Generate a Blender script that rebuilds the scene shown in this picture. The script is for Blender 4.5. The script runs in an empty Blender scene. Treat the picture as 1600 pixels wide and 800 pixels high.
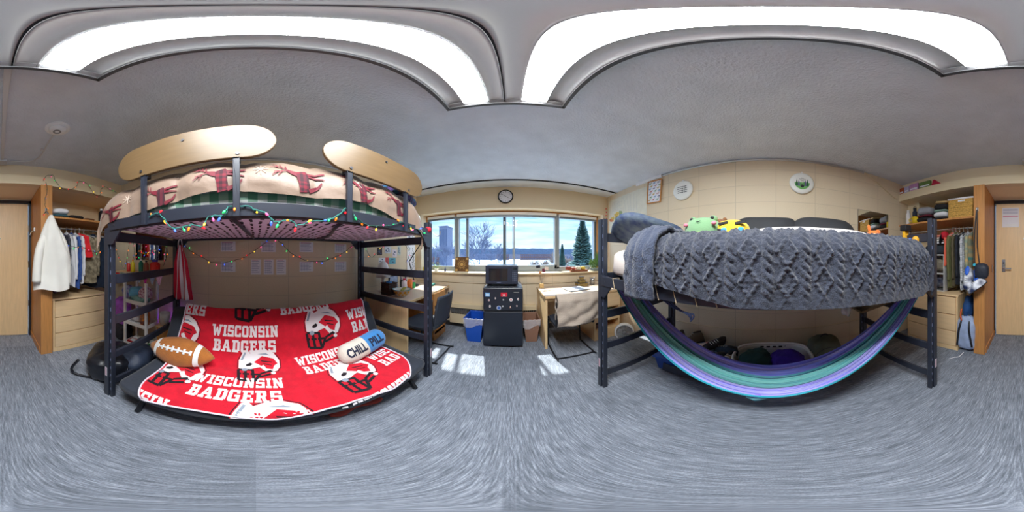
import bpy, bmesh, math, random
from mathutils import Vector, Matrix, noise
random.seed(7)
sc = bpy.context.scene
C = sc.collection
PI = math.pi
sin, cos, tan, atan2 = math.sin, math.cos, math.tan, math.atan2
EYE = 1.25            # camera height above the floor

# ------------------------------------------------------------------ camera
cd = bpy.data.cameras.new('camera')
cd.type = 'PANO'
try:
    cd.panorama_type = 'EQUIRECTANGULAR'
except Exception:
    pass
try:
    cd.cycles.panorama_type = 'EQUIRECTANGULAR'
except Exception:
    pass
cd.clip_start = 0.02
cd.clip_end = 2000
cam = bpy.data.objects.new('camera', cd)
C.objects.link(cam)
cam.location = (0, 0, EYE)
cam.rotation_euler = (PI/2, 0, 0)
sc.camera = cam

# ------------------------------------------------------------------ view, world, sun
vs = sc.view_settings
sc.display_settings.display_device = 'sRGB'
vs.view_transform = 'Standard'
vs.look = 'None'
vs.exposure = 0.50
vs.gamma = 1.0
vs.use_curve_mapping = False
try:
    cy = sc.cycles
    cy.max_bounces = 16; cy.diffuse_bounces = 10; cy.glossy_bounces = 4
    cy.transparent_max_bounces = 12; cy.transmission_bounces = 6
    cy.sample_clamp_indirect = 6.0
    cy.caustics_reflective = False; cy.caustics_refractive = False
except Exception:
    pass
LAMP = 56.0           # radiance of the ceiling fixture's diffusers
SKY = 1.35
SUN = 9.0

def lin(c):
    r = []
    for v in c[:3]:
        v = v/255.0
        r.append(v/12.92 if v <= 0.04045 else ((v+0.055)/1.055)**2.4)
    return (r[0], r[1], r[2], 1.0)

w = bpy.data.worlds.new('sky')
sc.world = w
w.use_nodes = True
nt = w.node_tree
nt.nodes.clear()
out = nt.nodes.new('ShaderNodeOutputWorld')
bg = nt.nodes.new('ShaderNodeBackground')
tc = nt.nodes.new('ShaderNodeTexCoord')
sx = nt.nodes.new('ShaderNodeSeparateXYZ')
rp = nt.nodes.new('ShaderNodeValToRGB')
rp.color_ramp.elements[0].position = 0.0
rp.color_ramp.elements[0].color = lin((196, 216, 236))
rp.color_ramp.elements[1].position = 0.6
rp.color_ramp.elements[1].color = (1.7, 2.3, 3.2, 1)
e = rp.color_ramp.elements.new(0.24); e.color = lin((140, 184, 234))
mp = nt.nodes.new('ShaderNodeMapping'); mp.inputs['Scale'].default_value = (3, 3, 22)
nz = nt.nodes.new('ShaderNodeTexNoise'); nz.inputs['Scale'].default_value = 1.6; nz.inputs['Detail'].default_value = 5
r2 = nt.nodes.new('ShaderNodeValToRGB')
r2.color_ramp.elements[0].position = 0.42; r2.color_ramp.elements[0].color = (0, 0, 0, 1)
r2.color_ramp.elements[1].position = 0.68; r2.color_ramp.elements[1].color = (.45, .45, .45, 1)
mx = nt.nodes.new('ShaderNodeMixRGB'); mx.inputs[2].default_value = lin((240, 244, 248))
L = nt.links.new
L(tc.outputs['Generated'], sx.inputs[0]); L(sx.outputs['Z'], rp.inputs[0])
L(tc.outputs['Generated'], mp.inputs[0]); L(mp.outputs[0], nz.inputs['Vector']); L(nz.outputs[0], r2.inputs[0])
L(r2.outputs[0], mx.inputs[0]); L(rp.outputs[0], mx.inputs[1]); L(mx.outputs[0], bg.inputs[0])
bg.inputs[1].default_value = SKY
L(bg.outputs[0], out.inputs[0])

sl = bpy.data.lights.new('sun', 'SUN')
sl.energy = SUN; sl.angle = 0.02; sl.color = (1, .93, .82)
so = bpy.data.objects.new('sun', sl); C.objects.link(so)
so.rotation_euler = Vector((-.16, .80, 1.02)).to_track_quat('Z', 'Y').to_euler()
so.location = (0, 8, 12)

# ------------------------------------------------------------------ measuring helpers (pixel of the photo -> ray)
def ray(px, py):
    a = math.radians((px-800)*0.225); e = math.radians((400-py)*0.225)
    return Vector((sin(a)*cos(e), cos(a)*cos(e), sin(e)))
def atx(px, py, x):
    d = ray(px, py); t = x/d.x; return Vector((x, d.y*t, EYE+d.z*t))
def aty(px, py, y):
    d = ray(px, py); t = y/d.y; return Vector((d.x*t, y, EYE+d.z*t))
def atz(px, py, z):
    d = ray(px, py); t = (z-EYE)/d.z; return Vector((d.x*t, d.y*t, z))
def V(*a): return Vector(a)
def nse(x, y, z=0.0, s=1.0): return noise.noise(Vector((x*s, y*s, z*s)))

# ------------------------------------------------------------------ materials
MATS = {}
def mat(name, rgb, rough=.6, metal=0., var=0., vs_=6., stretch=(1, 1, 1), bump=0., bs=40., bstretch=None,
        rgb2=None, spec=.5, emit=0., sheen=0., trans=0., alpha=1., detail=3.):
    if name in MATS: return MATS[name]
    m = bpy.data.materials.new(name); m.use_nodes = True
    n = m.node_tree; b = n.nodes['Principled BSDF']; l = n.links.new
    col = lin(rgb)
    b.inputs['Base Color'].default_value = col
    b.inputs['Roughness'].default_value = rough
    b.inputs['Metallic'].default_value = metal
    b.inputs['Specular IOR Level'].default_value = spec
    if sheen: b.inputs['Sheen Weight'].default_value = sheen
    if trans: b.inputs['Transmission Weight'].default_value = trans
    if alpha < 1: b.inputs['Alpha'].default_value = alpha
    if emit:
        b.inputs['Emission Color'].default_value = col; b.inputs['Emission Strength'].default_value = emit
    t = n.nodes.new('ShaderNodeTexCoord')
    if var or rgb2:
        mpn = n.nodes.new('ShaderNodeMapping'); mpn.inputs['Scale'].default_value = stretch
        z = n.nodes.new('ShaderNodeTexNoise'); z.inputs['Scale'].default_value = vs_; z.inputs['Detail'].default_value = detail
        cr = n.nodes.new('ShaderNodeValToRGB')
        cr.color_ramp.elements[0].position = .3; cr.color_ramp.elements[1].position = .7
        if rgb2: c0, c1 = col, lin(rgb2)
        else:
            c0 = tuple(c*(1-var) for c in col[:3])+(1,); c1 = tuple(min(1, c*(1+var)) for c in col[:3])+(1,)
        cr.color_ramp.elements[0].color = c0; cr.color_ramp.elements[1].color = c1
        l(t.outputs['Object'], mpn.inputs[0]); l(mpn.outputs[0], z.inputs['Vector']); l(z.outputs[0], cr.inputs[0]); l(cr.outputs[0], b.inputs['Base Color'])
    if bump:
        mb_ = n.nodes.new('ShaderNodeMapping'); mb_.inputs['Scale'].default_value = bstretch or stretch
        z2 = n.nodes.new('ShaderNodeTexNoise'); z2.inputs['Scale'].default_value = bs; z2.inputs['Detail'].default_value = 4
        bn = n.nodes.new('ShaderNodeBump'); bn.inputs['Strength'].default_value = bump; bn.inputs['Distance'].default_value = .01
        l(t.outputs['Object'], mb_.inputs[0]); l(mb_.outputs[0], z2.inputs['Vector']); l(z2.outputs[0], bn.inputs['Height']); l(bn.outputs[0], b.inputs['Normal'])
    MATS[name] = m
    return m

def uvramp(name, stops, axis=1, rough=.7, bump=.3, bs=60, streak=(2, 60, 1), smooth=False, amt=.25):
    """stripes of cloth: a colour ramp along one UV axis, with fine thread noise"""
    m = bpy.data.materials.new(name); m.use_nodes = True
    n = m.node_tree; b = n.nodes['Principled BSDF']; l = n.links.new
    u = n.nodes.new('ShaderNodeUVMap'); s = n.nodes.new('ShaderNodeSeparateXYZ')
    cr = n.nodes.new('ShaderNodeValToRGB'); r = cr.color_ramp
    r.interpolation = 'LINEAR' if smooth else 'CONSTANT'
    while len(r.elements) > 1: r.elements.remove(r.elements[-1])
    r.elements[0].position = stops[0][0]; r.elements[0].color = lin(stops[0][1])
    for p, c in stops[1:]:
        e = r.elements.new(p); e.color = lin(c)
    mpn = n.nodes.new('ShaderNodeMapping'); mpn.inputs['Scale'].default_value = streak
    z = n.nodes.new('ShaderNodeTexNoise'); z.inputs['Scale'].default_value = 1.0; z.inputs['Detail'].default_value = 4
    mxn = n.nodes.new('ShaderNodeMixRGB'); mxn.blend_type = 'OVERLAY'; mxn.inputs[0].default_value = amt*2
    l(u.outputs[0], s.inputs[0]); l(s.outputs['Y' if axis else 'X'], cr.inputs[0])
    l(u.outputs[0], mpn.inputs[0]); l(mpn.outputs[0], z.inputs['Vector'])
    l(cr.outputs[0], mxn.inputs[1]); l(z.outputs[0], mxn.inputs[2]); l(mxn.outputs[0], b.inputs['Base Color'])
    b.inputs['Roughness'].default_value = rough
    bn = n.nodes.new('ShaderNodeBump'); bn.inputs['Strength'].default_value = bump; bn.inputs['Distance'].default_value = .01
    l(z.outputs[0], bn.inputs['Height']); l(bn.outputs[0], b.inputs['Normal'])
    MATS[name] = m
    return m

def checker(name, c1, c2, size, rough=.8, c3=None):
    """gingham / plaid in object space"""
    m = bpy.data.materials.new(name); m.use_nodes = True
    n = m.node_tree; b = n.nodes['Principled BSDF']; l = n.links.new
    t = n.nodes.new('ShaderNodeTexCoord'); s = n.nodes.new('ShaderNodeSeparateXYZ'); l(t.outputs['Object'], s.inputs[0])
    def band(ax):
        d = n.nodes.new('ShaderNodeMath'); d.operation = 'DIVIDE'; d.inputs[1].default_value = size*2; l(s.outputs[ax], d.inputs[0])
        f = n.nodes.new('ShaderNodeMath'); f.operation = 'FRACT'; l(d.outputs[0], f.inputs[0])
        g = n.nodes.new('ShaderNodeMath'); g.operation = 'GREATER_THAN'; g.inputs[1].default_value = .5; l(f.outputs[0], g.inputs[0])
        return g
    a = band('X'); q = band('Y'); z = band('Z')
    ad = n.nodes.new('ShaderNodeMath'); ad.operation = 'MAXIMUM'; l(a.outputs[0], ad.inputs[0]); l(z.outputs[0], ad.inputs[1])
    av = n.nodes.new('ShaderNodeMath'); av.operation = 'ADD'; l(ad.outputs[0], av.inputs[0]); l(q.outputs[0], av.inputs[1])
    hf = n.nodes.new('ShaderNodeMath'); hf.operation = 'MULTIPLY'; hf.inputs[1].default_value = .5; l(av.outputs[0], hf.inputs[0])
    cr = n.nodes.new('ShaderNodeValToRGB'); cr.color_ramp.elements[0].color = lin(c1); cr.color_ramp.elements[1].color = lin(c2)
    if c3:
        e = cr.color_ramp.elements.new(.5); e.color = lin(c3)
    l(hf.outputs[0], cr.inputs[0]); l(cr.outputs[0], b.inputs['Base Color'])
    b.inputs['Roughness'].default_value = rough
    MATS[name] = m
    return m

# ------------------------------------------------------------------ mesh builder
class MB:
    def __init__(s): s.v = []; s.f = []; s.m = []; s.uv = {}; s.mi = 0
    def mt(s, i): s.mi = i; return s
    def add(s, vs_, fs):
        o = len(s.v); s.v += [tuple(v) for v in vs_]
        for f in fs:
            s.f.append(tuple(o+i for i in f)); s.m.append(s.mi)
        return o
    def box(s, x0, x1, y0, y1, z0, z1):
        if x0 > x1: x0, x1 = x1, x0
        if y0 > y1: y0, y1 = y1, y0
        if z0 > z1: z0, z1 = z1, z0
        s.add([(x0, y0, z0), (x1, y0, z0), (x1, y1, z0), (x0, y1, z0), (x0, y0, z1), (x1, y0, z1), (x1, y1, z1), (x0, y1, z1)],
              [(0, 3, 2, 1), (4, 5, 6, 7), (0, 1, 5, 4), (1, 2, 6, 5), (2, 3, 7, 6), (3, 0, 4, 7)]); return s
    def obox(s, c, sz, R=None):
        R = R or Matrix.Identity(3); c = Vector(c)
        p = [c+R @ Vector((a*sz[0]/2, b*sz[1]/2, d*sz[2]/2)) for d in (-1, 1) for a, b in ((-1, -1), (1, -1), (1, 1), (-1, 1))]
        s.add(p, [(0, 3, 2, 1), (4, 5, 6, 7), (0, 1, 5, 4), (1, 2, 6, 5), (2, 3, 7, 6), (3, 0, 4, 7)]); return s
    def bar(s, p, q, w, h, up=(0, 0, 1)):
        p, q = Vector(p), Vector(q); d = (q-p); ln = d.length; d.normalize(); up = Vector(up)
        a = d.cross(up)
        if a.length < 1e-4: a = d.cross(Vector((1, 0, 0)))
        a.normalize(); b = a.cross(d)
        R = Matrix((a, d, b)).transposed()
        return s.obox((p+q)/2, (w, ln, h), R)
    def tube(s, pts, r, n=8, cap=True, closed=False):
        pts = [Vector(p) for p in pts]; N = len(pts); rs = r if isinstance(r, (list, tuple)) else [r]*N
        prev = None; o = len(s.v); vs_ = []
        for i, p in enumerate(pts):
            a = pts[(i-1) % N] if closed else pts[max(0, i-1)]; b = pts[(i+1) % N] if closed else pts[min(N-1, i+1)]
            d = (b-a)
            if d.length < 1e-7: d = Vector((0, 0, 1))
            d.normalize()
            if prev is None: u = d.orthogonal().normalized()
            else:
                u = prev-d*prev.dot(d)
                u = u.normalized() if u.length > 1e-6 else d.orthogonal().normalized()
            prev = u; w_ = d.cross(u)
            for k in range(n):
                t = 2*PI*k/n; vs_.append(p+(u*cos(t)+w_*sin(t))*rs[i])
        fs = []
        for i in range(N if closed else N-1):
            for k in range(n):
                j = (i+1) % N
                fs.append((i*n+k, i*n+(k+1) % n, j*n+(k+1) % n, j*n+k))
        if cap and not closed:
            fs.append(tuple(range(n-1, -1, -1))); fs.append(tuple((N-1)*n+k for k in range(n)))
        s.add(vs_, fs); return s
    def lathe(s, prof, c=(0, 0, 0), R=None, n=24, sx=1, sy=1, cap=True):
        R = R or Matrix.Identity(3); c = Vector(c); vs_ = []; fs = []; N = len(prof)
        for r, z in prof:
            for k in range(n):
                t = 2*PI*k/n; vs_.append(c+R @ Vector((r*cos(t)*sx, r*sin(t)*sy, z)))
        for i in range(N-1):
            for k in range(n):
                fs.append((i*n+k, i*n+(k+1) % n, (i+1)*n+(k+1) % n, (i+1)*n+k))
        if cap and prof[0][0] > 1e-6: fs.append(tuple(range(n-1, -1, -1)))
        if cap and prof[-1][0] > 1e-6 and not any(q[0] < 1e-6 and abs(q[1]-prof[-1][1]) < 1e-5 for q in prof): fs.append(tuple((N-1)*n+k for k in range(n)))
        s.add(vs_, fs); return s
    def prism(s, poly, O, ex, ey, d):
        """poly in the plane (ex, ey) through O, pushed by vector d"""
        O, ex, ey, d = Vector(O), Vector(ex), Vector(ey), Vector(d); n = len(poly)
        a = [O+ex*p[0]+ey*p[1] for p in poly]; b = [p+d for p in a]
        s.add(a+b, [tuple(range(n-1, -1, -1)), tuple(range(n, 2*n))]+[(i, (i+1) % n, n+(i+1) % n, n+i) for i in range(n)]); return s
    def grid(s, fn, nu, nv, cu=False, cv=False):
        vs_ = []; uvs = []
        NU = nu if cu else nu+1; NV = nv if cv else nv+1
        for i in range(NU):
            for j in range(NV):
                vs_.append(fn(i/nu, j/nv))
        o = len(s.v); s.v += [tuple(p) for p in vs_]
        for i in range(nu):
            for j in range(nv):
                a = i*NV+j; b = ((i+1) % NU)*NV+j; c = ((i+1) % NU)*NV+(j+1) % NV; d = i*NV+(j+1) % NV
                s.uv[len(s.f)] = ((i/nu, j/nv), ((i+1)/nu, j/nv), ((i+1)/nu, (j+1)/nv), (i/nu, (j+1)/nv))
                s.f.append((o+a, o+b, o+c, o+d)); s.m.append(s.mi)
        return s
    def ell(s, c, r, R=None, e=(1, 1), nu=24, nv=14, disp=None):
        R = R or Matrix.Identity(3); c = Vector(c)
        def p_(x, k): return math.copysign(abs(x)**k, x)
        def fn(u, v):
            t = 2*PI*u; f = -PI/2+PI*v
            q = Vector((r[0]*p_(cos(f), e[1])*p_(cos(t), e[0]), r[1]*p_(cos(f), e[1])*p_(sin(t), e[0]), r[2]*p_(sin(f), e[1])))
            if disp: q = q*(1+disp(q))
            return c+R @ q
        return s.grid(fn, nu, nv, cu=True)
    def flat(s, vs2, fs, fn):
        s.add([fn(p[0], p[1]) for p in vs2], fs); return s

def rotz(a): return Matrix.Rotation(a, 3, 'Z')
def rot(ax, a): return Matrix.Rotation(a, 3, ax)

def obj(name, mb, mats, parent=None, smooth=False, bevel=0., solid=0., sub=0, world=False, label=None, cat=None, group=None, kind=None, so_=-1, flipn=False):
    me = bpy.data.meshes.new(name)
    vs_ = mb.v
    xs = [v[0] for v in vs_]; ys = [v[1] for v in vs_]; zs = [v[2] for v in vs_]
    o = Vector((0, 0, 0)) if world else Vector(((min(xs)+max(xs))/2, (min(ys)+max(ys))/2, min(zs)))
    me.from_pydata([(v[0]-o.x, v[1]-o.y, v[2]-o.z) for v in vs_], [], mb.f)
    if not isinstance(mats, (list, tuple)): mats = [mats]
    for m in mats: me.materials.append(m)
    me.polygons.foreach_set('material_index', mb.m)
    if smooth: me.polygons.foreach_set('use_smooth', [True]*len(mb.f))
    if mb.uv:
        ul = me.uv_layers.new(name='UVMap')
        for fi, uvs in mb.uv.items():
            ls = me.polygons[fi].loop_start
            for k, q in enumerate(uvs): ul.data[ls+k].uv = q
    me.update()
    bm = bmesh.new(); bm.from_mesh(me)
    bmesh.ops.remove_doubles(bm, verts=bm.verts, dist=1e-6)
    if not mb.uv: bmesh.ops.recalc_face_normals(bm, faces=bm.faces)
    bm.to_mesh(me); bm.free()
    ob = bpy.data.objects.new(name, me); C.objects.link(ob)
    if parent is not None:
        pw = Vector(parent.get('_w', (0, 0, 0)))
        ob.parent = parent; ob.location = o-pw
    else: ob.location = o
    ob['_w'] = tuple(o)
    if solid:
        md = ob.modifiers.new('thickness', 'SOLIDIFY'); md.thickness = solid; md.offset = so_
    if bevel:
        md = ob.modifiers.new('bevel', 'BEVEL'); md.width = bevel; md.segments = 2; md.limit_method = 'ANGLE'; md.angle_limit = .6
    if sub:
        md = ob.modifiers.new('sub', 'SUBSURF'); md.levels = sub; md.render_levels = sub
    if label: ob['label'] = label
    if cat: ob['category'] = cat
    if group: ob['group'] = group
    if kind: ob['kind'] = kind
    return ob

def thing(name, label, cat, loc, group=None):
    o = bpy.data.objects.new(name, None); C.objects.link(o); o.location = loc; o['_w'] = tuple(loc)
    o.empty_display_size = .05
    o['label'] = label; o['category'] = cat
    if group: o['group'] = group
    return o
def struct(name, mb, mats, **k):
    return obj(name, mb, mats, kind='structure', world=True, **k)
def copytree(o, loc, label=None, group=None, rz=0.):
    r = o.copy(); C.objects.link(r); r.location = loc; r.rotation_euler = (0, 0, rz)
    if label: r['label'] = label
    if group: r['group'] = group
    for ch in list(o.children):
        c = ch.copy(); C.objects.link(c); c.parent = r
        for g in ch.children:
            d = g.copy(); C.objects.link(d); d.parent = c
    return r

# ---- flat artwork: tessellate 2D polygons finely so they follow a curved surface
def tess(polys, maxlen=.03, clip=None):
    bm = bmesh.new()
    for p in polys:
        vs_ = [bm.verts.new((q[0], q[1], 0)) for q in p]
        try: bm.faces.new(vs_)
        except Exception: pass
    bmesh.ops.triangulate(bm, faces=bm.faces)
    if clip:
        for axis, val, sgn in clip:
            co = (val, 0, 0) if axis == 0 else (0, val, 0); no = (sgn, 0, 0) if axis == 0 else (0, sgn, 0)
            g = list(bm.verts)+list(bm.edges)+list(bm.faces)
            bmesh.ops.bisect_plane(bm, geom=g, plane_co=co, plane_no=no, clear_outer=True)
    for _ in range(5):
        es = [e for e in bm.edges if e.calc_length() > maxlen]
        if not es: break
        bmesh.ops.subdivide_edges(bm, edges=es, cuts=1)
        bmesh.ops.triangulate(bm, faces=bm.faces)
    bm.verts.index_update()
    vs_ = [(v.co.x, v.co.y) for v in bm.verts]; fs = [tuple(v.index for v in f.verts) for f in bm.faces]
    bm.free()
    return vs_, fs
def Rr(a, b, c, d): return [(a, b), (c, b), (c, d), (a, d)]
GL = {
 'I': (3, [Rr(.65, 0, 2.35, 7), Rr(0, 0, 3, 1.4), Rr(0, 5.6, 3, 7)]),
 'W': (8.4, [[(.4, 7), (2.1, 7), (3.4, 0), (2.0, 0)], [(2.0, 0), (3.4, 0), (4.7, 5.6), (3.7, 5.6)], [(3.7, 5.6), (4.7, 5.6), (6.4, 0), (5.0, 0)], [(5.0, 0), (6.4, 0), (8.0, 7), (6.3, 7)], Rr(-.1, 5.8, 2.7, 7), Rr(5.7, 5.8, 8.5, 7)]),
 'S': (5, [Rr(0, 5.6, 5, 7), Rr(0, 3.2, 1.7, 7), Rr(0, 2.9, 5, 4.2), Rr(3.3, 0, 5, 4.2), Rr(0, 0, 5, 1.4), Rr(3.7, 4.8, 5, 7), Rr(0, 0, 1.3, 2.2)]),
 'C': (5, [[(0, .7), (.7, 0), (1.7, 0), (1.7, 7), (.7, 7), (0, 6.3)], Rr(.7, 5.6, 5, 7), Rr(.7, 0, 5, 1.4), Rr(3.5, 4.5, 5, 7), Rr(3.5, 0, 5, 2.4)]),
 'O': (5.2, [[(0, .8), (.8, 0), (1.7, 0), (1.7, 7), (.8, 7), (0, 6.2)], [(5.2, .8), (4.4, 0), (3.5, 0), (3.5, 7), (4.4, 7), (5.2, 6.2)], Rr(.8, 5.6, 4.4, 7), Rr(.8, 0, 4.4, 1.4)]),
 'N': (6.2, [Rr(.5, 0, 2.1, 7), Rr(4.1, 0, 5.7, 7), [(.5, 7), (2.3, 7), (5.7, 0), (3.9, 0)], Rr(0, 0, 2.6, 1.2), Rr(0, 5.8, 1.8, 7), Rr(3.6, 5.8, 6.2, 7)]),
 'B': (5.1, [Rr(.6, 0, 2.3, 7), Rr(0, 5.6, 4.5, 7), Rr(0, 0, 4.5, 1.4), Rr(1, 2.9, 4.5, 4.2), Rr(3.4, .6, 5.1, 3.2), Rr(3.3, 3.8, 4.9, 6.4)]),
 'A': (6.2, [[(2.2, 7), (3.5, 7), (2.0, .5), (.5, .5)], [(2.7, 7), (4.0, 7), (5.7, .5), (4.1, .5)], Rr(1.6, 2.0, 4.5, 3.2), Rr(-.1, 0, 2.6, 1.2), Rr(3.5, 0, 6.3, 1.2)]),
 'D': (5.1, [Rr(.6, 0, 2.3, 7), Rr(0, 5.6, 4.3, 7), Rr(0, 0, 4.3, 1.4), Rr(3.4, .8, 5.1, 6.2)]),
 'G': (5.1, [[(0, .7), (.7, 0), (1.7, 0), (1.7, 7), (.7, 7), (0, 6.3)], Rr(.7, 5.6, 5, 7), Rr(.7, 0, 5, 1.4), Rr(3.5, 4.7, 5, 7), Rr(3.5, 0, 5, 3.7), Rr(2.7, 2.6, 5.2, 3.8)]),
 'E': (5, [Rr(.6, 0, 2.3, 7), Rr(0, 5.6, 5, 7), Rr(0, 0, 5, 1.4), Rr(.6, 2.9, 4.1, 4.1), Rr(3.8, 4.5, 5, 7), Rr(3.8, 0, 5, 2.5)]),
 'R': (5.9, [Rr(.6, 0, 2.3, 7), Rr(0, 5.6, 4.6, 7), Rr(1, 2.9, 4.5, 4.2), Rr(3.3, 3.8, 4.9, 6.6), [(2.5, 3.4), (4.2, 3.4), (5.5, 0), (3.8, 0)], Rr(0, 0, 2.9, 1.2), Rr(3.7, 0, 6, 1.2)]),
}
def block_text(s):
    """slab letters, height 7 units, returns polygons and total width"""
    x = 0; ps = []
    for ch in s:
        wd, pl = GL[ch]
        ps += [[(a+x, b) for a, b in p] for p in pl]; x += wd+.75
    return ps, x-.75
_tc = {}
def font_text(s, bold=0.):
    """default font as flat mesh: verts2d, faces, width (height 1 em)"""
    k = (s, bold)
    if k in _tc: return _tc[k]
    cu = bpy.data.curves.new('t', 'FONT'); cu.body = s; cu.size = 1; cu.offset = bold; cu.resolution_u = 3
    o = bpy.data.objects.new('t', cu); C.objects.link(o)
    dg = bpy.context.evaluated_depsgraph_get(); dg.update()
    me = o.evaluated_get(dg).to_mesh()
    vs_ = [(v.co.x, v.co.y) for v in me.vertices]; fs = [tuple(p.vertices) for p in me.polygons]
    o.evaluated_get(dg).to_mesh_clear()
    bpy.data.objects.remove(o); bpy.data.curves.remove(cu)
    wd = max((v[0] for v in vs_), default=1)
    _tc[k] = (vs_, fs, wd)
    return _tc[k]
def plaque(mb, s, O, ex, ey, size, bold=0., center=True):
    """write s at O along ex, up ey; size = cap height"""
    vs_, fs, wd = font_text(s, bold); k = size/.7; O, ex, ey = Vector(O), Vector(ex), Vector(ey)
    ox = wd*k/2 if center else 0
    mb.flat(vs_, fs, lambda a, b: O+ex*(a*k-ox)+ey*(b*k))
def circ(cx, cy_, r, n=20, sx=1, sy=1): return [(cx+r*sx*cos(2*PI*i/n), cy_+r*sy*sin(2*PI*i/n)) for i in range(n)]
def smoothpts(pts, k=6):
    """Catmull-Rom through points"""
    P = [Vector(p) for p in pts]; r = []
    for i in range(len(P)-1):
        a = P[max(0, i-1)]; b = P[i]; c = P[i+1]; d = P[min(len(P)-1, i+2)]
        for j in range(k):
            t = j/k
            r.append(.5*((2*b)+(c-a)*t+(2*a-5*b+4*c-d)*t*t+(3*b-a-3*c+d)*t**3))
    r.append(P[-1]); return r

# ================================================================== MATERIALS IN USE
def wallmat(name, rgb, axis):
    m = bpy.data.materials.new(name); m.use_nodes = True
    n = m.node_tree; b = n.nodes['Principled BSDF']; l = n.links.new
    t = n.nodes.new('ShaderNodeTexCoord'); s = n.nodes.new('ShaderNodeSeparateXYZ'); cb = n.nodes.new('ShaderNodeCombineXYZ')
    l(t.outputs['Object'], s.inputs[0]); l(s.outputs[axis], cb.inputs[0]); l(s.outputs['Z'], cb.inputs[1])
    mpn = n.nodes.new('ShaderNodeMapping'); mpn.inputs['Location'].default_value = (.084 if axis == 'Y' else .2, 0, 0)
    l(cb.outputs[0], mpn.inputs[0])
    br = n.nodes.new('ShaderNodeTexBrick'); br.offset = 0; br.squash = 1
    br.inputs['Scale'].default_value = 1; br.inputs['Brick Width'].default_value = .43; br.inputs['Row Height'].default_value = .205
    br.inputs['Mortar Size'].default_value = .0035; br.inputs['Mortar Smooth'].default_value = .35
    c = lin(rgb)
    br.inputs['Color1'].default_value = c; br.inputs['Color2'].default_value = tuple(x*.965 for x in c[:3])+(1,)
    br.inputs['Mortar'].default_value = tuple(x*.80 for x in c[:3])+(1,)
    l(mpn.outputs[0], br.inputs['Vector'])
    z = n.nodes.new('ShaderNodeTexNoise'); z.inputs['Scale'].default_value = 90; z.inputs['Detail'].default_value = 3; l(t.outputs['Object'], z.inputs['Vector'])
    iv = n.nodes.new('ShaderNodeMath'); iv.operation = 'MULTIPLY_ADD'; iv.inputs[1].default_value = -1.2
    l(br.outputs['Fac'], iv.inputs[0]); l(z.outputs[0], iv.inputs[2])
    bn = n.nodes.new('ShaderNodeBump'); bn.inputs['Strength'].default_value = .35; bn.inputs['Distance'].default_value = .006
    l(iv.outputs[0], bn.inputs['Height']); l(bn.outputs[0], b.inputs['Normal'])
    l(br.outputs['Color'], b.inputs['Base Color']); b.inputs['Roughness'].default_value = .55
    return m
WALLRGB = (227, 210, 181)
m_wy = wallmat('painted block wall running lengthwise', WALLRGB, 'Y')
m_wx = wallmat('painted block wall running across', WALLRGB, 'X')
m_plain = mat('beige painted plaster', (236, 217, 182), .6, var=.02, vs_=3)
m_cream = mat('cream painted trim', (226, 208, 172), .5)
m_ceil = mat('stucco ceiling paint', (216, 222, 230), .9, var=.06, vs_=5, bump=.9, bs=75)
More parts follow.
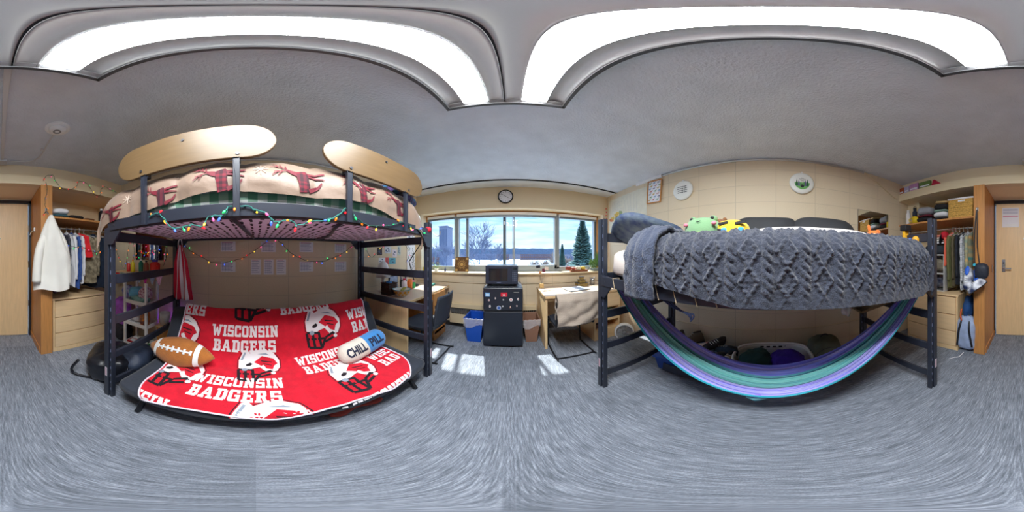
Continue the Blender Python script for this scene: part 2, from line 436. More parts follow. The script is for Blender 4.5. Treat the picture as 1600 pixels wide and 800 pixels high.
def carpet():
    m = bpy.data.materials.new('grey streaked plank carpet'); m.use_nodes = True
    n = m.node_tree; b = n.nodes['Principled BSDF']; l = n.links.new
    t = n.nodes.new('ShaderNodeTexCoord')
    br = n.nodes.new('ShaderNodeTexBrick'); br.offset = .5
    mp0 = n.nodes.new('ShaderNodeMapping'); mp0.inputs['Rotation'].default_value = (0, 0, PI/2); l(t.outputs['Object'], mp0.inputs[0]); l(mp0.outputs[0], br.inputs['Vector'])
    br.inputs['Scale'].default_value = 1; br.inputs['Brick Width'].default_value = 1.0; br.inputs['Row Height'].default_value = .5
    br.inputs['Mortar Size'].default_value = .0; br.inputs['Color1'].default_value = (.42, .42, .42, 1); br.inputs['Color2'].default_value = (.58, .58, .58, 1)
    mpn = n.nodes.new('ShaderNodeMapping'); mpn.inputs['Scale'].default_value = (170, 9, 1); l(t.outputs['Object'], mpn.inputs[0])
    z = n.nodes.new('ShaderNodeTexNoise'); z.inputs['Scale'].default_value = 1; z.inputs['Detail'].default_value = 5; z.inputs['Roughness'].default_value = .75; l(mpn.outputs[0], z.inputs['Vector'])
    mp2 = n.nodes.new('ShaderNodeMapping'); mp2.inputs['Scale'].default_value = (20, 3, 1); l(t.outputs['Object'], mp2.inputs[0])
    z2 = n.nodes.new('ShaderNodeTexNoise'); z2.inputs['Scale'].default_value = 1; z2.inputs['Detail'].default_value = 3; l(mp2.outputs[0], z2.inputs['Vector'])
    z3 = n.nodes.new('ShaderNodeTexNoise'); z3.inputs['Scale'].default_value = 260; z3.inputs['Detail'].default_value = 2; l(t.outputs['Object'], z3.inputs['Vector'])
    a1 = n.nodes.new('ShaderNodeMath'); a1.operation = 'MULTIPLY_ADD'; a1.inputs[1].default_value = .18; l(z2.outputs[0], a1.inputs[0])
    l(z.outputs[0], a1.inputs[2])
    a2 = n.nodes.new('ShaderNodeMath'); a2.operation = 'MULTIPLY_ADD'; a2.inputs[1].default_value = .45; l(br.outputs['Color'], a2.inputs[0]); l(a1.outputs[0], a2.inputs[2])
    a3 = n.nodes.new('ShaderNodeMath'); a3.operation = 'MULTIPLY_ADD'; a3.inputs[1].default_value = .30; l(z3.outputs[0], a3.inputs[0]); l(a2.outputs[0], a3.inputs[2])
    cr = n.nodes.new('ShaderNodeValToRGB'); r = cr.color_ramp
    r.elements[0].position = .80; r.elements[0].color = lin((66, 68, 74))
    r.elements[1].position = 1.24/1.0 if False else 1.0; r.elements[1].color = lin((124, 126, 134))
    sb = n.nodes.new('ShaderNodeMath'); sb.operation = 'SUBTRACT'; sb.inputs[1].default_value = .02; l(a3.outputs[0], sb.inputs[0])
    e = r.elements.new(.90); e.color = lin((98, 100, 108))
    mr = n.nodes.new('ShaderNodeMapRange'); mr.inputs['From Min'].default_value = .64; mr.inputs['From Max'].default_value = 1.30
    l(a3.outputs[0], mr.inputs['Value'])
    r.elements[0].position = .15; r.elements[1].position = .5; r.elements[2].position = .9
    r.elements[0].color = lin((84, 89, 98)); r.elements[1].color = lin((130, 137, 149)); r.elements[2].color = lin((196, 203, 218))
    l(mr.outputs[0], cr.inputs[0]); l(cr.outputs[0], b.inputs['Base Color'])
    bn = n.nodes.new('ShaderNodeBump'); bn.inputs['Strength'].default_value = .5; bn.inputs['Distance'].default_value = .004
    l(a3.outputs[0], bn.inputs['Height']); l(bn.outputs[0], b.inputs['Normal'])
    b.inputs['Roughness'].default_value = .95; b.inputs['Specular IOR Level'].default_value = .1
    return m
m_carpet = carpet()
m_wood = mat('pale maple veneer', (236, 203, 154), .42, var=.06, vs_=4, stretch=(1, 1, 14) if False else (14, 14, 1.2), detail=4)
m_woodh = mat('pale maple veneer laid flat', (228, 194, 146), .42, var=.06, vs_=4, stretch=(14, 1.2, 14), detail=4)
m_woodx = mat('pale maple drawer front', (236, 203, 158), .42, var=.05, vs_=4, stretch=(1.2, 14, 14), detail=4)
m_orange = mat('orange oak board', (198, 138, 78), .4, var=.16, vs_=4, stretch=(14, 14, 1), detail=4)
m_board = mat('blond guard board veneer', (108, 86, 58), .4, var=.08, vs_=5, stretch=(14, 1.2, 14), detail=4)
m_laminate = mat('grey beige desk laminate', (196, 176, 158), .35, var=.04, vs_=8)
m_black = mat('blue black enamelled steel', (40, 45, 58), .38, var=.08, vs_=3, spec=.6)
m_dark = mat('black plastic', (26, 28, 34), .45)
m_slot = mat('pale slot', (120, 130, 165), .5)
m_chrome = mat('brushed chrome', (200, 202, 205), .25, metal=1.)
m_white = mat('white plastic', (236, 236, 236), .4)
m_paper = mat('white paper', (240, 240, 246), .7)
m_ink = mat('blue grey ink', (130, 140, 175), .7)
m_pinkink = mat('pink ink', (214, 140, 165), .7)
m_alu = mat('grey aluminium window frame', (150, 158, 164), .4, metal=.3)
m_dalu = mat('dark slate window frame', (72, 88, 100), .45)
m_frame = mat('dark door frame paint', (44, 42, 42), .5)
m_steelgrey = mat('grey enamelled sheet', (150, 150, 150), .5)
m_mirror = mat('mirror glass', (235, 238, 238), .02, metal=1.)

def glassmat(name, tint=(1, 1, 1), refl=.004):
    m = bpy.data.materials.new(name); m.use_nodes = True
    n = m.node_tree; n.nodes.clear(); l = n.links.new
    o = n.nodes.new('ShaderNodeOutputMaterial'); t = n.nodes.new('ShaderNodeBsdfTransparent'); g = n.nodes.new('ShaderNodeBsdfGlossy')
    g.inputs['Roughness'].default_value = .02; t.inputs[0].default_value = (*tint, 1)
    x = n.nodes.new('ShaderNodeMixShader'); x.inputs[0].default_value = refl
    l(t.outputs[0], x.inputs[1]); l(g.outputs[0], x.inputs[2]); l(x.outputs[0], o.inputs[0])
    return m
m_glass = glassmat('window glass', (.92, .96, .98))
m_clear = glassmat('clear plastic', (.86, .86, .86), .18)

# ================================================================== ROOM SHELL
XW, YW, ZC = 1.72, 2.60, 2.42
YD = -2.34
struct('floor', MB().box(-2.0, 2.0, -2.6, 2.9, -.12, 0), m_carpet)
struct('ceiling', MB().box(-2.0, 2.0, -2.6, 2.75, ZC, ZC+.15), m_ceil)
struct('wall_left', MB().box(-XW-.2, -XW, -2.6, 3.1, 0, ZC), m_wy)
struct('wall_right', MB().box(XW, XW+.2, -2.6, 3.1, 0, ZC), m_wy)
struct('wall_window', MB().box(-XW, XW, YW, YW+.35, 2.04, ZC), m_plain)
b = MB().box(-XW, XW, YW, YW+.35, .80, .955).box(-XW, XW, YW-.012, YW+.35, 0, .79).box(-XW, -1.62, YW, YW+.35, .955, 2.04).box(1.62, XW, YW, YW+.35, .955, 2.04)
struct('wall_window_lower', b, m_wx)
b = MB().box(-XW, XW, YW-.07, YW+.30, .955, .978)
struct('trim_1', b, m_cream, bevel=.005)            # window sill
b = MB().box(-1.63, 1.63, YW+.19, YW+.30, 2.015, 2.04).box(-1.64, -1.6, YW+.19, YW+.30, .978, 2.04).box(1.6, 1.64, YW+.19, YW+.30, .978, 2.04)
struct('trim_2', b, m_orange)                       # wood strip round the window
# back wall with door, soffit and ledge
b = MB().box(-XW, -.46, YD-.15, YD, 0, 2.3).box(.46, XW, YD-.15, YD, 0, 2.3).box(-.46, .46, YD-.15, YD, 2.085, 2.3)
struct('wall_back', b, m_plain)
struct('wall_back_upper', MB().box(-XW, XW, YD-.15, -1.868, 2.10, ZC), m_plain)
b = MB().box(-XW, XW, -1.868, -1.785, 2.135, 2.23).box(-XW, XW, -1.868, -1.770, 2.10, 2.133)
struct('trim_3', b, m_cream, bevel=.004)            # the ledge over the closets
# door
b = MB().box(-.455, -.42, YD-.1, YD+.015, 0, 2.08).box(.42, .455, YD-.1, YD+.015, 0, 2.08).box(-.455, .455, YD-.1, YD+.015, 2.035, 2.08)
df = struct('trim_4', b, m_frame)
d = struct('door_1', MB().box(-.405, .405, YD-.05, YD-.005, .012, 2.03), m_wood)
d['label'] = 'pale wood room door'
for z in (.55, 1.13, 1.65):
    obj('hinge', MB().tube([(-.412, YD+.004, z-.045), (-.412, YD+.004, z+.045)], .008), m_chrome, d)
lv = obj('door_handle', MB().box(.268, .318, YD-.005, YD+.006, 1.02, 1.20), m_chrome, d, bevel=.004)
obj('lever', MB().tube([(.293, YD, 1.075), (.293, YD+.05, 1.075), (.27, YD+.055, 1.075), (.18, YD+.05, 1.072)], .009), m_chrome, lv)
obj('keyhole', MB().lathe([(.012, 0), (.012, .006)], (.293, YD+.006, 1.15), rot('X', -PI/2), 14), m_dark, lv)
obj('peephole', MB().lathe([(.009, 0), (.009, .006)], (0.0, YD-.003, 1.5), rot('X', -PI/2), 14), m_chrome, d)
# notice on the door
p = aty(1566, 325, YD); q = aty(1592, 355, YD)
b = MB().box(p.x, q.x, YD-.004, YD-.001, q.z, p.z)
b.mt(1)
for i in range(9): b.box(p.x-.012, q.x+.012, YD-.001, YD-.0002, p.z-.022-.009*i, p.z-.019-.009*i) if i != 4 else None
b.mt(2).box(p.x-.012, q.x+.012, YD-.001, YD, p.z-.14, p.z-.125)
b.mt(3).box(p.x-.045, q.x+.035, YD-.001, YD+.001, q.z+.012, q.z+.05)
nt_ = obj('door_notice', b, [m_paper, m_ink, m_pinkink, m_white], label='white printed notice taped high on the wood room door', cat='notice')

# ------------------------------------------------------------------ window
WY = 2.85
def rect_frame(mb, x0, x1, z0, z1, t, y0, y1):
    mb.box(x0, x1, y0, y1, z0, z0+t).box(x0, x1, y0, y1, z1-t, z1).box(x0, x0+t, y0, y1, z0+t, z1-t).box(x1-t, x1, y0, y1, z0+t, z1-t)
wn = []
for i, (x0, x1) in enumerate(((-1.6, -1.0), (-1.0, .80), (.80, 1.6))):
    b = MB(); rect_frame(b, x0, x1, .978, 2.015, .045, WY-.02, WY+.06)
    if i == 1:
        b.box(x0, x1, WY-.02, WY+.05, .978, 1.09)
    else: b.box(x0, x1, WY-.02, WY+.05, .978, 1.06)
    wobj = struct('window_%d' % (i+1), b, m_alu, bevel=.004); wn.append(wobj)
    obj('pane', MB().box(x0+.04, x1-.04, WY+.02, WY+.024, 1.0, 1.99), m_glass, wobj)
b = MB()
for x in (-.80, .03): rect_frame(b, x-.022, x+.022, 1.09, 1.97, .02, WY-.012, WY+.04)
obj('sash', b, m_alu, wn[1])
b = MB().box(-.155, -.105, WY-.02, WY+.035, 1.09, 1.97)
obj('sliding_stile', b, m_dalu, wn[1])
obj('latch', MB().box(-.145, -.115, WY-.045, WY-.02, 1.80, 1.86), m_white, wn[1], bevel=.004)
for x in (-.955, .755, -1.02): obj('pull_cord', MB().tube([(x, WY-.05, 1.95), (x, WY-.045, 1.1)], .004, 6), m_white, wn[1])
for i, (x0, x1) in enumerate(((-1.57, -1.02), (-.97, .77), (.83, 1.57))):
    b = MB().box(x0, x1, WY-.10, WY-.03, 1.965, 2.012); b.mt(1)
    for k in range(5): b.box(x0+.01, x1-.01, WY-.09, WY-.045, 1.928+.007*k, 1.932+.007*k)
    obj('raised_blind', b, [m_white, m_alu], label=['grey slatted blind pulled up over the left window pane', 'wide grey slatted blind pulled up over the middle window', 'grey slatted blind pulled up over the right window pane'][i], cat='blind', group='raised window blinds')
b = MB()
for x in (-1.60, 1.60):
    b.box(x-.02, x+.02, WY-.03, WY+.05, .978, 2.0)
struct('trim_5', b, m_dalu)

# curtain track on the ceiling
obj('curtain_track', MB().box(-1.70, 1.71, 2.292, 2.305, ZC-.018, ZC), m_dark, label='thin dark curtain track across the ceiling near the window', cat='curtain track')

# radiator / baseboard heater
t = thing('baseboard_heater', 'long beige baseboard heater under the window with perforated grille', 'heater', (-.4, 2.52, .10))
obj('cover', MB().box(-1.0, .38, 2.49, 2.587, .38, .455).box(-1.0, .38, 2.49, 2.50, .10, .27).box(-1.0, .38, 2.51, 2.587, .10, .12), m_cream, t, bevel=.005)
b = MB()
for k in range(46): b.box(-.99+.03*k, -.986+.03*k, 2.505, 2.58, .27, .38)
obj('grille', b, m_steelgrey, t)
obj('back_plate', MB().box(-1.0, .38, 2.575, 2.587, .12, .38), mat('dark rust dust', (120, 100, 80), .8, var=.4, vs_=20), t)
# baseboards
mb_dark = mat('dark vinyl baseboard', (58, 54, 54), .6)
struct('baseboard_back', MB().box(-.60, -.46, YD, YD+.01, 0, .09).box(.46, .60, YD, YD+.01, 0, .09), mb_dark)
struct('baseboard_window', MB().box(-XW, XW, 2.58, 2.588, 0, .09), mb_dark)

# ------------------------------------------------------------------ ceiling fixture
FX, FY0, FY1, FW = -.034, -.487, .815, .302
t = thing('ceiling_light', 'long grey office ceiling light with two curved glowing diffusers', 'ceiling light', (FX, .164, ZC))
m_fix = mat('satin grey fixture sheet', (168, 168, 170), .35, metal=.25)
m_lens = bpy.data.materials.new('glowing diffuser'); m_lens.use_nodes = True
_n = m_lens.node_tree; _n.nodes.clear(); _o = _n.nodes.new('ShaderNodeOutputMaterial'); _e = _n.nodes.new('ShaderNodeEmission')
_e.inputs[0].default_value = (.95, .985, 1, 1); _e.inputs[1].default_value = LAMP; _n.links.new(_e.outputs[0], _o.inputs[0])
b = MB()
for s_ in (-1, 1):
    b.box(FX+s_*FW, FX+s_*(FW-.012), FY0, FY1, 2.352, ZC)
b.box(FX-FW, FX+FW, FY0, FY0+.012, 2.352, ZC).box(FX-FW, FX+FW, FY1-.012, FY1, 2.352, ZC)
obj('housing', b, m_fix, t, bevel=.002)
b = MB()
for s_ in (-1, 1):
    b.box(FX+s_*(FW+.006), FX+s_*(FW-.012), FY0-.006, FY1+.006, 2.345, 2.352)
b.box(FX-FW, FX+FW, FY0-.006, FY0+.012, 2.345, 2.352).box(FX-FW, FX+FW, FY1-.012, FY1+.006, 2.345, 2.352)
obj('rim', b, mat('dark grey rim', (88, 90, 92), .4, metal=.4), t)
for s_ in (-1, 1):
    def f1(u, v, s_=s_):
        return V(FX+s_*(.202+.088*v), FY0+.012+(FY1-FY0-.024)*u, 2.360+.026*sin(v*PI)**.8)
    obj('reflector_panel', MB().grid(f1, 24, 12), m_fix, t, smooth=True, solid=.002)
    def f2(u, v, s_=s_):
        a = (v-.5)*2; return V(FX+s_*(.141+.060*a), FY0+.04+(FY1-FY0-.08)*u, 2.354-.004*(1-a*a))
    obj('diffuser', MB().grid(f2, 24, 10), m_lens, t, smooth=True)
    obj('diffuser_light_blocker', MB().box(FX+s_*.080, FX+s_*.202, FY0+.040, FY1-.040, 2.356, 2.372), m_fix, t)  # unseen box added to block the diffuser's upward glow from the grey panels
    def f3(u, v, s_=s_):
        return V(FX+s_*(.003+.077*v), FY0+.012+(FY1-FY0-.024)*u, 2.360+.014*sin(v*PI)**.8)
    obj('centre_panel', MB().grid(f3, 24, 8), m_fix, t, smooth=True, solid=.002)
b = MB().box(FX-FW+.012, FX+FW-.012, FY0+.012, FY0+.040, 2.364, 2.380).box(FX-FW+.012, FX+FW-.012, FY1-.040, FY1-.012, 2.364, 2.380).box(FX-FW+.012, FX+FW-.012, FY0+.012, FY1-.012, 2.395, 2.40)
obj('end_plate', b, m_fix, t)
obj('seam', MB().box(FX-.0032, FX+.0032, FY0+.012, FY1-.012, 2.364, 2.372), m_dark, t)

# ------------------------------------------------------------------ conduits, smoke detector
m_cond = mat('grey white conduit paint', (205, 205, 205), .5)
pts = smoothpts([(-.03, -1.75, ZC-.012), (-.20, -1.755, ZC-.012), (-.33, -1.73, ZC-.012), (-.40, -1.60, ZC-.012), (-.405, -1.35, ZC-.012), (-.405, -1.18, ZC-.012)], 5)
t = thing('ceiling_conduit', 'white painted conduit bending across the ceiling to the smoke detector', 'conduit', (-.2, -1.5, ZC))
obj('pipe', MB().tube(pts, .008), m_cond, t, smooth=True)
obj('junction_box', MB().box(-.075, .02, -1.83, -1.72, ZC-.035, ZC), m_cond, t, bevel=.004)
obj('raceway', MB().box(-.04, -.012, -1.73, FY0-.01, ZC-.018, ZC), m_cond, t, bevel=.003)
obj('clamp', MB().box(-.415, -.375, -1.48, -1.46, ZC-.022, ZC), m_cond, t)
t = thing('smoke_detector', 'round white smoke detector mounted on the ceiling near the door', 'smoke detector', (-.405, -1.10, ZC-.05))
obj('mounting_ring', MB().lathe([(.0, 0), (.092, 0), (.092, -.012), (.08, -.018), (0, -.018)], (-.405, -1.10, ZC), n=32), m_white, t, smooth=False)
obj('body', MB().lathe([(.066, -.014), (.062, -.042), (.045, -.054), (0, -.056)], (-.405, -1.10, ZC), n=32), m_white, t, smooth=True)
obj('vent', MB().lathe([(.030, -.0555), (.030, -.0585), (.016, -.0585), (.016, -.0555)], (-.40, -1.095, ZC), n=24, cap=False), m_steelgrey, t)
# raceways along the wall tops
obj('wall_conduit', MB().tube([(XW-.012, 1.30, 2.398), (XW-.012, -1.14, 2.398)], .011), m_cond, label='white conduit along the top of the right wall above the frisbees', cat='conduit', smooth=True)
obj('wall_conduit', MB().tube([(-XW+.012, 2.2, 2.398), (-XW+.012, -1.5, 2.398)], .011), m_cond, label='white conduit along the top of the left wall above the deer comforter', cat='conduit', smooth=True)
obj('cable_cover', MB().box(XW-.03, XW, 1.30, 1.78, 2.375, ZC), m_white, label='white plastic cable cover above the framed dinosaur picture', cat='cable cover', bevel=.003)
obj('slanted_cable', MB().tube([(XW-.008, -1.15, 2.395), (XW-.008, -1.2, 2.39), (XW-.008, -1.66, 2.15), (XW-.008, -1.74, 2.14)], .009), m_cream, label='cream painted cable slanting down the right wall to the closet ledge', cat='cable')
obj('low_cable', MB().tube([(XW-.006, 1.2, .405), (XW-.006, -1.2, .425)], .006), m_cream, label='cream cable running low along the right wall behind the hammock', cat='cable')

# ------------------------------------------------------------------ wall objects
# clock
t = thing('wall_clock', 'round black rimmed wall clock above the window', 'clock', (-.102, YW, 2.24))
Rc = rot('X', PI/2)
obj('rim', MB().lathe([(.100, 0), (.122, .004), (.124, .022), (.112, .032), (.104, .024), (.100, .01)], (-.102, YW, 2.24), Rc, 40, cap=False), m_dark, t, smooth=True)
obj('face', MB().lathe([(0, .022), (.106, .022)], (-.102, YW, 2.24), Rc, 40), m_paper, t)
for k in range(12):
    b = MB(); a = k*PI/6
    vs_, fs, wd = font_text(str(12 if k == 0 else k), .02)
    cx_, cz_ = -.102+.083*sin(a), 2.24+.083*cos(a); kk = .022
    b.flat(vs_, fs, lambda p_, q_: V(cx_+(p_-wd/2)*kk, YW-.0235, cz_+(q_-.35)*kk))
    obj('numeral', b, m_dark, t)
for ang, ln, wd in ((-55, .085, .004), (122, .055, .006)):
    a = math.radians(ang); c_ = V(-.102, YW-.026, 2.24); q = c_+V(sin(a), 0, cos(a))*ln
    obj('clock_hand', MB().bar(c_-V(sin(a), 0, cos(a))*.012, q, wd, .002, (0, 1, 0)), m_dark, t)

# wall papers on the left wall
rects = [(345, 377.5, 368, 393, 0), (408, 378, 431, 394, 1), (468, 378, 489.5, 394, 2), (523, 381, 541, 395, 0), (345, 409, 368, 425, 1),
         (392, 405.5, 408, 429, 2), (412, 405.5, 427.5, 429, 0), (431.5, 405.5, 447, 429, 2), (468, 409, 489.5, 424, 1), (523, 409, 541, 423.5, 0)]
plab = ['leftmost sheet of the upper row of papers behind the futon', 'second sheet in the upper row of papers, under the drooping light string peak', 'third sheet in the upper row of papers on the left wall', 'rightmost sheet of the upper row of papers near the bed post',
        'lower left landscape sheet with light string across its top', 'left one of three upright sheets side by side', 'middle one of three upright sheets side by side', 'right one of three upright sheets side by side', 'lower landscape sheet right of the three upright sheets', 'rightmost sheet of the lower row near the bed post']
for i, (a, b_, c_, d_, k) in enumerate(rects):
    p = atx(a, b_, -XW); q = atx(c_, d_, -XW); x = -XW+.001
    b = MB().box(x, x+.0015, p.y, q.y, q.z, p.z); b.mt(1)
    for r_ in range(7):
        z = p.z-(p.z-q.z)*(r_+1.2)/8.5
        ln = (q.y-p.y)*(.85-.25*((r_*7+i*3) % 3)/3)
        b.box(x+.0015, x+.0018, p.y+.01, p.y+.01+ln-.012, z, z+.0035)
    if k < 2:
        for r_ in range(4): b.box(x+.0015, x+.0018, p.y+.02+(q.y-p.y-.03)*r_/4, p.y+.022+(q.y-p.y-.03)*r_/4, q.z+.008, p.z-.012)
    b.mt(2).box(x+.0015, x+.002, p.y+.015, q.y-.03, p.z-.014, p.z-.008)
    obj('paper_sheet', b, [m_paper, m_ink, m_pinkink], label=plab[i], cat='paper', group='printed sheets on the left wall')

# frisbees on the right wall
def frisbee(py, pz, lab, kind):
    t = thing('flying_disc', lab, 'frisbee', (XW-.03, py, pz))
    R = Matrix(((0, 0, -1), (-1, 0, 0), (0, 1, 0)))   # local x->-y, y->z, z->-x  (disc top faces the room)
    c_ = V(XW-.002, py, pz)
    obj('disc', MB().lathe([(.120, 0), (.134, .006), (.136, .016), (.126, .026), (.108, .029), (0, .031)], c_, R, 48), mat('pearl white disc plastic', (232, 233, 228), .35), t, smooth=True)
    b = MB(); X = XW-.0345
    def F(u, v): return V(X, py-u, pz+v)
    if kind == 0:
        random.seed(3)
        for row in range(4):
            z = .042-.026*row
            for k in range(6):
                xx = -.055+.022*k+random.uniform(-.003, .003)
                vs_, fs = tess([circ(xx, z, .0095, 9, 1.1, .8)])
                b.flat(vs_, fs, F)
        b.mt(1)
        for row in range(4):
            z = .042-.026*row
            for k in range(6):
                xx = -.055+.022*k; vs_, fs = tess([circ(xx+.002, z, .004, 7)]); b.flat(vs_, fs, lambda u, v: V(X-.0004, py-u, pz+v))
        plaque(b.mt(0), 'ULTIMATE', F(0, .062), (0, -1, 0), (0, 0, 1), .009, .01) if False else None
        obj('print', b, [m_dark, m_white], t)
    else:
        mats = [mat('white print', (238, 240, 236), .5), mat('pine green print', (38, 104, 62), .5), mat('leaf green print', (110, 178, 96), .5), mat('violet print', (98, 88, 140), .5), m_dark]
        pts_ = [(cos(a)*.082, sin(a)*.082-.004) for a in [PI*(.98+1.04*i/18) for i in range(19)]]
        b.mt(2).flat(*tess([pts_]), F)
        def F2(u, v): return V(X-.0006, py-u, pz+v)
        for cx_, h, ww, mi in ((-.058, .055, .034, 1), (-.036, .030, .03, 3), (.056, .055, .034, 1), (.034, .026, .03, 3), (-.015, .0, .02, 1), (.018, -.004, .02, 1)):
            b.mt(mi)
            for k in range(3): b.flat(*tess([[(cx_-ww/2*(1-.2*k), -.045+k*.022), (cx_+ww/2*(1-.2*k), -.045+k*.022), (cx_, -.045+k*.022+(h+.045)*.5)]]), F2)
        b.mt(4).flat(*tess([circ(0, -.045, .02, 14)]), F2)
        for k, ln in enumerate((.03, .075, .05, .03)): b.flat(*tess([Rr(-ln/2, .056-.013*k, ln/2, .0595-.013*k)]), F2)
        obj('print', b, mats, t)
frisbee(.98, 2.09, 'white frisbee with black looping print beside the framed dinosaur picture', 0)
frisbee(-.36, 2.085, 'white frisbee with green forest print above the black pillow', 1)
for yy in (.98, -.36):
    obj('wall_hook', MB().box(XW-.015, XW, yy-.008, yy+.008, 2.215, 2.24), m_white, label='small white clip above the %s frisbee' % ('looping print' if yy > 0 else 'forest print'), cat='hook')

# topographic map poster
p0, p1 = 1.58, 2.55
b = MB().box(XW-.004, XW-.001, p0, p1, 1.55, 2.31)
mm = [mat('map paper', (226, 222, 204), .7, var=.05, vs_=10), mat('map yellow', (222, 190, 96), .7, var=.2, vs_=30), mat('map orange', (216, 140, 96), .7, var=.2, vs_=30), mat('map green', (160, 176, 130), .7), m_ink]
def Fm(u, v): return V(XW-.0048, p1-u, 1.55+v)
def Fm2(u, v): return V(XW-.0054, p1-u, 1.55+v)
random.seed(11)
for k in range(34):
    cx_ = random.uniform(.10, .55); cz_ = random.uniform(.08, .52)*(1-.3*cx_); r_ = random.uniform(.018, .05)
    pl = [(cx_+r_*(1+.5*random.uniform(-1, 1))*cos(a)*1.3, cz_+r_*(1+.5*random.uniform(-1, 1))*sin(a)) for a in [2*PI*i/9 for i in range(9)]]
    b.mt(random.choice((1, 1, 2, 3))).flat(*tess([pl]), Fm if k % 2 else Fm2)
for k in range(4):
    x0 = .60+.07*k; b.mt(1).flat(*tess([[(x0, .03), (x0+.03, .03), (x0+.08+.02*k, .34-.05*k), (x0+.055, .36-.05*k)]]), Fm)
b.mt(4)
for k in range(9): b.flat(*tess([Rr(.12, .70-.022*k, .30+.05*(k % 3), .702-.022*k)], .1), Fm2)
for k in range(5): b.flat(*tess([[(.45+.08*k, .72), (.4515+.08*k, .72), (.5215+.06*k, .42), (.52+.06*k, .42)]], .1), Fm2)
obj('map_poster', b, mm, label='large pale topographic map poster on the right wall near the window corner', cat='poster')
# framed dinosaur picture
t = thing('framed_picture', 'tilted wooden framed picture of small coloured dinosaurs', 'picture', (XW-.02, 1.43, 1.99))
R = rot('X', math.radians(4))
def FP(u, v, d=.0): return V(XW-.012-d, 1.43, 2.18)+R @ V(0, -u, v)
b = MB()
for (a, b_, c_, d_) in ((-.125, -.18, .125, -.165), (-.125, .165, .125, .18), (-.125, -.165, -.11, .165), (.11, -.165, .125, .165)):
    vs8 = [FP(x, y, d) for d in (0, .014) for x, y in Rr(a, b_, c_, d_)]
    b.add(vs8, [(0, 1, 2, 3), (4, 7, 6, 5), (0, 4, 5, 1), (1, 5, 6, 2), (2, 6, 7, 3), (3, 7, 4, 0)])
obj('frame', b, m_orange, t)
b = MB().flat(*tess([Rr(-.112, -.167, .112, .167)]), lambda u, v: FP(u, v, .003))
cols = [mat('dino %d' % i, c_, .6) for i, c_ in enumerate(((96, 150, 90), (200, 170, 70), (110, 160, 200), (190, 110, 100), (120, 120, 150)))]
DINO = [(-.5, 0), (-.2, .12), (0, .25), (.2, .2), (.35, .45), (.5, .5), (.52, .4), (.42, .32), (.3, .05), (.25, -.3), (.18, -.3), (.12, -.05), (-.05, -.05), (-.08, -.3), (-.15, -.3), (-.15, -.02)]
for i in range(7):
    for j in range(3):
        cx_ = -.072+.072*j+(.012 if i % 2 else -.012); cz_ = .135-.044*i; s_ = .06
        b.mt(1+(i+j*2) % 5).flat(*tess([[(cx_+x*s_, cz_+y*s_*.8) for x, y in DINO]]), lambda u, v: FP(u, v, .0045))
obj('artwork', b, [m_paper]+cols, t)
# mirrors
for sgn, lab, z0, z1 in ((-1, 'rectangular frameless mirror on the left wall behind the bed end', 1.2, 1.62), (1, 'rectangular frameless mirror on the right wall behind the fox plush', 1.28, 1.845)):
    t = thing('wall_mirror', lab, 'mirror', (sgn*XW, -1.31, z0))
    obj('glass', MB().box(sgn*(XW-.008), sgn*(XW-.006), -1.555, -1.06, z0, z1), m_mirror, t)
    obj('backing', MB().box(sgn*(XW-.006), sgn*(XW-.001), -1.558, -1.057, z0-.003, z1+.003), m_dark, t)

# ================================================================== BEDS
def slotted():
    m = bpy.data.materials.new('blue black steel with pale slots'); m.use_nodes = True
    n = m.node_tree; b = n.nodes['Principled BSDF']; l = n.links.new
    t = n.nodes.new('ShaderNodeTexCoord'); s = n.nodes.new('ShaderNodeSeparateXYZ'); l(t.outputs['Object'], s.inputs[0])
    d = n.nodes.new('ShaderNodeMath'); d.operation = 'DIVIDE'; d.inputs[1].default_value = .085; l(s.outputs['Z'], d.inputs[0])
    f = n.nodes.new('ShaderNodeMath'); f.operation = 'FRACT'; l(d.outputs[0], f.inputs[0])
    g = n.nodes.new('ShaderNodeMath'); g.operation = 'GREATER_THAN'; g.inputs[1].default_value = .68; l(f.outputs[0], g.inputs[0])
    x = n.nodes.new('ShaderNodeMixRGB'); x.inputs[1].default_value = lin((40, 45, 58)); x.inputs[2].default_value = lin((120, 130, 165))
    l(g.outputs[0], x.inputs[0]); l(x.outputs[0], b.inputs['Base Color']); b.inputs['Roughness'].default_value = .4
    return m
m_slotted = slotted()
m_sticker = mat('sticker white', (225, 215, 225), .5)
m_bolt = mat('dull bolt', (90, 92, 98), .35, metal=.8)
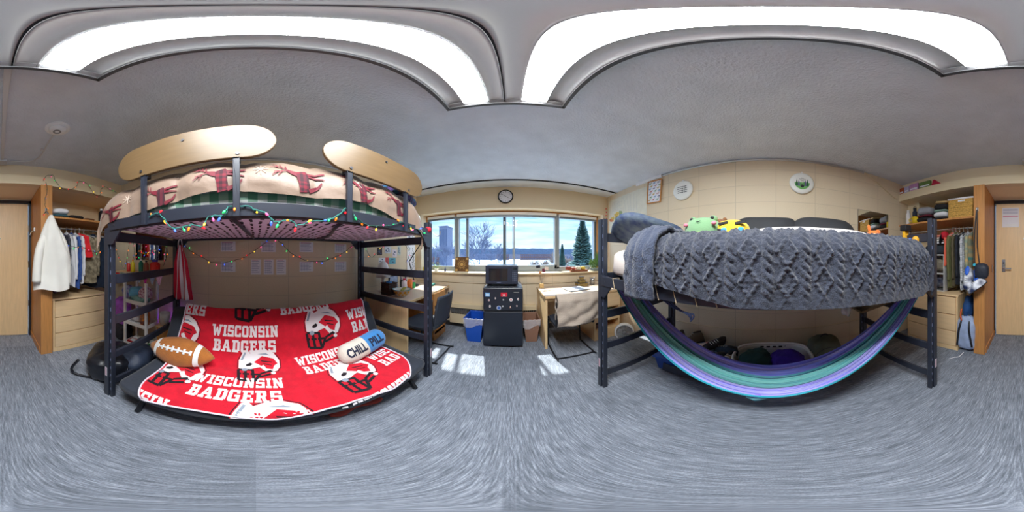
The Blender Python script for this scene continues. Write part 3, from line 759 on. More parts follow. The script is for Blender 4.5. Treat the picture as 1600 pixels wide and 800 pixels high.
def loft_bed(label, sg, xf, xb, ya, yb, tops, rails, side_z, front_x):
    """sg: side of the room, xf front post x, xb back post x, ya near-door end, yb window end"""
    t = thing('loft_bed', label, 'bed', (sg*(xf+xb)/2, (ya+yb)/2, 0))
    for (y, inn, top) in ((ya, 1, tops[0]), (yb, -1, tops[1])):
        for x in (xf, xb):
            X = sg*x
            b = MB().box(X-.024, X+.024, y-inn*.002-.022, y-inn*.002+.022, 0, top)
            b.box(X-.018, X+.018, y+inn*.030, y+inn*.050, .0, top)
            for k in range(int(top/.22)): b.box(X-.012, X+.012, y+inn*.015, y+inn*.034, .03+.22*k, .07+.22*k)
            po = obj('post', b, m_black, t, bevel=.004)
            obj('slotted_strip', MB().box(X-sg*.0195, X-sg*.0180, y+inn*.036, y+inn*.041, .05, top-.05), m_slotted, po)
            if x == xf:
                st = MB().box(X-sg*.0242, X-sg*.0248, y-inn*.002-.012, y-inn*.002+.010, .26, .36).mt(1).box(X-sg*.0248, X-sg*.0250, y-inn*.002-.004, y-inn*.002+.003, .27, .35)
                obj('warning_sticker', st, [m_sticker, m_pinkink], po, label='small white warning sticker')
        for z in rails:
            obj('end_rail', MB().box(sg*(xf+.02), sg*(xb-.02), y-.012, y+.012, z-.034, z+.034), m_black, t, bevel=.004)
    z0, z1 = side_z
    for x in (front_x, xb+.01):
        X = sg*x
        r_ = obj('side_rail', MB().box(X-.012, X+.012, ya+.05, yb-.05, z0, z1).box(X, X+sg*.045, ya+.05, yb-.05, z0, z0+.006), m_black, t, bevel=.002)
        for y, inn in ((ya, 1), (yb, -1)):
            g = MB().prism([(0, z1+.01), (.13, z1), (.13, z0), (.05, z0-.09), (0, z0-.09)], (X-.006, y+inn*.02, 0), (0, inn, 0), (0, 0, 1), (.012, 0, 0))
            obj('gusset', g, m_black, r_)
        for y in (ya+.09, yb-.09):
            bo = MB().lathe([(0, 0), (.008, 0), (.006, .005), (0, .006)], (X-sg*.008, y, (z0+z1)/2), Matrix(((0, 0, -sg), (0, 1, 0), (sg, 0, 0))), 10)
            obj('bolt', bo, m_bolt, r_)
    return t
bedL = loft_bed('tall black steel loft bed over the futon with two blond guard boards', -1, .69, 1.62, -.872, 1.225, (1.44, 1.535), (1.385, 1.087, .780, .470, .165), (1.415, 1.475), .668)
bedR = loft_bed('black steel loft bed on the right with the hammock slung beneath it', 1, .652, 1.56, -1.042, 1.055, (1.53, 1.53), (1.393, 1.087, .783, .484, .165), (1.035, 1.10), .632)

# deck of the left bed (spring fabric seen from below)
def deckmat():
    m = bpy.data.materials.new('lilac ticking with black zigzag springs'); m.use_nodes = True
    n = m.node_tree; b = n.nodes['Principled BSDF']; l = n.links.new
    t = n.nodes.new('ShaderNodeTexCoord'); nz = n.nodes.new('ShaderNodeTexNoise'); nz.inputs['Scale'].default_value = 14
    ad = n.nodes.new('ShaderNodeMixRGB'); ad.blend_type = 'ADD'; ad.inputs[0].default_value = .035
    l(t.outputs['Object'], nz.inputs['Vector']); l(t.outputs['Object'], ad.inputs[1]); l(nz.outputs['Color'], ad.inputs[2])
    br = n.nodes.new('ShaderNodeTexBrick'); br.offset = .5
    l(ad.outputs[0], br.inputs['Vector'])
    br.inputs['Scale'].default_value = 1; br.inputs['Brick Width'].default_value = .11; br.inputs['Row Height'].default_value = .052
    br.inputs['Mortar Size'].default_value = .0185; br.inputs['Color1'].default_value = lin((40, 38, 48)); br.inputs['Color2'].default_value = lin((52, 48, 60))
    br.inputs['Mortar'].default_value = lin((232, 220, 242))
    l(br.outputs['Color'], b.inputs['Base Color']); b.inputs['Roughness'].default_value = .8
    return m
obj('spring_deck', MB().box(-1.60, -.685, -.83, 1.18, 1.432, 1.452), deckmat(), bedL)
for (y0, y1) in ((-.12, -.02), (.42, .62)):
    b = MB().tube(smoothpts([(-.68, y0, 1.43), (-.85, y0+.03, 1.418), (-1.25, y1-.03, 1.416), (-1.61, y1, 1.43)], 4), .011, 8)
    obj('deck_brace', b, m_black, bedL, smooth=True)
obj('spring_deck', MB().box(.66, 1.54, -1.0, 1.01, 1.06, 1.075), m_dark, bedR)

# guard boards: outline measured on the plane x = -.655
def stadium(y0, y1, z0, z1, n=14):
    r = (z1-z0)/2*.98; zc = (z0+z1)/2; p = []
    rx = .13
    for i in range(n+1):
        a = -PI/2+PI*i/n; p.append((y1-rx+rx*cos(a), zc+(z1-z0)/2*sin(a)))
    for i in range(n+1):
        a = PI/2+PI*i/n; p.append((y0+rx+rx*cos(a), zc+(z1-z0)/2*sin(a)))
    return p
for (y0, y1, z0, z1, posts, scr) in ((-.735, .083, 1.702, 1.93, (-.53, -.078), ((285, 219), (220, 268), (371, 239))),
                                     (.285, 1.06, 1.690, 1.90, (.415, .845), ((549, 262), (604, 253), (639, 297)))):
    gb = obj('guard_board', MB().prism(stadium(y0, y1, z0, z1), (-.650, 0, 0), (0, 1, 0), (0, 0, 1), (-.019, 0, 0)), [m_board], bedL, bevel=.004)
    for a, b_ in scr:
        p = atx(a, b_, -.648)
        obj('screw', MB().lathe([(.004, .002), (.0085, .002), (.0085, 0), (0, -.001)], p, Matrix(((0, 0, 1), (0, 1, 0), (-1, 0, 0))), 14), m_bolt, gb)
    for y in posts:
        obj('guard_post', MB().box(-.655, -.637, y-.014, y+.014, 1.41, z0-.003).box(-.688, -.671, y-.014, y+.014, z0-.006, z0+.12).box(-.688, -.637, y-.014, y+.014, z0-.015, z0-.003), m_black, bedL, bevel=.002)

# mattresses
m_ging = checker('green gingham cotton', (228, 238, 232), (92, 150, 122), .042, c3=(150, 190, 168))
mt_ = MB().ell((-1.15, .175, 1.535), (.462, 1.02, .078), e=(.16, .3), nu=48, nv=12)
obj('mattress', mt_, m_ging, smooth=True, label='mattress in green and white gingham sheet under the deer comforter', cat='mattress')
m_sheet = mat('cream fitted sheet', (238, 228, 220), .8, bump=.3, bs=12)
def dd(q): return .03*nse(q.x, q.y, q.z, 6)
obj('mattress', MB().ell((1.10, .02, 1.195), (.445, 1.005, .115), e=(.16, .4), nu=48, nv=16, disp=dd), m_sheet, smooth=True, label='mattress in a cream fitted sheet on the right loft bed', cat='mattress')

# ---- draped sheets
def wrap(e, r):
    if e <= 0: return e, 0.
    if e < r*PI/2: return r*sin(e/r), r*(1-cos(e/r))
    return r, r+(e-r*PI/2)
def normal_off(S, s, t, off, h=.004):
    p = S(s, t)
    if off == 0: return p
    a = S(s+h, t)-S(s-h, t); b = S(s, t+h)-S(s, t-h); n = a.cross(b)
    if n.length < 1e-9: return p
    return p+n.normalized()*off

# left comforter: s along y, t across from the wall (0) to the front (1.3)
def SL(s, t):
    yc = .06; half = .96
    ey, dy = wrap(abs(s-yc)-half+.08, .14)
    y = yc+math.copysign(half-.08+ey, s-yc) if abs(s-yc) > half-.08 else s
    ex, dx = wrap(t-.80, .15)
    x = -1.628+(.80+ex if t > .80 else t)
    puff = .022*abs(sin(PI*(s+.05)/.31))**.6
    seam = .012*abs(sin(PI*(t)/.36))**.6
    w_ = .016*nse(s*3, t*4, 1.3)+.010*nse(s*9, t*8, 4.)+.004*nse(s*22, t*20, 9.)
    z = 1.700-dy*.92-dx+.03*cos((s-.1)*1.6)
    nx = min(1, dx/.15); 
    x += (puff+w_)*nx
    z += (puff+seam+w_)*(1-nx)
    y += math.copysign((w_)*min(1, dy/.14), s-yc)
    return V(x, y, max(z, 1.30))
def tmaxL(s):        # length of cloth hanging at the front
    drop = .205+.05*max(0, -.45-s)/.5+.045*max(0, s-.55)/.5+.012*sin(s*9)
    return .80+.235+(drop-.15)
m_com = mat('champagne comforter satin', (134, 112, 96), .5, var=.05, vs_=4, bump=.25, bs=25, sheen=.2)
m_plaid = checker('maroon plaid', (118, 18, 40), (52, 12, 26), .014, c3=(86, 16, 34))
m_maroon = mat('maroon print', (108, 16, 36), .7)
m_greenp = mat('dark green print', (16, 88, 66), .7)
m_snow = mat('white snowflake print', (186, 168, 154), .7)
b = MB()
nS, nT = 150, 64
s0, s1 = -1.10, 1.22
b.grid(lambda u, v: SL(s0+(s1-s0)*u, v*tmaxL(s0+(s1-s0)*u)), nS, nT)
def deer(cx, t0, sc_, mbody, mline, flipx=1):
    """deer lying on its back edge: antlers to the left, body block, legs to the right, as printed"""
    def T(p): return (cx+p[0]*sc_*flipx, t0+p[1]*sc_)
    def on(off): return lambda u, v: normal_off(SL, u, v, -off)
    body = [(-.28, -.30), (.12, -.42), (.26, -.25), (.22, .1), (.30, .62), (-.18, .72), (-.22, .25), (-.30, -.05)]
    vs_, fs = tess([[T(p) for p in body]], .025); b.mt(mbody).flat(vs_, fs, on(.004))
    parts = [[(-.28, -.30), (-.62, -.34), (-.66, -.22), (-.46, -.10), (-.28, -.06)],            # neck and head
             [(.16, -.30), (.95, -.42), (1.0, -.36), (.96, -.33), (.2, -.18)], [(.2, -.18), (.9, -.10), (.96, -.02), (.88, -.04), (.2, -.06)],
             [(.18, .5), (.62, .32), (.8, .08), (.84, .14), (.70, .42), (.26, .7)]]
    for a in ((( -.6, -.3), (-1.15, -.55)), ((-.6, -.28), (-1.2, -.16)), ((-.85, -.42), (-.95, -.72)), ((-1.0, -.48), (-1.2, -.8)), ((-.85, -.24), (-1.05, .02)), ((-1.0, -.2), (-1.28, .02)), ((-.7, -.36), (-.72, -.62)), ((-.95, -.46), (-1.35, -.5))):
        (ax, ay), (bx_, by) = a; nx_, ny_ = -(by-ay), bx_-ax; ln = math.hypot(nx_, ny_); nx_, ny_ = nx_/ln*.028, ny_/ln*.028
        parts.append([(ax+nx_, ay+ny_), (ax-nx_, ay-ny_), (bx_-nx_*.6, by-ny_*.6), (bx_+nx_*.6, by+ny_*.6)])
    for k_, pl in enumerate(parts):
        vs_, fs = tess([[T(p) for p in pl]], .025); b.mt(mline).flat(vs_, fs, on(.0048+.00012*k_))
for s_, t_, k in ((-.14, 1.015, .10), (.20, 1.01, .105), (-.44, 1.04, .09), (-.80, 1.06, .09), (.51, 1.01, .095), (.80, 1.02, .095)):
    deer(s_, t_, k, 1, 2)
for s_, t_, k in ((-.72, .76, .10), (-.44, .64, .10), (.10, .62, .10), (.72, .74, .09)):
    deer(s_, t_, k, 3, 3)
for s_, t_ in ((.02, .98), (-.36, .93), (.48, .98), (-.68, 1.0)):
    for k in range(4):
        a = k*PI/4; c_, n_ = (cos(a)*.03, sin(a)*.03), (-sin(a)*.0018, cos(a)*.0018)
        vs_, fs = tess([[(s_-c_[0]+n_[0], t_-c_[1]+n_[1]), (s_-c_[0]-n_[0], t_-c_[1]-n_[1]), (s_+c_[0]-n_[0], t_+c_[1]-n_[1]), (s_+c_[0]+n_[0], t_+c_[1]+n_[1])]], .03)
        b.mt(4).flat(vs_, fs, lambda u, v: normal_off(SL, u, v, -.004))
obj('deer_comforter', b, [m_com, m_plaid, m_maroon, m_greenp, m_snow], smooth=True, label='champagne comforter printed with maroon plaid deer on the left loft bed', cat='comforter')
m_tplaid = checker('teal purple plaid flannel', (38, 96, 128), (84, 60, 120), .03, c3=(30, 40, 70))
obj('pillow', MB().ell((-1.05, 1.02, 1.80), (.30, .22, .085), rotz(.35) @ rot('Y', .25), e=(.6, .8), disp=lambda q: .10*nse(q.x, q.y, q.z, 9)), m_tplaid, smooth=True, label='teal and purple plaid pillow at the window end of the left loft bed', cat='pillow')

# right comforter, dark slate, sculpted in cables
def cable(s, t):
    P = .142; k = (s/P) % 1.0
    h = 0.
    d = min(abs(k-.0), abs(k-1.0))*P
    if d < .026:                                # rope column
        c = cos(d/.026*PI/2); h = .015*c*(0.30+.70*abs(sin(PI*(t/.036)+ (1 if k < .5 else -1)*d*80)))
    q = (k-.5)*P
    tri = abs(((t/.115) % 1.0)*2-1)              # diamond lattice
    dd_ = abs(abs(q)-.036*tri)
    if dd_ < .011: h = max(h, .012*cos(dd_/.011*PI/2)*(.5+.5*abs(sin(t*150))))
    h += .0045*nse(s*90, t*90, 2.)+.004*nse(s*30, t*30, 5.)
    return h
def SR(s, t):
    # s along y (window + -> door -), t from the wall side to the front
    sy = -s                                   # distance towards the door end
    e2, d2 = wrap(sy-.84, .095)
    y = -(.84+e2) if sy > .84 else s
    r = .10; ex, dx = wrap(t-.42, r)
    x = 1.120-(.42+ex if t > .42 else t)
    z = 1.352-dx-d2
    h = cable(s, t)+.012*nse(s*2.5, t*3, 7.)
    if dx > .24: h *= max(.3, 1-(dx-.24)/.09)
    nx = min(1, dx/r); ny = min(1, d2/.095)
    x -= h*nx; z += h*(1-max(nx, ny)); y -= h*ny
    z += .012*cos(s*2)
    return V(x, y, z)
def botR(s):  # bottom height of the hanging front
    return 1.150-.115*min(1, max(0, (.72-s)/.60))-.05*max(0, -s)/.95
m_cable = mat('dark slate sculpted fleece', (46, 52, 68), .95, var=.22, vs_=30, bump=.7, bs=220, sheen=.35)
b = MB(); s0, s1 = .63, -1.12
def gR(u, v):
    s = s0+(s1-s0)*u
    tm = .42+.157+(1.352-.10-botR(max(s, -.95)))
    if s < -.84: tm -= .8*(-.84-s)
    return SR(s, v*tm)
b.grid(gR, 520, 210)
obj('cable_comforter', b, m_cable, smooth=True, label='dark slate comforter with sculpted cable pattern on the right loft bed', cat='comforter')
# turned-back corner at the window end
m_cable2 = mat('slate fleece underside', (54, 63, 84), .95, var=.15, vs_=60, bump=.8, bs=120, sheen=.3)
def fold(u, v):
    s = .675-.19*u; t = .22+.58*v
    p = SR(s, t); nx = min(1, max(0, (t-.42)/.157))
    k = .016+.014*sin(PI*u)+.004*nse(s*30, t*30)
    return p+V(-k*nx, 0, k*(1-nx)+.002)
b = MB().grid(fold, 24, 40)
obj('comforter_fold', b, m_cable2, smooth=True, solid=.02, label='turned back corner flap of the slate comforter beside the cream sheet', cat='comforter')
b = MB()
# ---- bedding and pillows on the right bed
m_galaxy = mat('dark blue swirl print', (44, 58, 96), .7, rgb2=(96, 110, 120), vs_=5, stretch=(2, 5, 5), bump=.3, bs=20)
def pz(q): return .10*nse(q.x, q.y, q.z, 5)
obj('body_pillow', MB().ell((.97, .87, 1.425), (.29, .19, .062), rotz(-.52) @ rot('Y', .20) @ rot('X', -.45), e=(.55, .8), disp=pz), m_galaxy, smooth=True, label='dark blue swirl patterned pillow leaning at the window end of the right bed', cat='pillow')
m_blackp = mat('black pillowcase', (50, 52, 56), .75, var=.1, vs_=5, bump=.3, bs=10)
def pill(c, sz, R, m, lab, ph=0):
    def fn(u, v):
        t = 2*PI*u; f = -PI/2+PI*v
        cx_ = math.copysign(abs(cos(t))**.5, cos(t)); sy_ = math.copysign(abs(sin(t))**.5, sin(t))
        rr = abs(cos(f))**.6
        q = V(sz[0]*cx_*rr, sz[1]*sy_*rr*(1-.06*abs(cx_)), sz[2]*sin(f)*(1-.55*max(abs(cx_*rr), abs(sy_*rr))**4))
        q *= 1+.05*nse(q.x+ph, q.y, q.z, 7)
        return Vector(c)+R @ q
    return obj('pillow', MB().grid(fn, 56, 20, cu=True), m, smooth=True, label=lab, cat='pillow', group='black pillows on the right bed')
pill((1.36, .015, 1.465), (.14, .29, .085), rot('Y', -1.05), m_blackp, 'left one of the two black pillows against the right wall', 0)
pill((1.34, -.50, 1.47), (.145, .30, .085), rot('Y', -1.0), m_blackp, 'right one of the two black pillows, nearer the mirror', 3)
m_wb = mat('white waffle blanket', (226, 220, 218), .9, bump=.6, bs=120)
obj('white_blanket', MB().ell((1.12, -.33, 1.385), (.17, .44, .055), e=(.5, .6), nu=48, disp=lambda q: .06*nse(q.x, q.y, q.z, 8)), m_wb, smooth=True, label='folded white textured blanket in front of the black pillows', cat='blanket')

# ---- plush toys
m_frog = mat('frog green plush', (122, 164, 120), .95, bump=.4, bs=200, sheen=.4)
t = thing('frog_plush', 'round green frog plush with pink cheeks on the right bed', 'plush toy', (.98, .41, 1.34))
obj('body', MB().ell((.98, .41, 1.41), (.10, .125, .088), rot('Y', .2), e=(.9, .85)), m_frog, t, smooth=True)
for yy in (.475, .335):
    e_ = obj('eye_bump', MB().ell((.965, yy, 1.484), (.028, .028, .026)), m_frog, t, smooth=True)
    obj('eye', MB().ell((.940, yy, 1.489), (.006, .012, .012), nu=12, nv=8), m_dark, e_, smooth=True)
obj('belly', MB().ell((.888, .39, 1.362), (.02, .06, .035)), mat('pale yellow plush', (232, 210, 150), .95), t, smooth=True)
for yy in (.495, .31): obj('cheek', MB().ell((.897, yy, 1.445), (.012, .016, .012), nu=12, nv=8), mat('pink felt', (226, 130, 150), .9), t, smooth=True)
obj('mouth', MB().tube([(.884, .42, 1.462), (.880, .405, 1.456), (.884, .39, 1.462)], .0022, 6), m_dark, t)
m_bear = mat('brown bear plush', (134, 88, 50), .95, var=.15, vs_=60, bump=.7, bs=150, sheen=.4)
m_muz = mat('tan muzzle plush', (196, 160, 116), .95)
t = thing('bear_plush', 'small brown bear plush between the frog and the yellow plush', 'plush toy', (1.13, .345, 1.34))
obj('body', MB().ell((1.13, .345, 1.40), (.05, .055, .06)), m_bear, t, smooth=True)
hd = obj('head', MB().ell((1.12, .345, 1.475), (.05, .054, .046)), m_bear, t, smooth=True)
for yy in (.385, .305): obj('ear', MB().ell((1.12, yy, 1.512), (.010, .018, .018), nu=12, nv=8), m_bear, hd, smooth=True)
obj('muzzle', MB().ell((1.075, .338, 1.462), (.02, .024, .018), nu=14, nv=8), m_muz, hd, smooth=True)
obj('nose', MB().ell((1.057, .338, 1.468), (.006, .009, .006), nu=10, nv=6), m_dark, hd, smooth=True)
m_bee = mat('yellow plush', (246, 206, 52), .9, bump=.3, bs=200, sheen=.3)
t = thing('yellow_plush', 'yellow plush toy with black stripes and light blue eyes on the right bed', 'plush toy', (1.0, .235, 1.34))
obj('body', MB().ell((1.0, .225, 1.405), (.085, .115, .072), e=(.9, .85)), m_bee, t, smooth=True)
for yy in (.255, .155):
    obj('brow', MB().bar((.925, yy+.035, 1.442), (.925, yy-.022, 1.450), .012, .014), m_dark, t)
    obj('eye', MB().ell((.921, yy, 1.397), (.008, .018, .020), e=(.5, .5), nu=12, nv=8), mat('light blue felt', (60, 160, 225), .8), t, smooth=True)
    obj('eye_stripe', MB().ell((.924, yy+.03, 1.397), (.008, .012, .018), e=(.5, .5), nu=12, nv=8), m_dark, t)
obj('wing', MB().ell((1.03, .33, 1.43), (.03, .02, .05), rot('X', .5)), m_bear, t, smooth=True)
m_fox = mat('orange plush', (238, 124, 44), .9, bump=.4, bs=200, sheen=.3)
t = thing('fox_plush', 'small orange fox plush with white muzzle below the mirror', 'plush toy', (1.0, -.74, 1.34))
obj('body', MB().ell((1.0, -.74, 1.37), (.045, .05, .04)), m_fox, t, smooth=True)
hd = obj('head', MB().ell((.985, -.74, 1.408), (.042, .052, .036)), m_fox, t, smooth=True)
obj('ear', MB().ell((.985, -.705, 1.455), (.010, .014, .032), rot('X', -.25), nu=12, nv=8), m_fox, hd, smooth=True)
obj('ear', MB().ell((.985, -.79, 1.435), (.012, .026, .020), rot('X', .4), nu=12, nv=8), m_fox, hd, smooth=True)
obj('muzzle', MB().ell((.945, -.728, 1.398), (.014, .032, .018), nu=14, nv=8), m_white, hd, smooth=True)
obj('nose', MB().ell((.931, -.728, 1.404), (.005, .008, .005), nu=10, nv=6), m_dark, hd, smooth=True)

# ================================================================== HAMMOCK
HL = lambda v: V(.76+.22*v, 1.03-.02*v, 1.0-.02*v)
HR = lambda v: V(.72+.16*v, -1.0, .99-.01*v)
def HS(u, v):
    a, c_ = HL(v), HR(v); M0 = V(.79+.26*v+.02*sin(v*PI), .0, .335+.04*(v-.5)+(.06*v*v)-.045*sin(PI*v))
    mid = (a+c_)/2; bow = 1-abs(2*u-1)**1.75
    p = a*(1-u)+c_*u+(M0-mid)*bow
    rp_ = .012*sin(v*38+2.5*sin(u*5))*(1-.35*bow)+.006*sin(v*85+u*6)+.012*nse(u*5, v*5, 3)
    return p+V(-rp_*.6, 0, rp_*.8)
m_ham = uvramp('teal and lilac hammock nylon', [(0, (40, 170, 190)), (.06, (178, 172, 240)), (.13, (120, 116, 225)), (.155, (190, 186, 244)), (.27, (130, 124, 228)), (.29, (184, 178, 242)), (.37, (40, 110, 130)), (.39, (136, 210, 210)), (.50, (108, 190, 194)), (.53, (144, 218, 214)), (.66, (36, 104, 120)), (.69, (90, 172, 180)), (.75, (150, 154, 236)), (.86, (182, 180, 244)), (.93, (130, 136, 226))], rough=.4, bump=.35, amt=.12, streak=(3, 55, 1))
t = thing('hammock', 'teal and lilac hammock slung under the right loft bed', 'hammock', (.92, 0, .3))
obj('cloth', MB().grid(HS, 120, 90), m_ham, t, smooth=True, solid=.002)
for q, z1 in ((HL(.5), 1.04), (HR(.5), 1.05)):
    obj('cord', MB().tube([q+V(-.08, 0, 0), q+V(0, 0, .05), q+V(.08, 0, 0)], .006, 6), m_dark, t)
b = MB().ell((.835, .055, .272), (.035, .05, .035), disp=lambda q: .35*nse(q.x, q.y, q.z, 30))
obj('stuff_sack', b, uvramp('sack nylon', [(0, (40, 160, 180)), (.5, (120, 190, 200)), (.7, (150, 120, 220))], rough=.4), t, smooth=True, label='small teal pouch hanging below the cloth')
# loops of tan cord round the right bed's rail
ORD = ['first', 'second', 'third', 'fourth', 'fifth', 'sixth', 'seventh']
for px in (962, 982, 1005, 1030, 1057, 1089, 1120):
    p = atx(px, 455, .632)
    if True:
        y = p.y
        obj('rail_tie', MB().tube([(.617, y+.012, 1.102), (.617, y-.008, 1.032), (.66, y, 1.03), (.66, y, 1.104), (.617, y+.012, 1.102)], .0022, 6, cap=False), mat('tan cord', (190, 170, 140), .8), label='%s tan cord round the right bed rail, counting from the window' % ORD.pop(0), cat='cord', group='tan cords round the right bed rail')
b = MB()
for i in range(3): b.tube(smoothpts([(.655, .50-.02*i, 1.03), (.66, .44-.03*i, .995-.008*i), (.655, .36-.02*i, .975), (.66, .34, .955-.01*i)], 4), .004, 6)
obj('cord_bundle', b, mat('navy webbing', (40, 52, 90), .8), label='dark blue webbing dangling from the front rail above the hammock', cat='cord')

# ================================================================== FUTON, BLANKET, PILLOWS
m_fut = mat('charcoal blue futon suede', (48, 54, 66), .85, var=.12, vs_=6, bump=.3, bs=60, sheen=.15)
FY = (-.745, 1.115)
t = thing('futon', 'low charcoal click-clack futon under the left loft bed', 'futon', (-1.0, .185, 0))
def soft_slab(p0, p1, th, y0, y1, mb, e=.14):
    """padded slab between profile points p0=(x,z) and p1, thickness th below"""
    d = V(p1[0]-p0[0], 0, p1[1]-p0[1]); ln = d.length; d.normalize(); n = V(-d.z, 0, d.x)
    if n.z < 0: n = -n
    c_ = V((p0[0]+p1[0])/2, (y0+y1)/2, (p0[1]+p1[1])/2)-n*th/2
    R = Matrix((d, V(0, 1, 0), n)).transposed()
    mb.ell(c_, (ln/2, (y1-y0)/2, th/2), R, e=(e, .35), nu=56, nv=14, disp=lambda q: .006*nse(q.x, q.y, q.z, 8))
    return mb
PF = [(-1.325, .790), (-1.13, .355), (-.622, .318)]      # back top, crease, front edge
obj('backrest', soft_slab(PF[0], (-1.10, .31), .12, FY[0], FY[1], MB()), m_fut, t, smooth=True)
obj('seat', soft_slab((-1.16, .352), PF[2], .11, FY[0], FY[1], MB()), m_fut, t, smooth=True)
obj('base_frame', MB().box(-1.25, -.72, FY[0]+.12, FY[0]+.16, .16, .215).box(-1.25, -.72, FY[1]-.16, FY[1]-.12, .16, .215).box(-.74, -.70, FY[0]+.12, FY[1]-.12, .16, .215).box(-1.25, -1.21, FY[0]+.12, FY[1]-.12, .16, .215), m_dark, t, bevel=.004)
for x, dx in ((-.74, .085), (-1.23, -.05)):
    for y, dy in ((FY[0]+.16, 0), (FY[1]-.14, 0)):
        obj('leg', MB().bar((x, y, .17), (x+dx, y+dy, 0.008), .03, .03, (0, 1, 0)), m_dark, t, bevel=.004)
# ---- blanket surface over the futon: s = y, t = length along the profile from the back top
prof = [(-1.385, .70), (-1.37, .775), (-1.325, .803), (-1.285, .775), (-1.235, .655), (-1.185, .530), (-1.13, .425), (-1.07, .378), (-.99, .370), (-.85, .362), (-.72, .352), (-.66, .346), (-.626, .334), (-.612, .314), (-.609, .296)]
pp = smoothpts([(a, 0, b_) for a, b_ in prof], 8)
cum = [0]
for i in range(1, len(pp)): cum.append(cum[-1]+(pp[i]-pp[i-1]).length)
TL = cum[-1]
def prof_at(t):
    t = min(max(t, 0), TL-1e-6)
    lo, hi = 0, len(cum)-1
    while hi-lo > 1:
        m = (lo+hi)//2
        if cum[m] <= t: lo = m
        else: hi = m
    k = (t-cum[lo])/(cum[hi]-cum[lo]); a = pp[lo].lerp(pp[hi], k)
    i0 = max(0, lo-2); i1 = min(len(pp)-1, hi+2)
    d = (pp[i1]-pp[i0]).normalized(); n = V(-d.z, 0, d.x)
    if n.x < 0: n = -n
    return a, n
def SB(s, t, off=0.):
    a, n = prof_at(t)
    w_ = .006*nse(s*4, t*4, 1)+.005*nse(s*9+t*6, t*9, 2)
    w_ += .010*math.exp(-((s-.33-.25*(t-.9))/.03)**2)*(t > .45)-.006*math.exp(-((s-.24-.25*(t-.9))/.03)**2)*(t > .45)
    return V(a.x, s, a.z)+n*(off+.006+w_)
# front hem follows the futon edge and dips
m_red = mat('red fleece', (214, 14, 44), .9, var=.12, vs_=18, bump=.5, bs=160, sheen=.1)
m_wfl = mat('white fleece print', (242, 236, 238), .9, bump=.3, bs=160)
m_bfl = mat('black fleece print', (30, 22, 30), .9)
m_gfl = mat('grey blue fleece print', (150, 162, 178), .9)
m_pip = mat('white overlock edge', (236, 226, 240), .9)
SL_, SR_ = -.600, .975
def edgeL(t): return SL_+.10*max(0, (t-(TL-.20))/.20)**2+.012*sin(t*9)
def edgeR(t): return SR_-.16*max(0, (t-(TL-.22))/.22)**2+.012*sin(t*8+1)
b = MB()
def gb(u, v):
    t = .03+(TL-.03)*v
    if v > .999: pass
    s = edgeL(t)+(edgeR(t)-edgeL(t))*u
    return SB(s, min(t, TL-.0005-.035*abs(sin(u*7))*(v > .97)))
b.grid(gb, 110, 90)
def art(polys, mi, off, maxlen=.022):
    for k_, p_ in enumerate(polys): art1([p_], mi, off+.00011*(k_ % 7), maxlen)
def art1(polys, mi, off, maxlen):
    vs_, fs = tess(polys, maxlen, clip=[(0, SL_+.012, -1), (0, SR_-.012, 1), (1, .04, -1), (1, TL-.012, 1)])
    # keep inside the rounded corners
    fs2 = [f for f in fs if all(edgeL(vs_[i][1])+.006 < vs_[i][0] < edgeR(vs_[i][1])-.006 for i in f)]
    b.mt(mi).flat(vs_, fs2, lambda u, v: SB(u, v, off))
def bl_text(s, cx, t0, h, width=None, ang=0.):
    """t grows downwards: letter tops at t0"""
    ps, wd = block_text(s); kx = (width/wd) if width else h/7; ky = h/7
    out = []
    for p in ps:
        q = []
        for a, c_ in p:
            x = (a-wd/2)*kx; y = (7-c_)*ky
            q.append((cx+x*cos(ang)-y*sin(ang), t0+x*sin(ang)+y*cos(ang)))
        out.append(q)
    art(out, 1, .0022)
def phrase(cx, t0, k=1., ang=0.):
    bl_text('WISCONSIN', cx, t0, .098*k, .50*k, ang)
    bl_text('BADGERS', cx-sin(ang)*.125*k, t0+.125*k, .105*k, .455*k, ang)
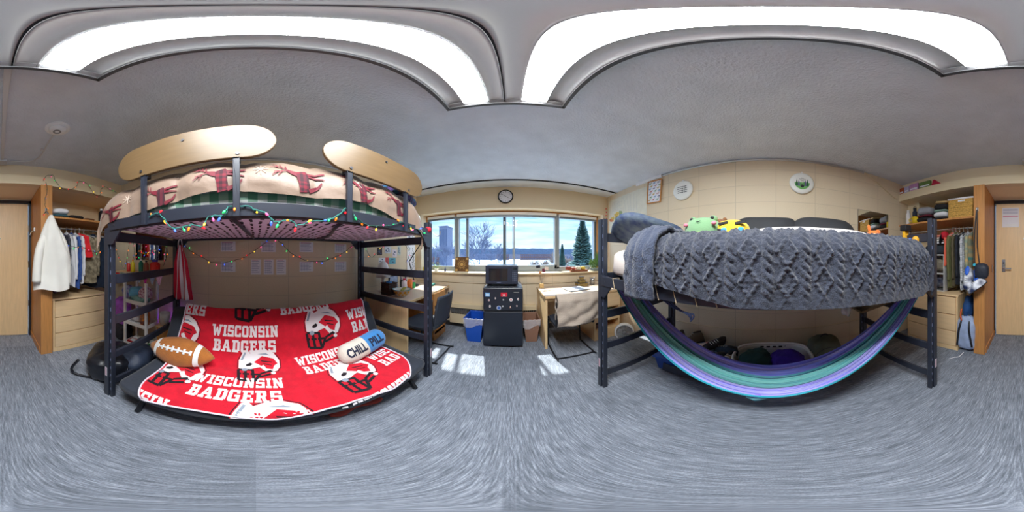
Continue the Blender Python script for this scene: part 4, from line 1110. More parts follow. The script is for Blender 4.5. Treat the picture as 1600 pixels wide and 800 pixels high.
def helmet(cx, tc_, k, ang=0., fl=1):
    """white helmet, red W, dark face cage; unit ~ half width 1"""
    def T(p): 
        x, y = p[0]*fl*k, -p[1]*k
        return (cx+x*cos(ang)-y*sin(ang), tc_+x*sin(ang)+y*cos(ang))
    shell = [(-.95, -.30), (-.98, .25), (-.78, .85), (-.60, .95), (-.45, .70), (-.1, .92), (.35, .95), (.75, .70), (1.0, .25), (.98, -.2), (.80, -.55), (.55, -.62), (.30, -.55), (.05, -.20), (-.25, -.30), (-.55, -.50)]
    big = [(x*1.07, y*1.08) for x, y in shell]
    art([[T(p) for p in big]], 2, .0016)
    art([[T((x*1.035, y*1.04)) for x, y in shell]], 0, .0019)
    art([[T(p) for p in shell]], 1, .0023)
    art([[T(p) for p in [(-.25, .15), (.15, .55), (.7, .38), (.9, .05), (.72, -.1), (.62, -.42), (.35, -.3), (.22, -.05), (.1, -.12), (-.05, .02)]]], 0, .0027)   # the red W on the side
    art([[T(p) for p in [(.1, .28), (.62, .17), (.62, .11), (.12, .2)]]], 2, .0031); art([[T(p) for p in [(.2, .08), (.6, -.04), (.6, -.09), (.22, .02)]]], 2, .0031)
    art([[T(p) for p in [(-.62, -.02), (-.42, .12), (-.3, .02), (-.42, -.12), (-.6, -.14)]]], 2, .0027)
    art([[T(p) for p in [(-.1, .68), (.35, .72), (.55, .58), (.3, .62)]]], 3, .0027)
    art([[T(p) for p in [(-.9, .3), (-.72, .78), (-.64, .74), (-.8, .26)]]], 3, .0027)
    def stroke(a, c_, w_, mi=2, off=.0027):
        nx_, ny_ = -(c_[1]-a[1]), c_[0]-a[0]; ln = math.hypot(nx_, ny_); nx_, ny_ = nx_/ln*w_, ny_/ln*w_
        art([[T((a[0]+nx_, a[1]+ny_)), T((a[0]-nx_, a[1]-ny_)), T((c_[0]-nx_, c_[1]-ny_)), T((c_[0]+nx_, c_[1]+ny_))]], mi, off)
    for a, c_ in (((-.95, -.4), (-.85, -1.25)), ((-.85, -1.25), (-.2, -1.35)), ((-.2, -1.35), (.05, -.75)), ((.05, -.75), (.55, -.5)), ((-.92, -.75), (-.02, -.8)), ((-.62, -.5), (-.55, -1.3)), ((-.3, -.4), (-.22, -1.3)), ((-.92, -.4), (-.3, -.45)), ((.55, -.55), (.62, -.85)), ((.0, -1.0), (.5, -.8))):
        stroke(a, c_, .065); 
    for a, c_ in (((-.78, -.55), (-.72, -1.12)), ((-.42, -.6), (-.38, -1.15))): stroke(a, c_, .03, 0, .003)
    art([[T(p) for p in circ(-.66, -.42, .13, 10)]], 3, .0033)
    art([[T(p) for p in circ(.62, -.72, .11, 10)]], 1, .0033)
# crest above: surface length of the back top is ~.16, crease ~.62, seat front ~TL-.1
TB = .12
phrase(-.085, TB+.165, 1.0, .0)                # large phrase on the backrest
bl_text('BADGERS', -.62, TB+.015, .095, .42)     # ...ERS at the left edge
bl_text('BADGERS', .40, TB-.015, .085, .42, -.06)
bl_text('WISCONSIN', .40, TB-.13, .085, .46)
phrase(1.02, TB+.10, 1.0, -.02)                 # WISC / BAD cut at the right edge
helmet(.535, TB+.20, .155, .05)
helmet(-.60, TB+.27, .16, .0, 1)
helmet(.0, TB-.10, .17, .05)
# around the crease
phrase(.49, TB+.44, .9, -.08)
helmet(.02, TB+.50, .14)
# seat
phrase(-.10, TB+.655, 1.0, .03)
helmet(-.47, TB+.66, .155, -.05, 1)
helmet(.58, TB+.74, .15, -.02)
phrase(.98, TB+.62, .85, -.05)
helmet(.06, TB+1.03, .16)
phrase(.42, TB+.97, 1.0, -.1) if False else bl_text('WISCONSIN', .60, TB+.98, .095, .50, -.06)
bl_text('WISCONSIN', -.62, TB+.95, .09, .50, .02)
# overlocked border
bd = MB()
pL = [SB(edgeL(.03+(TL-.035)*i/50)-.0, .03+(TL-.035)*i/50, .002) for i in range(51)]
pR = [SB(edgeR(.03+(TL-.035)*i/50)+.0, .03+(TL-.035)*i/50, .002) for i in range(51)]
pB = [gb(i/90, 1.0)+V(.002, 0, 0) for i in range(91)]
bd.tube(pL, .0055, 6); bd.tube(pR, .0055, 6); bd.tube(pB, .0065, 6)
bk = obj('red_blanket', b, [m_red, m_wfl, m_bfl, m_gfl], smooth=True, label='red team fleece blanket with white lettering and helmets over the futon', cat='blanket')
obj('edging', bd, m_pip, bk, smooth=True)

# football pillow
m_fb = mat('tan brown football plush', (172, 104, 44), .95, var=.12, vs_=20, bump=.4, bs=150, sheen=.2)
fa, fb2 = .29, .128
cF = V(-1.045, -.540, .468)
ex = (V(-.93, -.24, .552)-V(-1.02, -.77, .487)).normalized()
en = V(.80, -.02, .60); en = (en-ex*en.dot(ex)).normalized(); ey = en.cross(ex)
def FB(a, c_, top=1.):
    """a along length -1..1, c across -1..1 -> point on the pillow's face"""
    w_ = fb2*max(0., 1-abs(a)**2.0)**.85; 
    return cF+ex*(a*fa)+ey*(c_*w_)+en*(top*.075*max(0., (1-a*a))**.6*max(0., 1-c_*c_)**.5)
b = MB()
def ff(u, v):
    a = -1+2*v; t_ = 2*PI*u; w_ = fb2*max(0., 1-abs(a)**2.0)**.85; h = .075*max(0., 1-a*a)**.6
    wr = 1+.03*nse(a*4, sin(t_)*2, cos(t_)*2)
    return cF+ex*(a*fa)+(ey*(cos(t_)*w_)+en*(sin(t_)*h))*wr
b.grid(ff, 40, 30, cu=True)
fp = obj('football_pillow', b, m_fb, smooth=True, label='brown plush football pillow on the left end of the futon', cat='pillow')
for a0 in (-.66, .56):
    b = MB()
    def fs_(u, v, a0=a0):
        a = a0+.12*v; t_ = 2*PI*u; w_ = fb2*max(0., 1-abs(a)**2.0)**.85+.002; h = .075*max(0., 1-a*a)**.6+.002
        wr = 1+.03*nse(a*4, sin(t_)*2, cos(t_)*2)
        return cF+ex*(a*fa)+(ey*(cos(t_)*w_)+en*(sin(t_)*h))*wr
    obj('white_band', MB().grid(fs_, 40, 4, cu=True), m_white, fp, smooth=True, label='white band')
b = MB()
b.flat(*tess([Rr(-.5, -.06, .5, .06)], .03), lambda u, v: FB(u, v+.08)+en*.004)
for k in range(7):
    b.flat(*tess([Rr(-.5+.165*k-.03, -.19, -.5+.165*k+.03, .19)], .05), lambda u, v: FB(u, v+.08)+en*.005) if k < 7 else None
obj('laces', b, m_white, fp, smooth=True, solid=.002, label='white laces')

# chill pill pillow
cP = V(-1.0, .775, .475); ex = V(-.10, .95, .12).normalized()
en = V(.80, .1, .60); en = (en-ex*en.dot(ex)).normalized(); ey = en.cross(ex)
if ey.z < 0: ey = -ey
hl, rr_ = .235, .088
def CP(u, v):
    a = -1+2*v; t_ = 2*PI*u; x = a*hl; 
    core = hl-rr_; q = abs(x)-core; r = rr_ if q < 0 else math.sqrt(max(0, rr_*rr_-q*q))
    r *= 1+.03*nse(a*3, sin(t_), cos(t_))
    return cP+ex*x+ey*(cos(t_)*r)+en*(sin(t_)*r*.75)
m_pw = mat('cream plush', (226, 218, 206), .95, bump=.5, bs=200, sheen=.3)
m_pb = mat('sky blue plush', (62, 138, 208), .95, bump=.5, bs=200, sheen=.3)
tp = thing('pill_pillow', 'pill shaped plush pillow, half cream half blue, reading CHILL PILL', 'pillow', tuple(cP-V(0, 0, .08)))
def vmap(w0, w1): return lambda u, v: CP(u, .5+.5*math.copysign(abs(2*(w0+(w1-w0)*v)-1)**.8, (w0+(w1-w0)*v)-.5))
obj('cream_half', MB().grid(lambda u, v: CP(u, .5*(v**1.0) if True else 0), 36, 18, cu=True), m_pw, tp, smooth=True)
obj('blue_half', MB().grid(lambda u, v: CP(u, .5+.5*v), 36, 18, cu=True), m_pb, tp, smooth=True)
def word(s, xc, hh, wd_):
    vs_, fs, wd = font_text(s, .035); b = MB()
    vs2, f2 = tess([[vs_[i] for i in f] for f in fs], .12)
    kx = wd_/wd; ky = hh/.7
    def F(u, v):
        x = xc+(u-wd/2)*kx; y = (v-.35)*ky; c_ = min(.95, max(-.95, y/rr_)); t_ = math.acos(c_)
        q = abs(x)-(hl-rr_); r = rr_ if q < 0 else math.sqrt(max(0, rr_*rr_-q*q))
        return cP+ex*x+ey*y+en*(math.sqrt(max(.0001, r*r-y*y))*.75*1.03+.003)
    b.flat(vs2, f2, F); return b
obj('lettering', word('CHILL', -.105, .072, .175), mat('navy stitching', (34, 40, 66), .8), tp, label='dark CHILL lettering')
obj('lettering', word('PILL', .095, .072, .14), mat('navy stitching', (34, 40, 66), .8), tp, label='dark PILL lettering')
# reddish fabric peeking out from under the futon
b = MB().grid(lambda u, v: V(-.90+.17*v+.04*nse(u*3, v), .36+.36*u, .012+.05*abs(nse(u*7, v*5, 2))*(1-v)+.006), 24, 10)
obj('folded_fabric', b, mat('terracotta red fabric', (206, 92, 84), .8), smooth=True, solid=.006, label='terracotta red fabric on the floor peeking out under the futon', cat='fabric')

# ================================================================== FRIDGE, MICROWAVE, BINS
m_fr = mat('satin black fridge enamel', (34, 40, 52), .32, spec=.6)
x0, x1, yf = -.352, .132, 1.97
t = thing('mini_fridge', 'black mini fridge covered with round magnets below the window', 'fridge', (-.11, 2.2, 0))
obj('body', MB().box(x0+.003, x1-.003, yf+.055, 2.43, .018, .862), m_fr, t, bevel=.006)
obj('door', MB().box(x0, x1, yf, yf+.05, .03, .545), m_fr, t, bevel=.012)
fz = obj('freezer_door', MB().box(x0, x1, yf, yf+.05, .562, .858), m_fr, t, bevel=.012)
obj('door_grip', MB().box(x0+.01, x1-.01, yf+.002, yf+.03, .547, .560), m_dark, t)
for x in (x0+.04, x1-.04): obj('foot', MB().lathe([(.016, 0), (.016, .02)], (x, yf+.09, 0), n=12), m_dark, t)
def magnet(px, py, r, lab, kind):
    p = aty(px, py, yf); b = MB(); R = rot('X', PI/2)
    mats = [m_white, mat('magnet red', (206, 40, 60), .5), mat('magnet blue', (60, 110, 190), .5), mat('magnet tan', (196, 140, 110), .5), m_ink]
    c_ = V(p.x, yf-.0005, p.z)
    if kind == 'disc': b.lathe([(r, 0), (r, .003), (0, .003)], c_, R, 22); b.mt(1).lathe([(r*.55, .0032), (r*.55, .0036), (0, .0036)], c_, R, 16)
    elif kind == 'blue': b.lathe([(r, 0), (r, .003), (0, .003)], c_, R, 22); b.mt(2).lathe([(r*.8, .0032), (r*.8, .0037), (r*.45, .0037), (r*.45, .0032)], c_, R, 22); b.mt(4).prism([(-.7*r, -.1*r), (.7*r, -.1*r), (.7*r, .1*r), (-.7*r, .1*r)], c_-V(0, .0038, 0), (1, 0, 0), (0, 0, 1), (0, -.001, 0)); b.mt(2).prism([(-.4*r, -.4*r), (.4*r, -.4*r), (0, .45*r)], c_-V(0, .004, 0), (1, 0, 0), (0, 0, 1), (0, -.001, 0))
    elif kind == 'star':
        pl = [((r if k % 2 else r*.62)*cos(PI*k/5), (r if k % 2 else r*.62)*sin(PI*k/5)) for k in range(10)]
        b.prism(pl, c_, (1, 0, 0), (0, 0, 1), (0, -.003, 0)); b.mt(4).lathe([(r*.3, .0032), (r*.3, .0036), (0, .0036)], c_, R, 12)
    elif kind == 'oval': b.lathe([(r, 0), (r, .003), (0, .003)], c_, R, 22, sx=.75, sy=1.2); b.mt(3).lathe([(r*.5, .0032), (r*.5, .0036), (0, .0036)], c_, R, 12)
    elif kind == 'pawn': b.mt(3).prism([(-.8*r, -1.2*r), (.8*r, -1.2*r), (.45*r, 0), (.5*r, .6*r), (0, 1.2*r), (-.5*r, .6*r), (-.45*r, 0)], c_, (1, 0, 0), (0, 0, 1), (0, -.003, 0)); b.mt(0).lathe([(r*.4, .0032), (r*.4, .0036), (0, .0036)], c_, R, 12)
    obj('fridge_magnet', b, mats, label=lab, cat='magnet', group='magnets on the freezer door')
magnet(764, 469, .012, 'small round white magnet nearest the left edge of the freezer door', 'disc')
magnet(774, 466, .010, 'small white magnet second from the left, highest of the small ones', 'oval')
magnet(786.5, 468.5, .011, 'small star shaped magnet under the red card', 'star')
magnet(798.5, 468.5, .020, 'larger white disc magnet with red centre, right of the star', 'disc')
magnet(809.5, 467.5, .014, 'white oval magnet near the right edge of the freezer door', 'oval')
magnet(765.5, 478.5, .015, 'white oval magnet at the lower left of the freezer door', 'oval')
magnet(779.5, 481, .027, 'largest round magnet, with a blue ring', 'blue')
magnet(785.5, 478.5, .012, 'small white flower magnet touching the blue ring magnet', 'star')
magnet(797.5, 479.5, .013, 'tan figure shaped magnet in the lower row', 'pawn')
magnet(807.5, 478, .009, 'tiny round magnet at the lower right of the freezer door', 'disc')
p = aty(758, 457, yf); q = aty(765.5, 463.5, yf)
b = MB().box(p.x, q.x, yf-.003, yf, q.z, p.z).mt(1).box(p.x+.008, q.x-.006, yf-.0035, yf-.003, q.z+.008, p.z-.012)
obj('blue_sticker', b, [mat('pale blue label', (96, 160, 220), .5), mat('label blue', (200, 225, 245), .5)], label='square light blue sticker at the top left of the freezer door', cat='sticker')
p = aty(782.5, 457, yf); q = aty(792.5, 463.5, yf)
b = MB().box(p.x, q.x, yf-.003, yf, q.z, p.z).mt(1)
vs_, fs, wd = font_text('W', .06)
kx = .026/wd
b.flat(vs_, fs, lambda u, v: V((p.x+q.x)/2+(u-wd/2)*kx, yf-.0035, q.z+.013+v*.026))
b.box(p.x+.015, q.x-.015, yf-.0035, yf-.003, q.z+.004, q.z+.007)
obj('red_magnet_card', b, [mat('magnet card red', (214, 36, 60), .5), m_white], label='red rectangular magnet card with a white W on the freezer door', cat='magnet')
obj('brand_badge', MB().box(.02, .085, yf-.001, yf, .800, .806), m_steelgrey, fz)
obj('purple_magnet', MB().box(x0-.012, x0+.002, yf+.06, yf+.10, .72, .80), mat('purple rubber', (128, 60, 170), .6), label='purple clip stuck on the left side of the fridge', cat='magnet', bevel=.004)
# microwave
m_mw = mat('dark blue black microwave shell', (44, 52, 70), .3, spec=.6)
t = thing('microwave', 'black countertop microwave on top of the mini fridge', 'microwave', (-.125, 2.2, .868))
mx0, mx1, my = -.337, .075, 2.05
obj('body', MB().box(mx0, mx1, my+.012, 2.36, .885, 1.13), m_mw, t, bevel=.006)
dr = obj('door', MB().box(mx0, mx1-.085, my, my+.012, .893, 1.125), m_mw, t, bevel=.003)
obj('window', MB().box(mx0+.045, mx1-.13, my-.002, my, .935, 1.09), mat('dark microwave glass', (30, 34, 44), .08, spec=.8), dr)
cp = obj('control_panel', MB().box(mx1-.083, mx1, my, my+.012, .893, 1.125), m_mw, t, bevel=.003)
obj('display', MB().box(mx1-.07, mx1-.015, my-.001, my, 1.075, 1.10), mat('dim display', (24, 40, 50), .2), cp)
for i in range(5):
    for j in range(3): b = MB().box(mx1-.07+.019*j, mx1-.057+.019*j, my-.0012, my, .93+.026*i, .943+.026*i); obj('button', b, mat('button grey', (96, 104, 124), .5), cp)
obj('badge', MB().box(-.19, -.14, my-.001, my, .908, .914), m_ink, dr)
for x in (mx0+.03, mx1-.03):
    for y in (my+.04, 2.33): obj('foot', MB().lathe([(.012, 0), (.012, .024)], (x, y, .862), n=12), m_dark, t)
# bins
def bin_(x0, x1, y0, y1, h, m, name, lab, bagm):
    t = thing(name, lab, 'waste bin', ((x0+x1)/2, (y0+y1)/2, 0))
    tp = .035; b = MB()
    def ring(k, z, o=0.):
        a = tp*(1-k)+o; return [(x0+a, y0+a, z), (x1-a, y0+a, z), (x1-a, y1-a, z), (x0+a, y1-a, z)]
    vs_ = ring(0, .0)+ring(1, h)+ring(1, h, .006)+ring(0, .012, .006)
    fs = [(3, 2, 1, 0)]
    for l_ in range(3):
        for k in range(4): fs.append((l_*4+k, l_*4+(k+1) % 4, (l_+1)*4+(k+1) % 4, (l_+1)*4+k))
    fs.append((12, 13, 14, 15)); b.add(vs_, fs)
    obj('bucket', b, m, t, bevel=.01)
    rim = MB().tube([V(x0-.004, y0-.004, h), V(x1+.004, y0-.004, h), V(x1+.004, y1+.004, h), V(x0-.004, y1+.004, h)], .008, 8, closed=True)
    obj('rim', rim, m, t)
    def bag(u, v):
        P_ = [(x0, y0), (x1, y0), (x1, y1), (x0, y1), (x0, y0)]; k = min(3, int(u*4)); f = u*4-k
        bx_ = P_[k][0]+(P_[k+1][0]-P_[k][0])*f; by_ = P_[k][1]+(P_[k+1][1]-P_[k][1])*f
        cx_, cy_ = (x0+x1)/2, (y0+y1)/2
        o = -.05 if v < .5 else .014; wv = .008*nse(u*40, v*12, 3)
        kk = abs(v-.5)*2
        if v < .5: z = h+.008-.18*kk; s = 1-.12*kk
        else: z = h+.008-(.12+.03*sin(u*23))*kk; s = 1.05+.02*(kk > 0)-.03*kk
        return V(cx_+(bx_-cx_)*s+wv, cy_+(by_-cy_)*s+wv, z+wv)
    obj('liner_bag', MB().grid(bag, 96, 14), bagm, t, smooth=True, label='clear plastic liner folded over the rim')
    return t
m_bag = mat('crumpled clear bag film', (236, 236, 242), .25, alpha=.38)
bin_(-.625, -.375, 2.06, 2.40, .385, mat('royal blue plastic', (24, 84, 190), .4), 'recycling_bin', 'royal blue recycling bin with clear liner left of the fridge', m_bag)
bin_(.15, .365, 2.10, 2.42, .37, mat('brown beige plastic', (150, 112, 92), .5), 'trash_bin', 'brown waste bin with clear liner between fridge and desk', m_bag)

# ================================================================== DESKS
t = thing('desk', 'maple desk right of the fridge with grey top and draped chair in front', 'desk', (.93, 2.2, 0))
DT = .76
obj('desk_top', MB().box(.385, 1.50, 1.875, 2.53, DT-.028, DT).mt(1).box(.39, 1.495, 1.885, 2.525, DT, DT+.002), [m_woodh, m_laminate], t, bevel=.002)
obj('side_panel', MB().box(.395, .42, 1.90, 2.52, .0, DT-.028), m_wood, t)
obj('modesty_panel', MB().box(.42, 1.05, 2.44, 2.455, .22, DT-.028), m_wood, t)
obj('rail', MB().box(.42, 1.05, 1.93, 1.95, DT-.075, DT-.028), m_wood, t)
pd = obj('pedestal', MB().box(1.05, 1.072, 1.90, 2.50, 0, DT-.028).box(1.455, 1.477, 1.90, 2.50, 0, DT-.028).box(1.072, 1.455, 2.47, 2.49, 0, DT-.028).box(1.072, 1.455, 1.90, 2.47, .40, .42).box(1.072, 1.455, 1.90, 2.47, .30, .40).box(1.072, 1.455, 1.90, 2.47, .15, .17).box(1.072, 1.455, 1.90, 1.92, 0, .15).box(1.072, 1.455, 1.90, 2.47, .505, .52), m_wood, t)
obj('drawer', MB().box(1.06, 1.47, 1.88, 1.90, .525, .725), m_woodx, t, bevel=.003)
obj('green_folder', MB().box(1.12, 1.42, 1.96, 2.30, .421, .448), mat('green folder', (70, 140, 96), .6), label='green folder in the upper slot of the right desk pedestal', cat='folder', bevel=.003)
obj('storage_box', MB().box(1.10, 1.30, 1.95, 2.25, .171, .275).mt(1).box(1.098, 1.302, 1.948, 2.252, .245, .262), [mat('brown box', (120, 96, 88), .7), m_dark], label='small brown box on the lower shelf of the right desk pedestal', cat='box', bevel=.003)
t = thing('desk', 'maple desk along the left wall behind the loft bed, crowded with things', 'desk', (-1.36, 1.95, 0))
obj('desk_top', MB().box(-1.715, -1.01, 1.36, 2.50, DT-.028, DT).mt(1).box(-1.71, -1.02, 1.37, 2.49, DT, DT+.002), [m_wood, m_laminate], t, bevel=.002)
obj('side_panel', MB().box(-1.70, -1.03, 1.37, 1.395, 0, DT-.028), m_wood, t)
pd = obj('pedestal', MB().box(-1.70, -1.0, 1.93, 1.95, 0, DT-.028).box(-1.70, -1.0, 2.29, 2.31, 0, DT-.028).box(-1.70, -1.68, 1.95, 2.29, 0, DT-.028).box(-1.68, -1.0, 1.95, 2.29, .34, .36).box(-1.68, -1.0, 1.95, 2.29, .10, .12).box(-1.02, -1.0, 1.95, 2.29, 0, .12).box(-1.68, -1.0, 1.95, 2.29, .56, .73), m_orange, t)
m_roll = mat('white roll', (232, 230, 236), .7)
for (x, y, z, r_, lab) in ((-1.08, 2.10, .361, .045, 'white paper roll at the front of the upper shelf under the left desk'), (-1.12, 2.20, .361, .05, 'white paper roll beside the first one on the shelf under the left desk'), (-1.10, 2.06, .121, .04, 'white bottle shaped roll on the bottom shelf under the left desk')):
    obj('paper_roll', MB().lathe([(r_*.35, 0), (r_, 0), (r_, .11), (r_*.35, .11), (r_*.35, 0)], (x, y, z), n=24), m_roll, label=lab, cat='roll', group='white rolls under the left desk')

# chairs
m_seat = mat('black mesh chair back', (48, 54, 66), .6)
def chair(c, ang, lab, cloth=False, white=False):
    """sled chair; local: back at -y, seat forward to +y"""
    R = rotz(ang); c = V(*c)
    def T(x, y, z): return c+R @ V(x, y, z)
    t = thing('desk_chair', lab, 'chair', tuple(c))
    for s_ in (-1, 1):
        x = s_*.22
        pts = [T(x, -.20, .80), T(x, -.20, .52), T(x, -.17, .44), T(x, .12, .43), T(x, .20, .40), T(x, .18, .04), T(x, .12, .012), T(x, -.20, .012), T(x, -.26, .02)]
        obj('sled_leg', MB().tube(smoothpts(pts, 5), .011, 8), m_dark, t, smooth=True)
    obj('cross_bar', MB().tube([T(-.22, -.22, .012), T(.22, -.22, .012)], .010, 8), m_dark, t)
    obj('seat', MB().ell(T(0, 0, .45), (.225, .215, .022), R, e=(.4, .6), nu=36), m_seat, t, smooth=True)
    def bk(u, v): 
        x = (u-.5)*.44; return T(x*(1-.08*abs(2*v-1)), -.215-.03*cos((u-.5)*PI)*1-.05*v, .50+.33*v)
    obj('backrest', MB().grid(bk, 16, 12), m_seat, t, smooth=True, solid=.014)
    if cloth:
        def cl(u, v):
            a = v*2-1; x = (u-.5)*.47
            k = abs(a); side = 1 if a > 0 else -1
            h = .85-.35*k*(1-.10*(u)) if side > 0 else .845-.30*k
            yy = -.262+(-.045 if side > 0 else .055)*min(1, k*6)-.04*cos((u-.5)*PI)+.012*nse(u*6, v*9, 2)+.010*sin(v*26+u*9)*(.3+k)
            return T(x+.01*nse(u*3, v*9), yy, h+.01*nse(u*5, v*2, 5)-.02*(1-cos((u-.5)*PI))*0)
        obj('draped_sweater', MB().grid(cl, 40, 60), mat('oatmeal knit', (180, 166, 152), .9, bump=.4, bs=60, bstretch=(1, 1, 3)), smooth=True, solid=.012, label='oatmeal coloured sweater draped over the right desk chair', cat='sweater')
    return t
chair((.68, 1.85, 0), 0., 'black sled desk chair with a sweater over its back at the right desk', cloth=True)
chair((-.96, 1.64, 0), PI/2, 'black sled desk chair with mesh back tucked at the left desk')

# things on the right desk
t = thing('laptop', 'closed silver laptop on the right desk', 'laptop', (.97, 2.15, DT))
P4 = [atz(870, 450, DT), atz(899, 447, DT), atz(911, 453, DT), atz(880, 457.5, DT)]
P4 = [V(.72, 2.27, 0), V(1.02, 2.33, 0), V(1.09, 2.08, 0), V(.76, 2.02, 0)]
obj('base', MB().prism([(p.x, p.y) for p in P4], (0, 0, DT+.003), (1, 0, 0), (0, 1, 0), (0, 0, .009)), m_alu, t, bevel=.003)
obj('lid', MB().prism([(p.x, p.y) for p in P4], (0, 0, DT+.0125), (1, 0, 0), (0, 1, 0), (0, 0, .006)), mat('silver lid', (206, 214, 228), .3, metal=.4), t, bevel=.003)
# photo clip holder
t = thing('photo_clip_holder', 'small block with wire clips holding photos and a black flag on the right desk', 'photo holder', (.45, 2.42, DT))
obj('block', MB().box(.415, .475, 2.40, 2.45, DT+.002, DT+.07), mat('tan print block', (206, 170, 110), .6, var=.3, vs_=60), t, bevel=.003)
m_wire = mat('wire', (150, 150, 156), .3, metal=.8)
for k, (dx, h, col, sz) in enumerate(((-.055, .30, (34, 36, 50), (.062, .045)), (-.02, .21, (206, 150, 110), (.045, .045)), (.03, .24, (110, 36, 60), (.045, .055)), (.075, .27, (225, 205, 190), (.06, .045)))):
    x = .445
    obj('wire', MB().tube([(x, 2.42, DT+.06), (x+dx*.6, 2.42, DT+.06+h*.5), (x+dx, 2.42, DT+.02+h)], .0015, 5), m_wire, t)
    b = MB().obox((x+dx, 2.418, DT+h+.03), (sz[0], .002, sz[1]), rot('Y', (-.15, .1, -.1, .2)[k]))
    obj('photo', b, mat('photo %d' % k, col, .5, var=.3, vs_=60), t)
# stacked box tower
t = thing('stacked_box', 'three tier stack of small brown boxes with black edges on the right desk', 'boxes', (1.10, 2.42, DT))
m_bx = mat('old map cardboard', (150, 124, 66), .7, var=.4, vs_=40)
for k, (w_, z0, h) in enumerate(((.17, .002, .05), (.105, .056, .045), (.062, .105, .045))):
    bx_ = obj('box_tier', MB().box(1.10-w_/2, 1.10+w_/2, 2.42-w_/2.6, 2.42+w_/2.6, DT+z0, DT+z0+h), m_bx, t, bevel=.002)
    obj('lid_edge', MB().box(1.10-w_/2-.008, 1.10+w_/2+.008, 2.42-w_/2.6-.008, 2.42+w_/2.6+.008, DT+z0+h-.004, DT+z0+h+.003), m_dark, bx_)
obj('drinking_glass', MB().lathe([(0, .004), (.042, .004), (.048, .13), (.045, .13), (.039, .008), (0, .008)], (1.30, 2.42, DT), n=28), m_clear, smooth=True, label='clear tumbler beside the stacked boxes on the right desk', cat='glass')

# ---- things on the sill
SZ = .978
t = thing('seedling_tray', 'yellow tub with green seedlings at the left end of the window sill', 'plant', (-1.42, 2.60, SZ))
obj('tub', MB().box(-1.56, -1.44, 2.56, 2.66, SZ, SZ+.07), mat('yellow tub', (232, 210, 60), .5), t, bevel=.005)
b = MB()
for k in range(8):
    a = k*.8; b.tube(smoothpts([(-1.30, 2.6, SZ+.01), (-1.30+.02*cos(a), 2.6+.02*sin(a), SZ+.07), (-1.30+.06*cos(a), 2.6+.05*sin(a), SZ+.10+.02*(k % 3))], 3), [.002]*3*2+[.001], 5)
    b.ell((-1.30+.065*cos(a), 2.6+.055*sin(a), SZ+.11+.02*(k % 3)), (.018, .010, .004), rotz(a), nu=8, nv=6)
obj('sprouts', b, mat('sprout green', (104, 156, 66), .6), t)
obj('pot', MB().lathe([(0, 0), (.03, 0), (.038, .05), (.034, .05), (.02, .02)], (-1.30, 2.60, SZ), n=20), m_white, t)
t = thing('small_bottle', 'tiny dark blue bottle on the sill left of the carved panel', 'bottle', (-1.13, 2.60, SZ))
obj('bottle_body', MB().lathe([(0, 0), (.016, 0), (.017, .04), (.008, .05), (.008, .06), (0, .06)], (-1.13, 2.60, SZ), n=16), mat('blue glass', (30, 50, 110), .2), t, smooth=True)
obj('cap', MB().lathe([(.010, .058), (.010, .075), (0, .075)], (-1.13, 2.60, SZ), n=12), m_dark, t)
# carved wooden panel
t = thing('carved_panel', 'square carved wooden sun panel leaning on the window sill', 'wood carving', (-.87, 2.68, SZ))
p = V(-.965, 2.63, SZ); e1 = V(.24, .0, 0); wv = .245
obj('board', MB().obox((-.845, 2.66, SZ+.127), (.24, .012, .25), rot('X', -.12)), mat('burnt wood', (110, 74, 36), .6, var=.3, vs_=20), t)
b = MB(); R = rot('X', -.12)
def FC(u, v): return V(-.845, 2.66, SZ+.127)+R @ V(u, -.0075, v)
for k in range(16):
    a = k*PI/8; a2 = a+.11
    b.flat(*tess([[(.045*cos(a-.1), .045*sin(a-.1)), (.11*cos(a2)*(1 if k % 2 else .8), .11*sin(a2)*(1 if k % 2 else .8)), (.045*cos(a+.16), .045*sin(a+.16))]], .1), FC)
b.flat(*tess([circ(0, 0, .03, 16)], .1), FC)
for (a, c_) in ((-.112, -.115), (.072, -.115), (-.112, .08), (.072, .08)): b.flat(*tess([Rr(a, c_, a+.04, c_+.035)], .1), FC)
obj('relief', b, mat('pale carved wood', (214, 170, 96), .6), t)
# food tray
t = thing('snack_tray', 'wooden tray with red and yellow food packets on the window sill', 'tray', (1.15, 2.62, SZ))
obj('tray', MB().box(.98, 1.29, 2.56, 2.66, SZ, SZ+.035), mat('tray wood', (140, 84, 56), .6, var=.2), t, bevel=.003)
for k, (x, s_, col) in enumerate(((.94, .05, (150, 62, 44)), (1.03, .035, (176, 80, 60)), (1.12, .05, (240, 226, 200)), (1.21, .045, (224, 190, 74)))):
    obj('packet', MB().ell((x, 2.60, SZ+.035+s_*.6), (s_, .035, s_*.62), e=(.7, .7), nu=14, nv=8, disp=lambda q: .2*nse(q.x, q.y, q.z, 30)), mat('packet %d' % k, col, .5, var=.25, vs_=40), t, smooth=True)
obj('small_white_jar', MB().lathe([(0, 0), (.028, 0), (.03, .06), (.022, .075), (.022, .10), (0, .10)], (1.36, 2.62, SZ), n=20), m_clear, label='small clear jar with red dots between snack tray and plants', cat='jar', smooth=True)
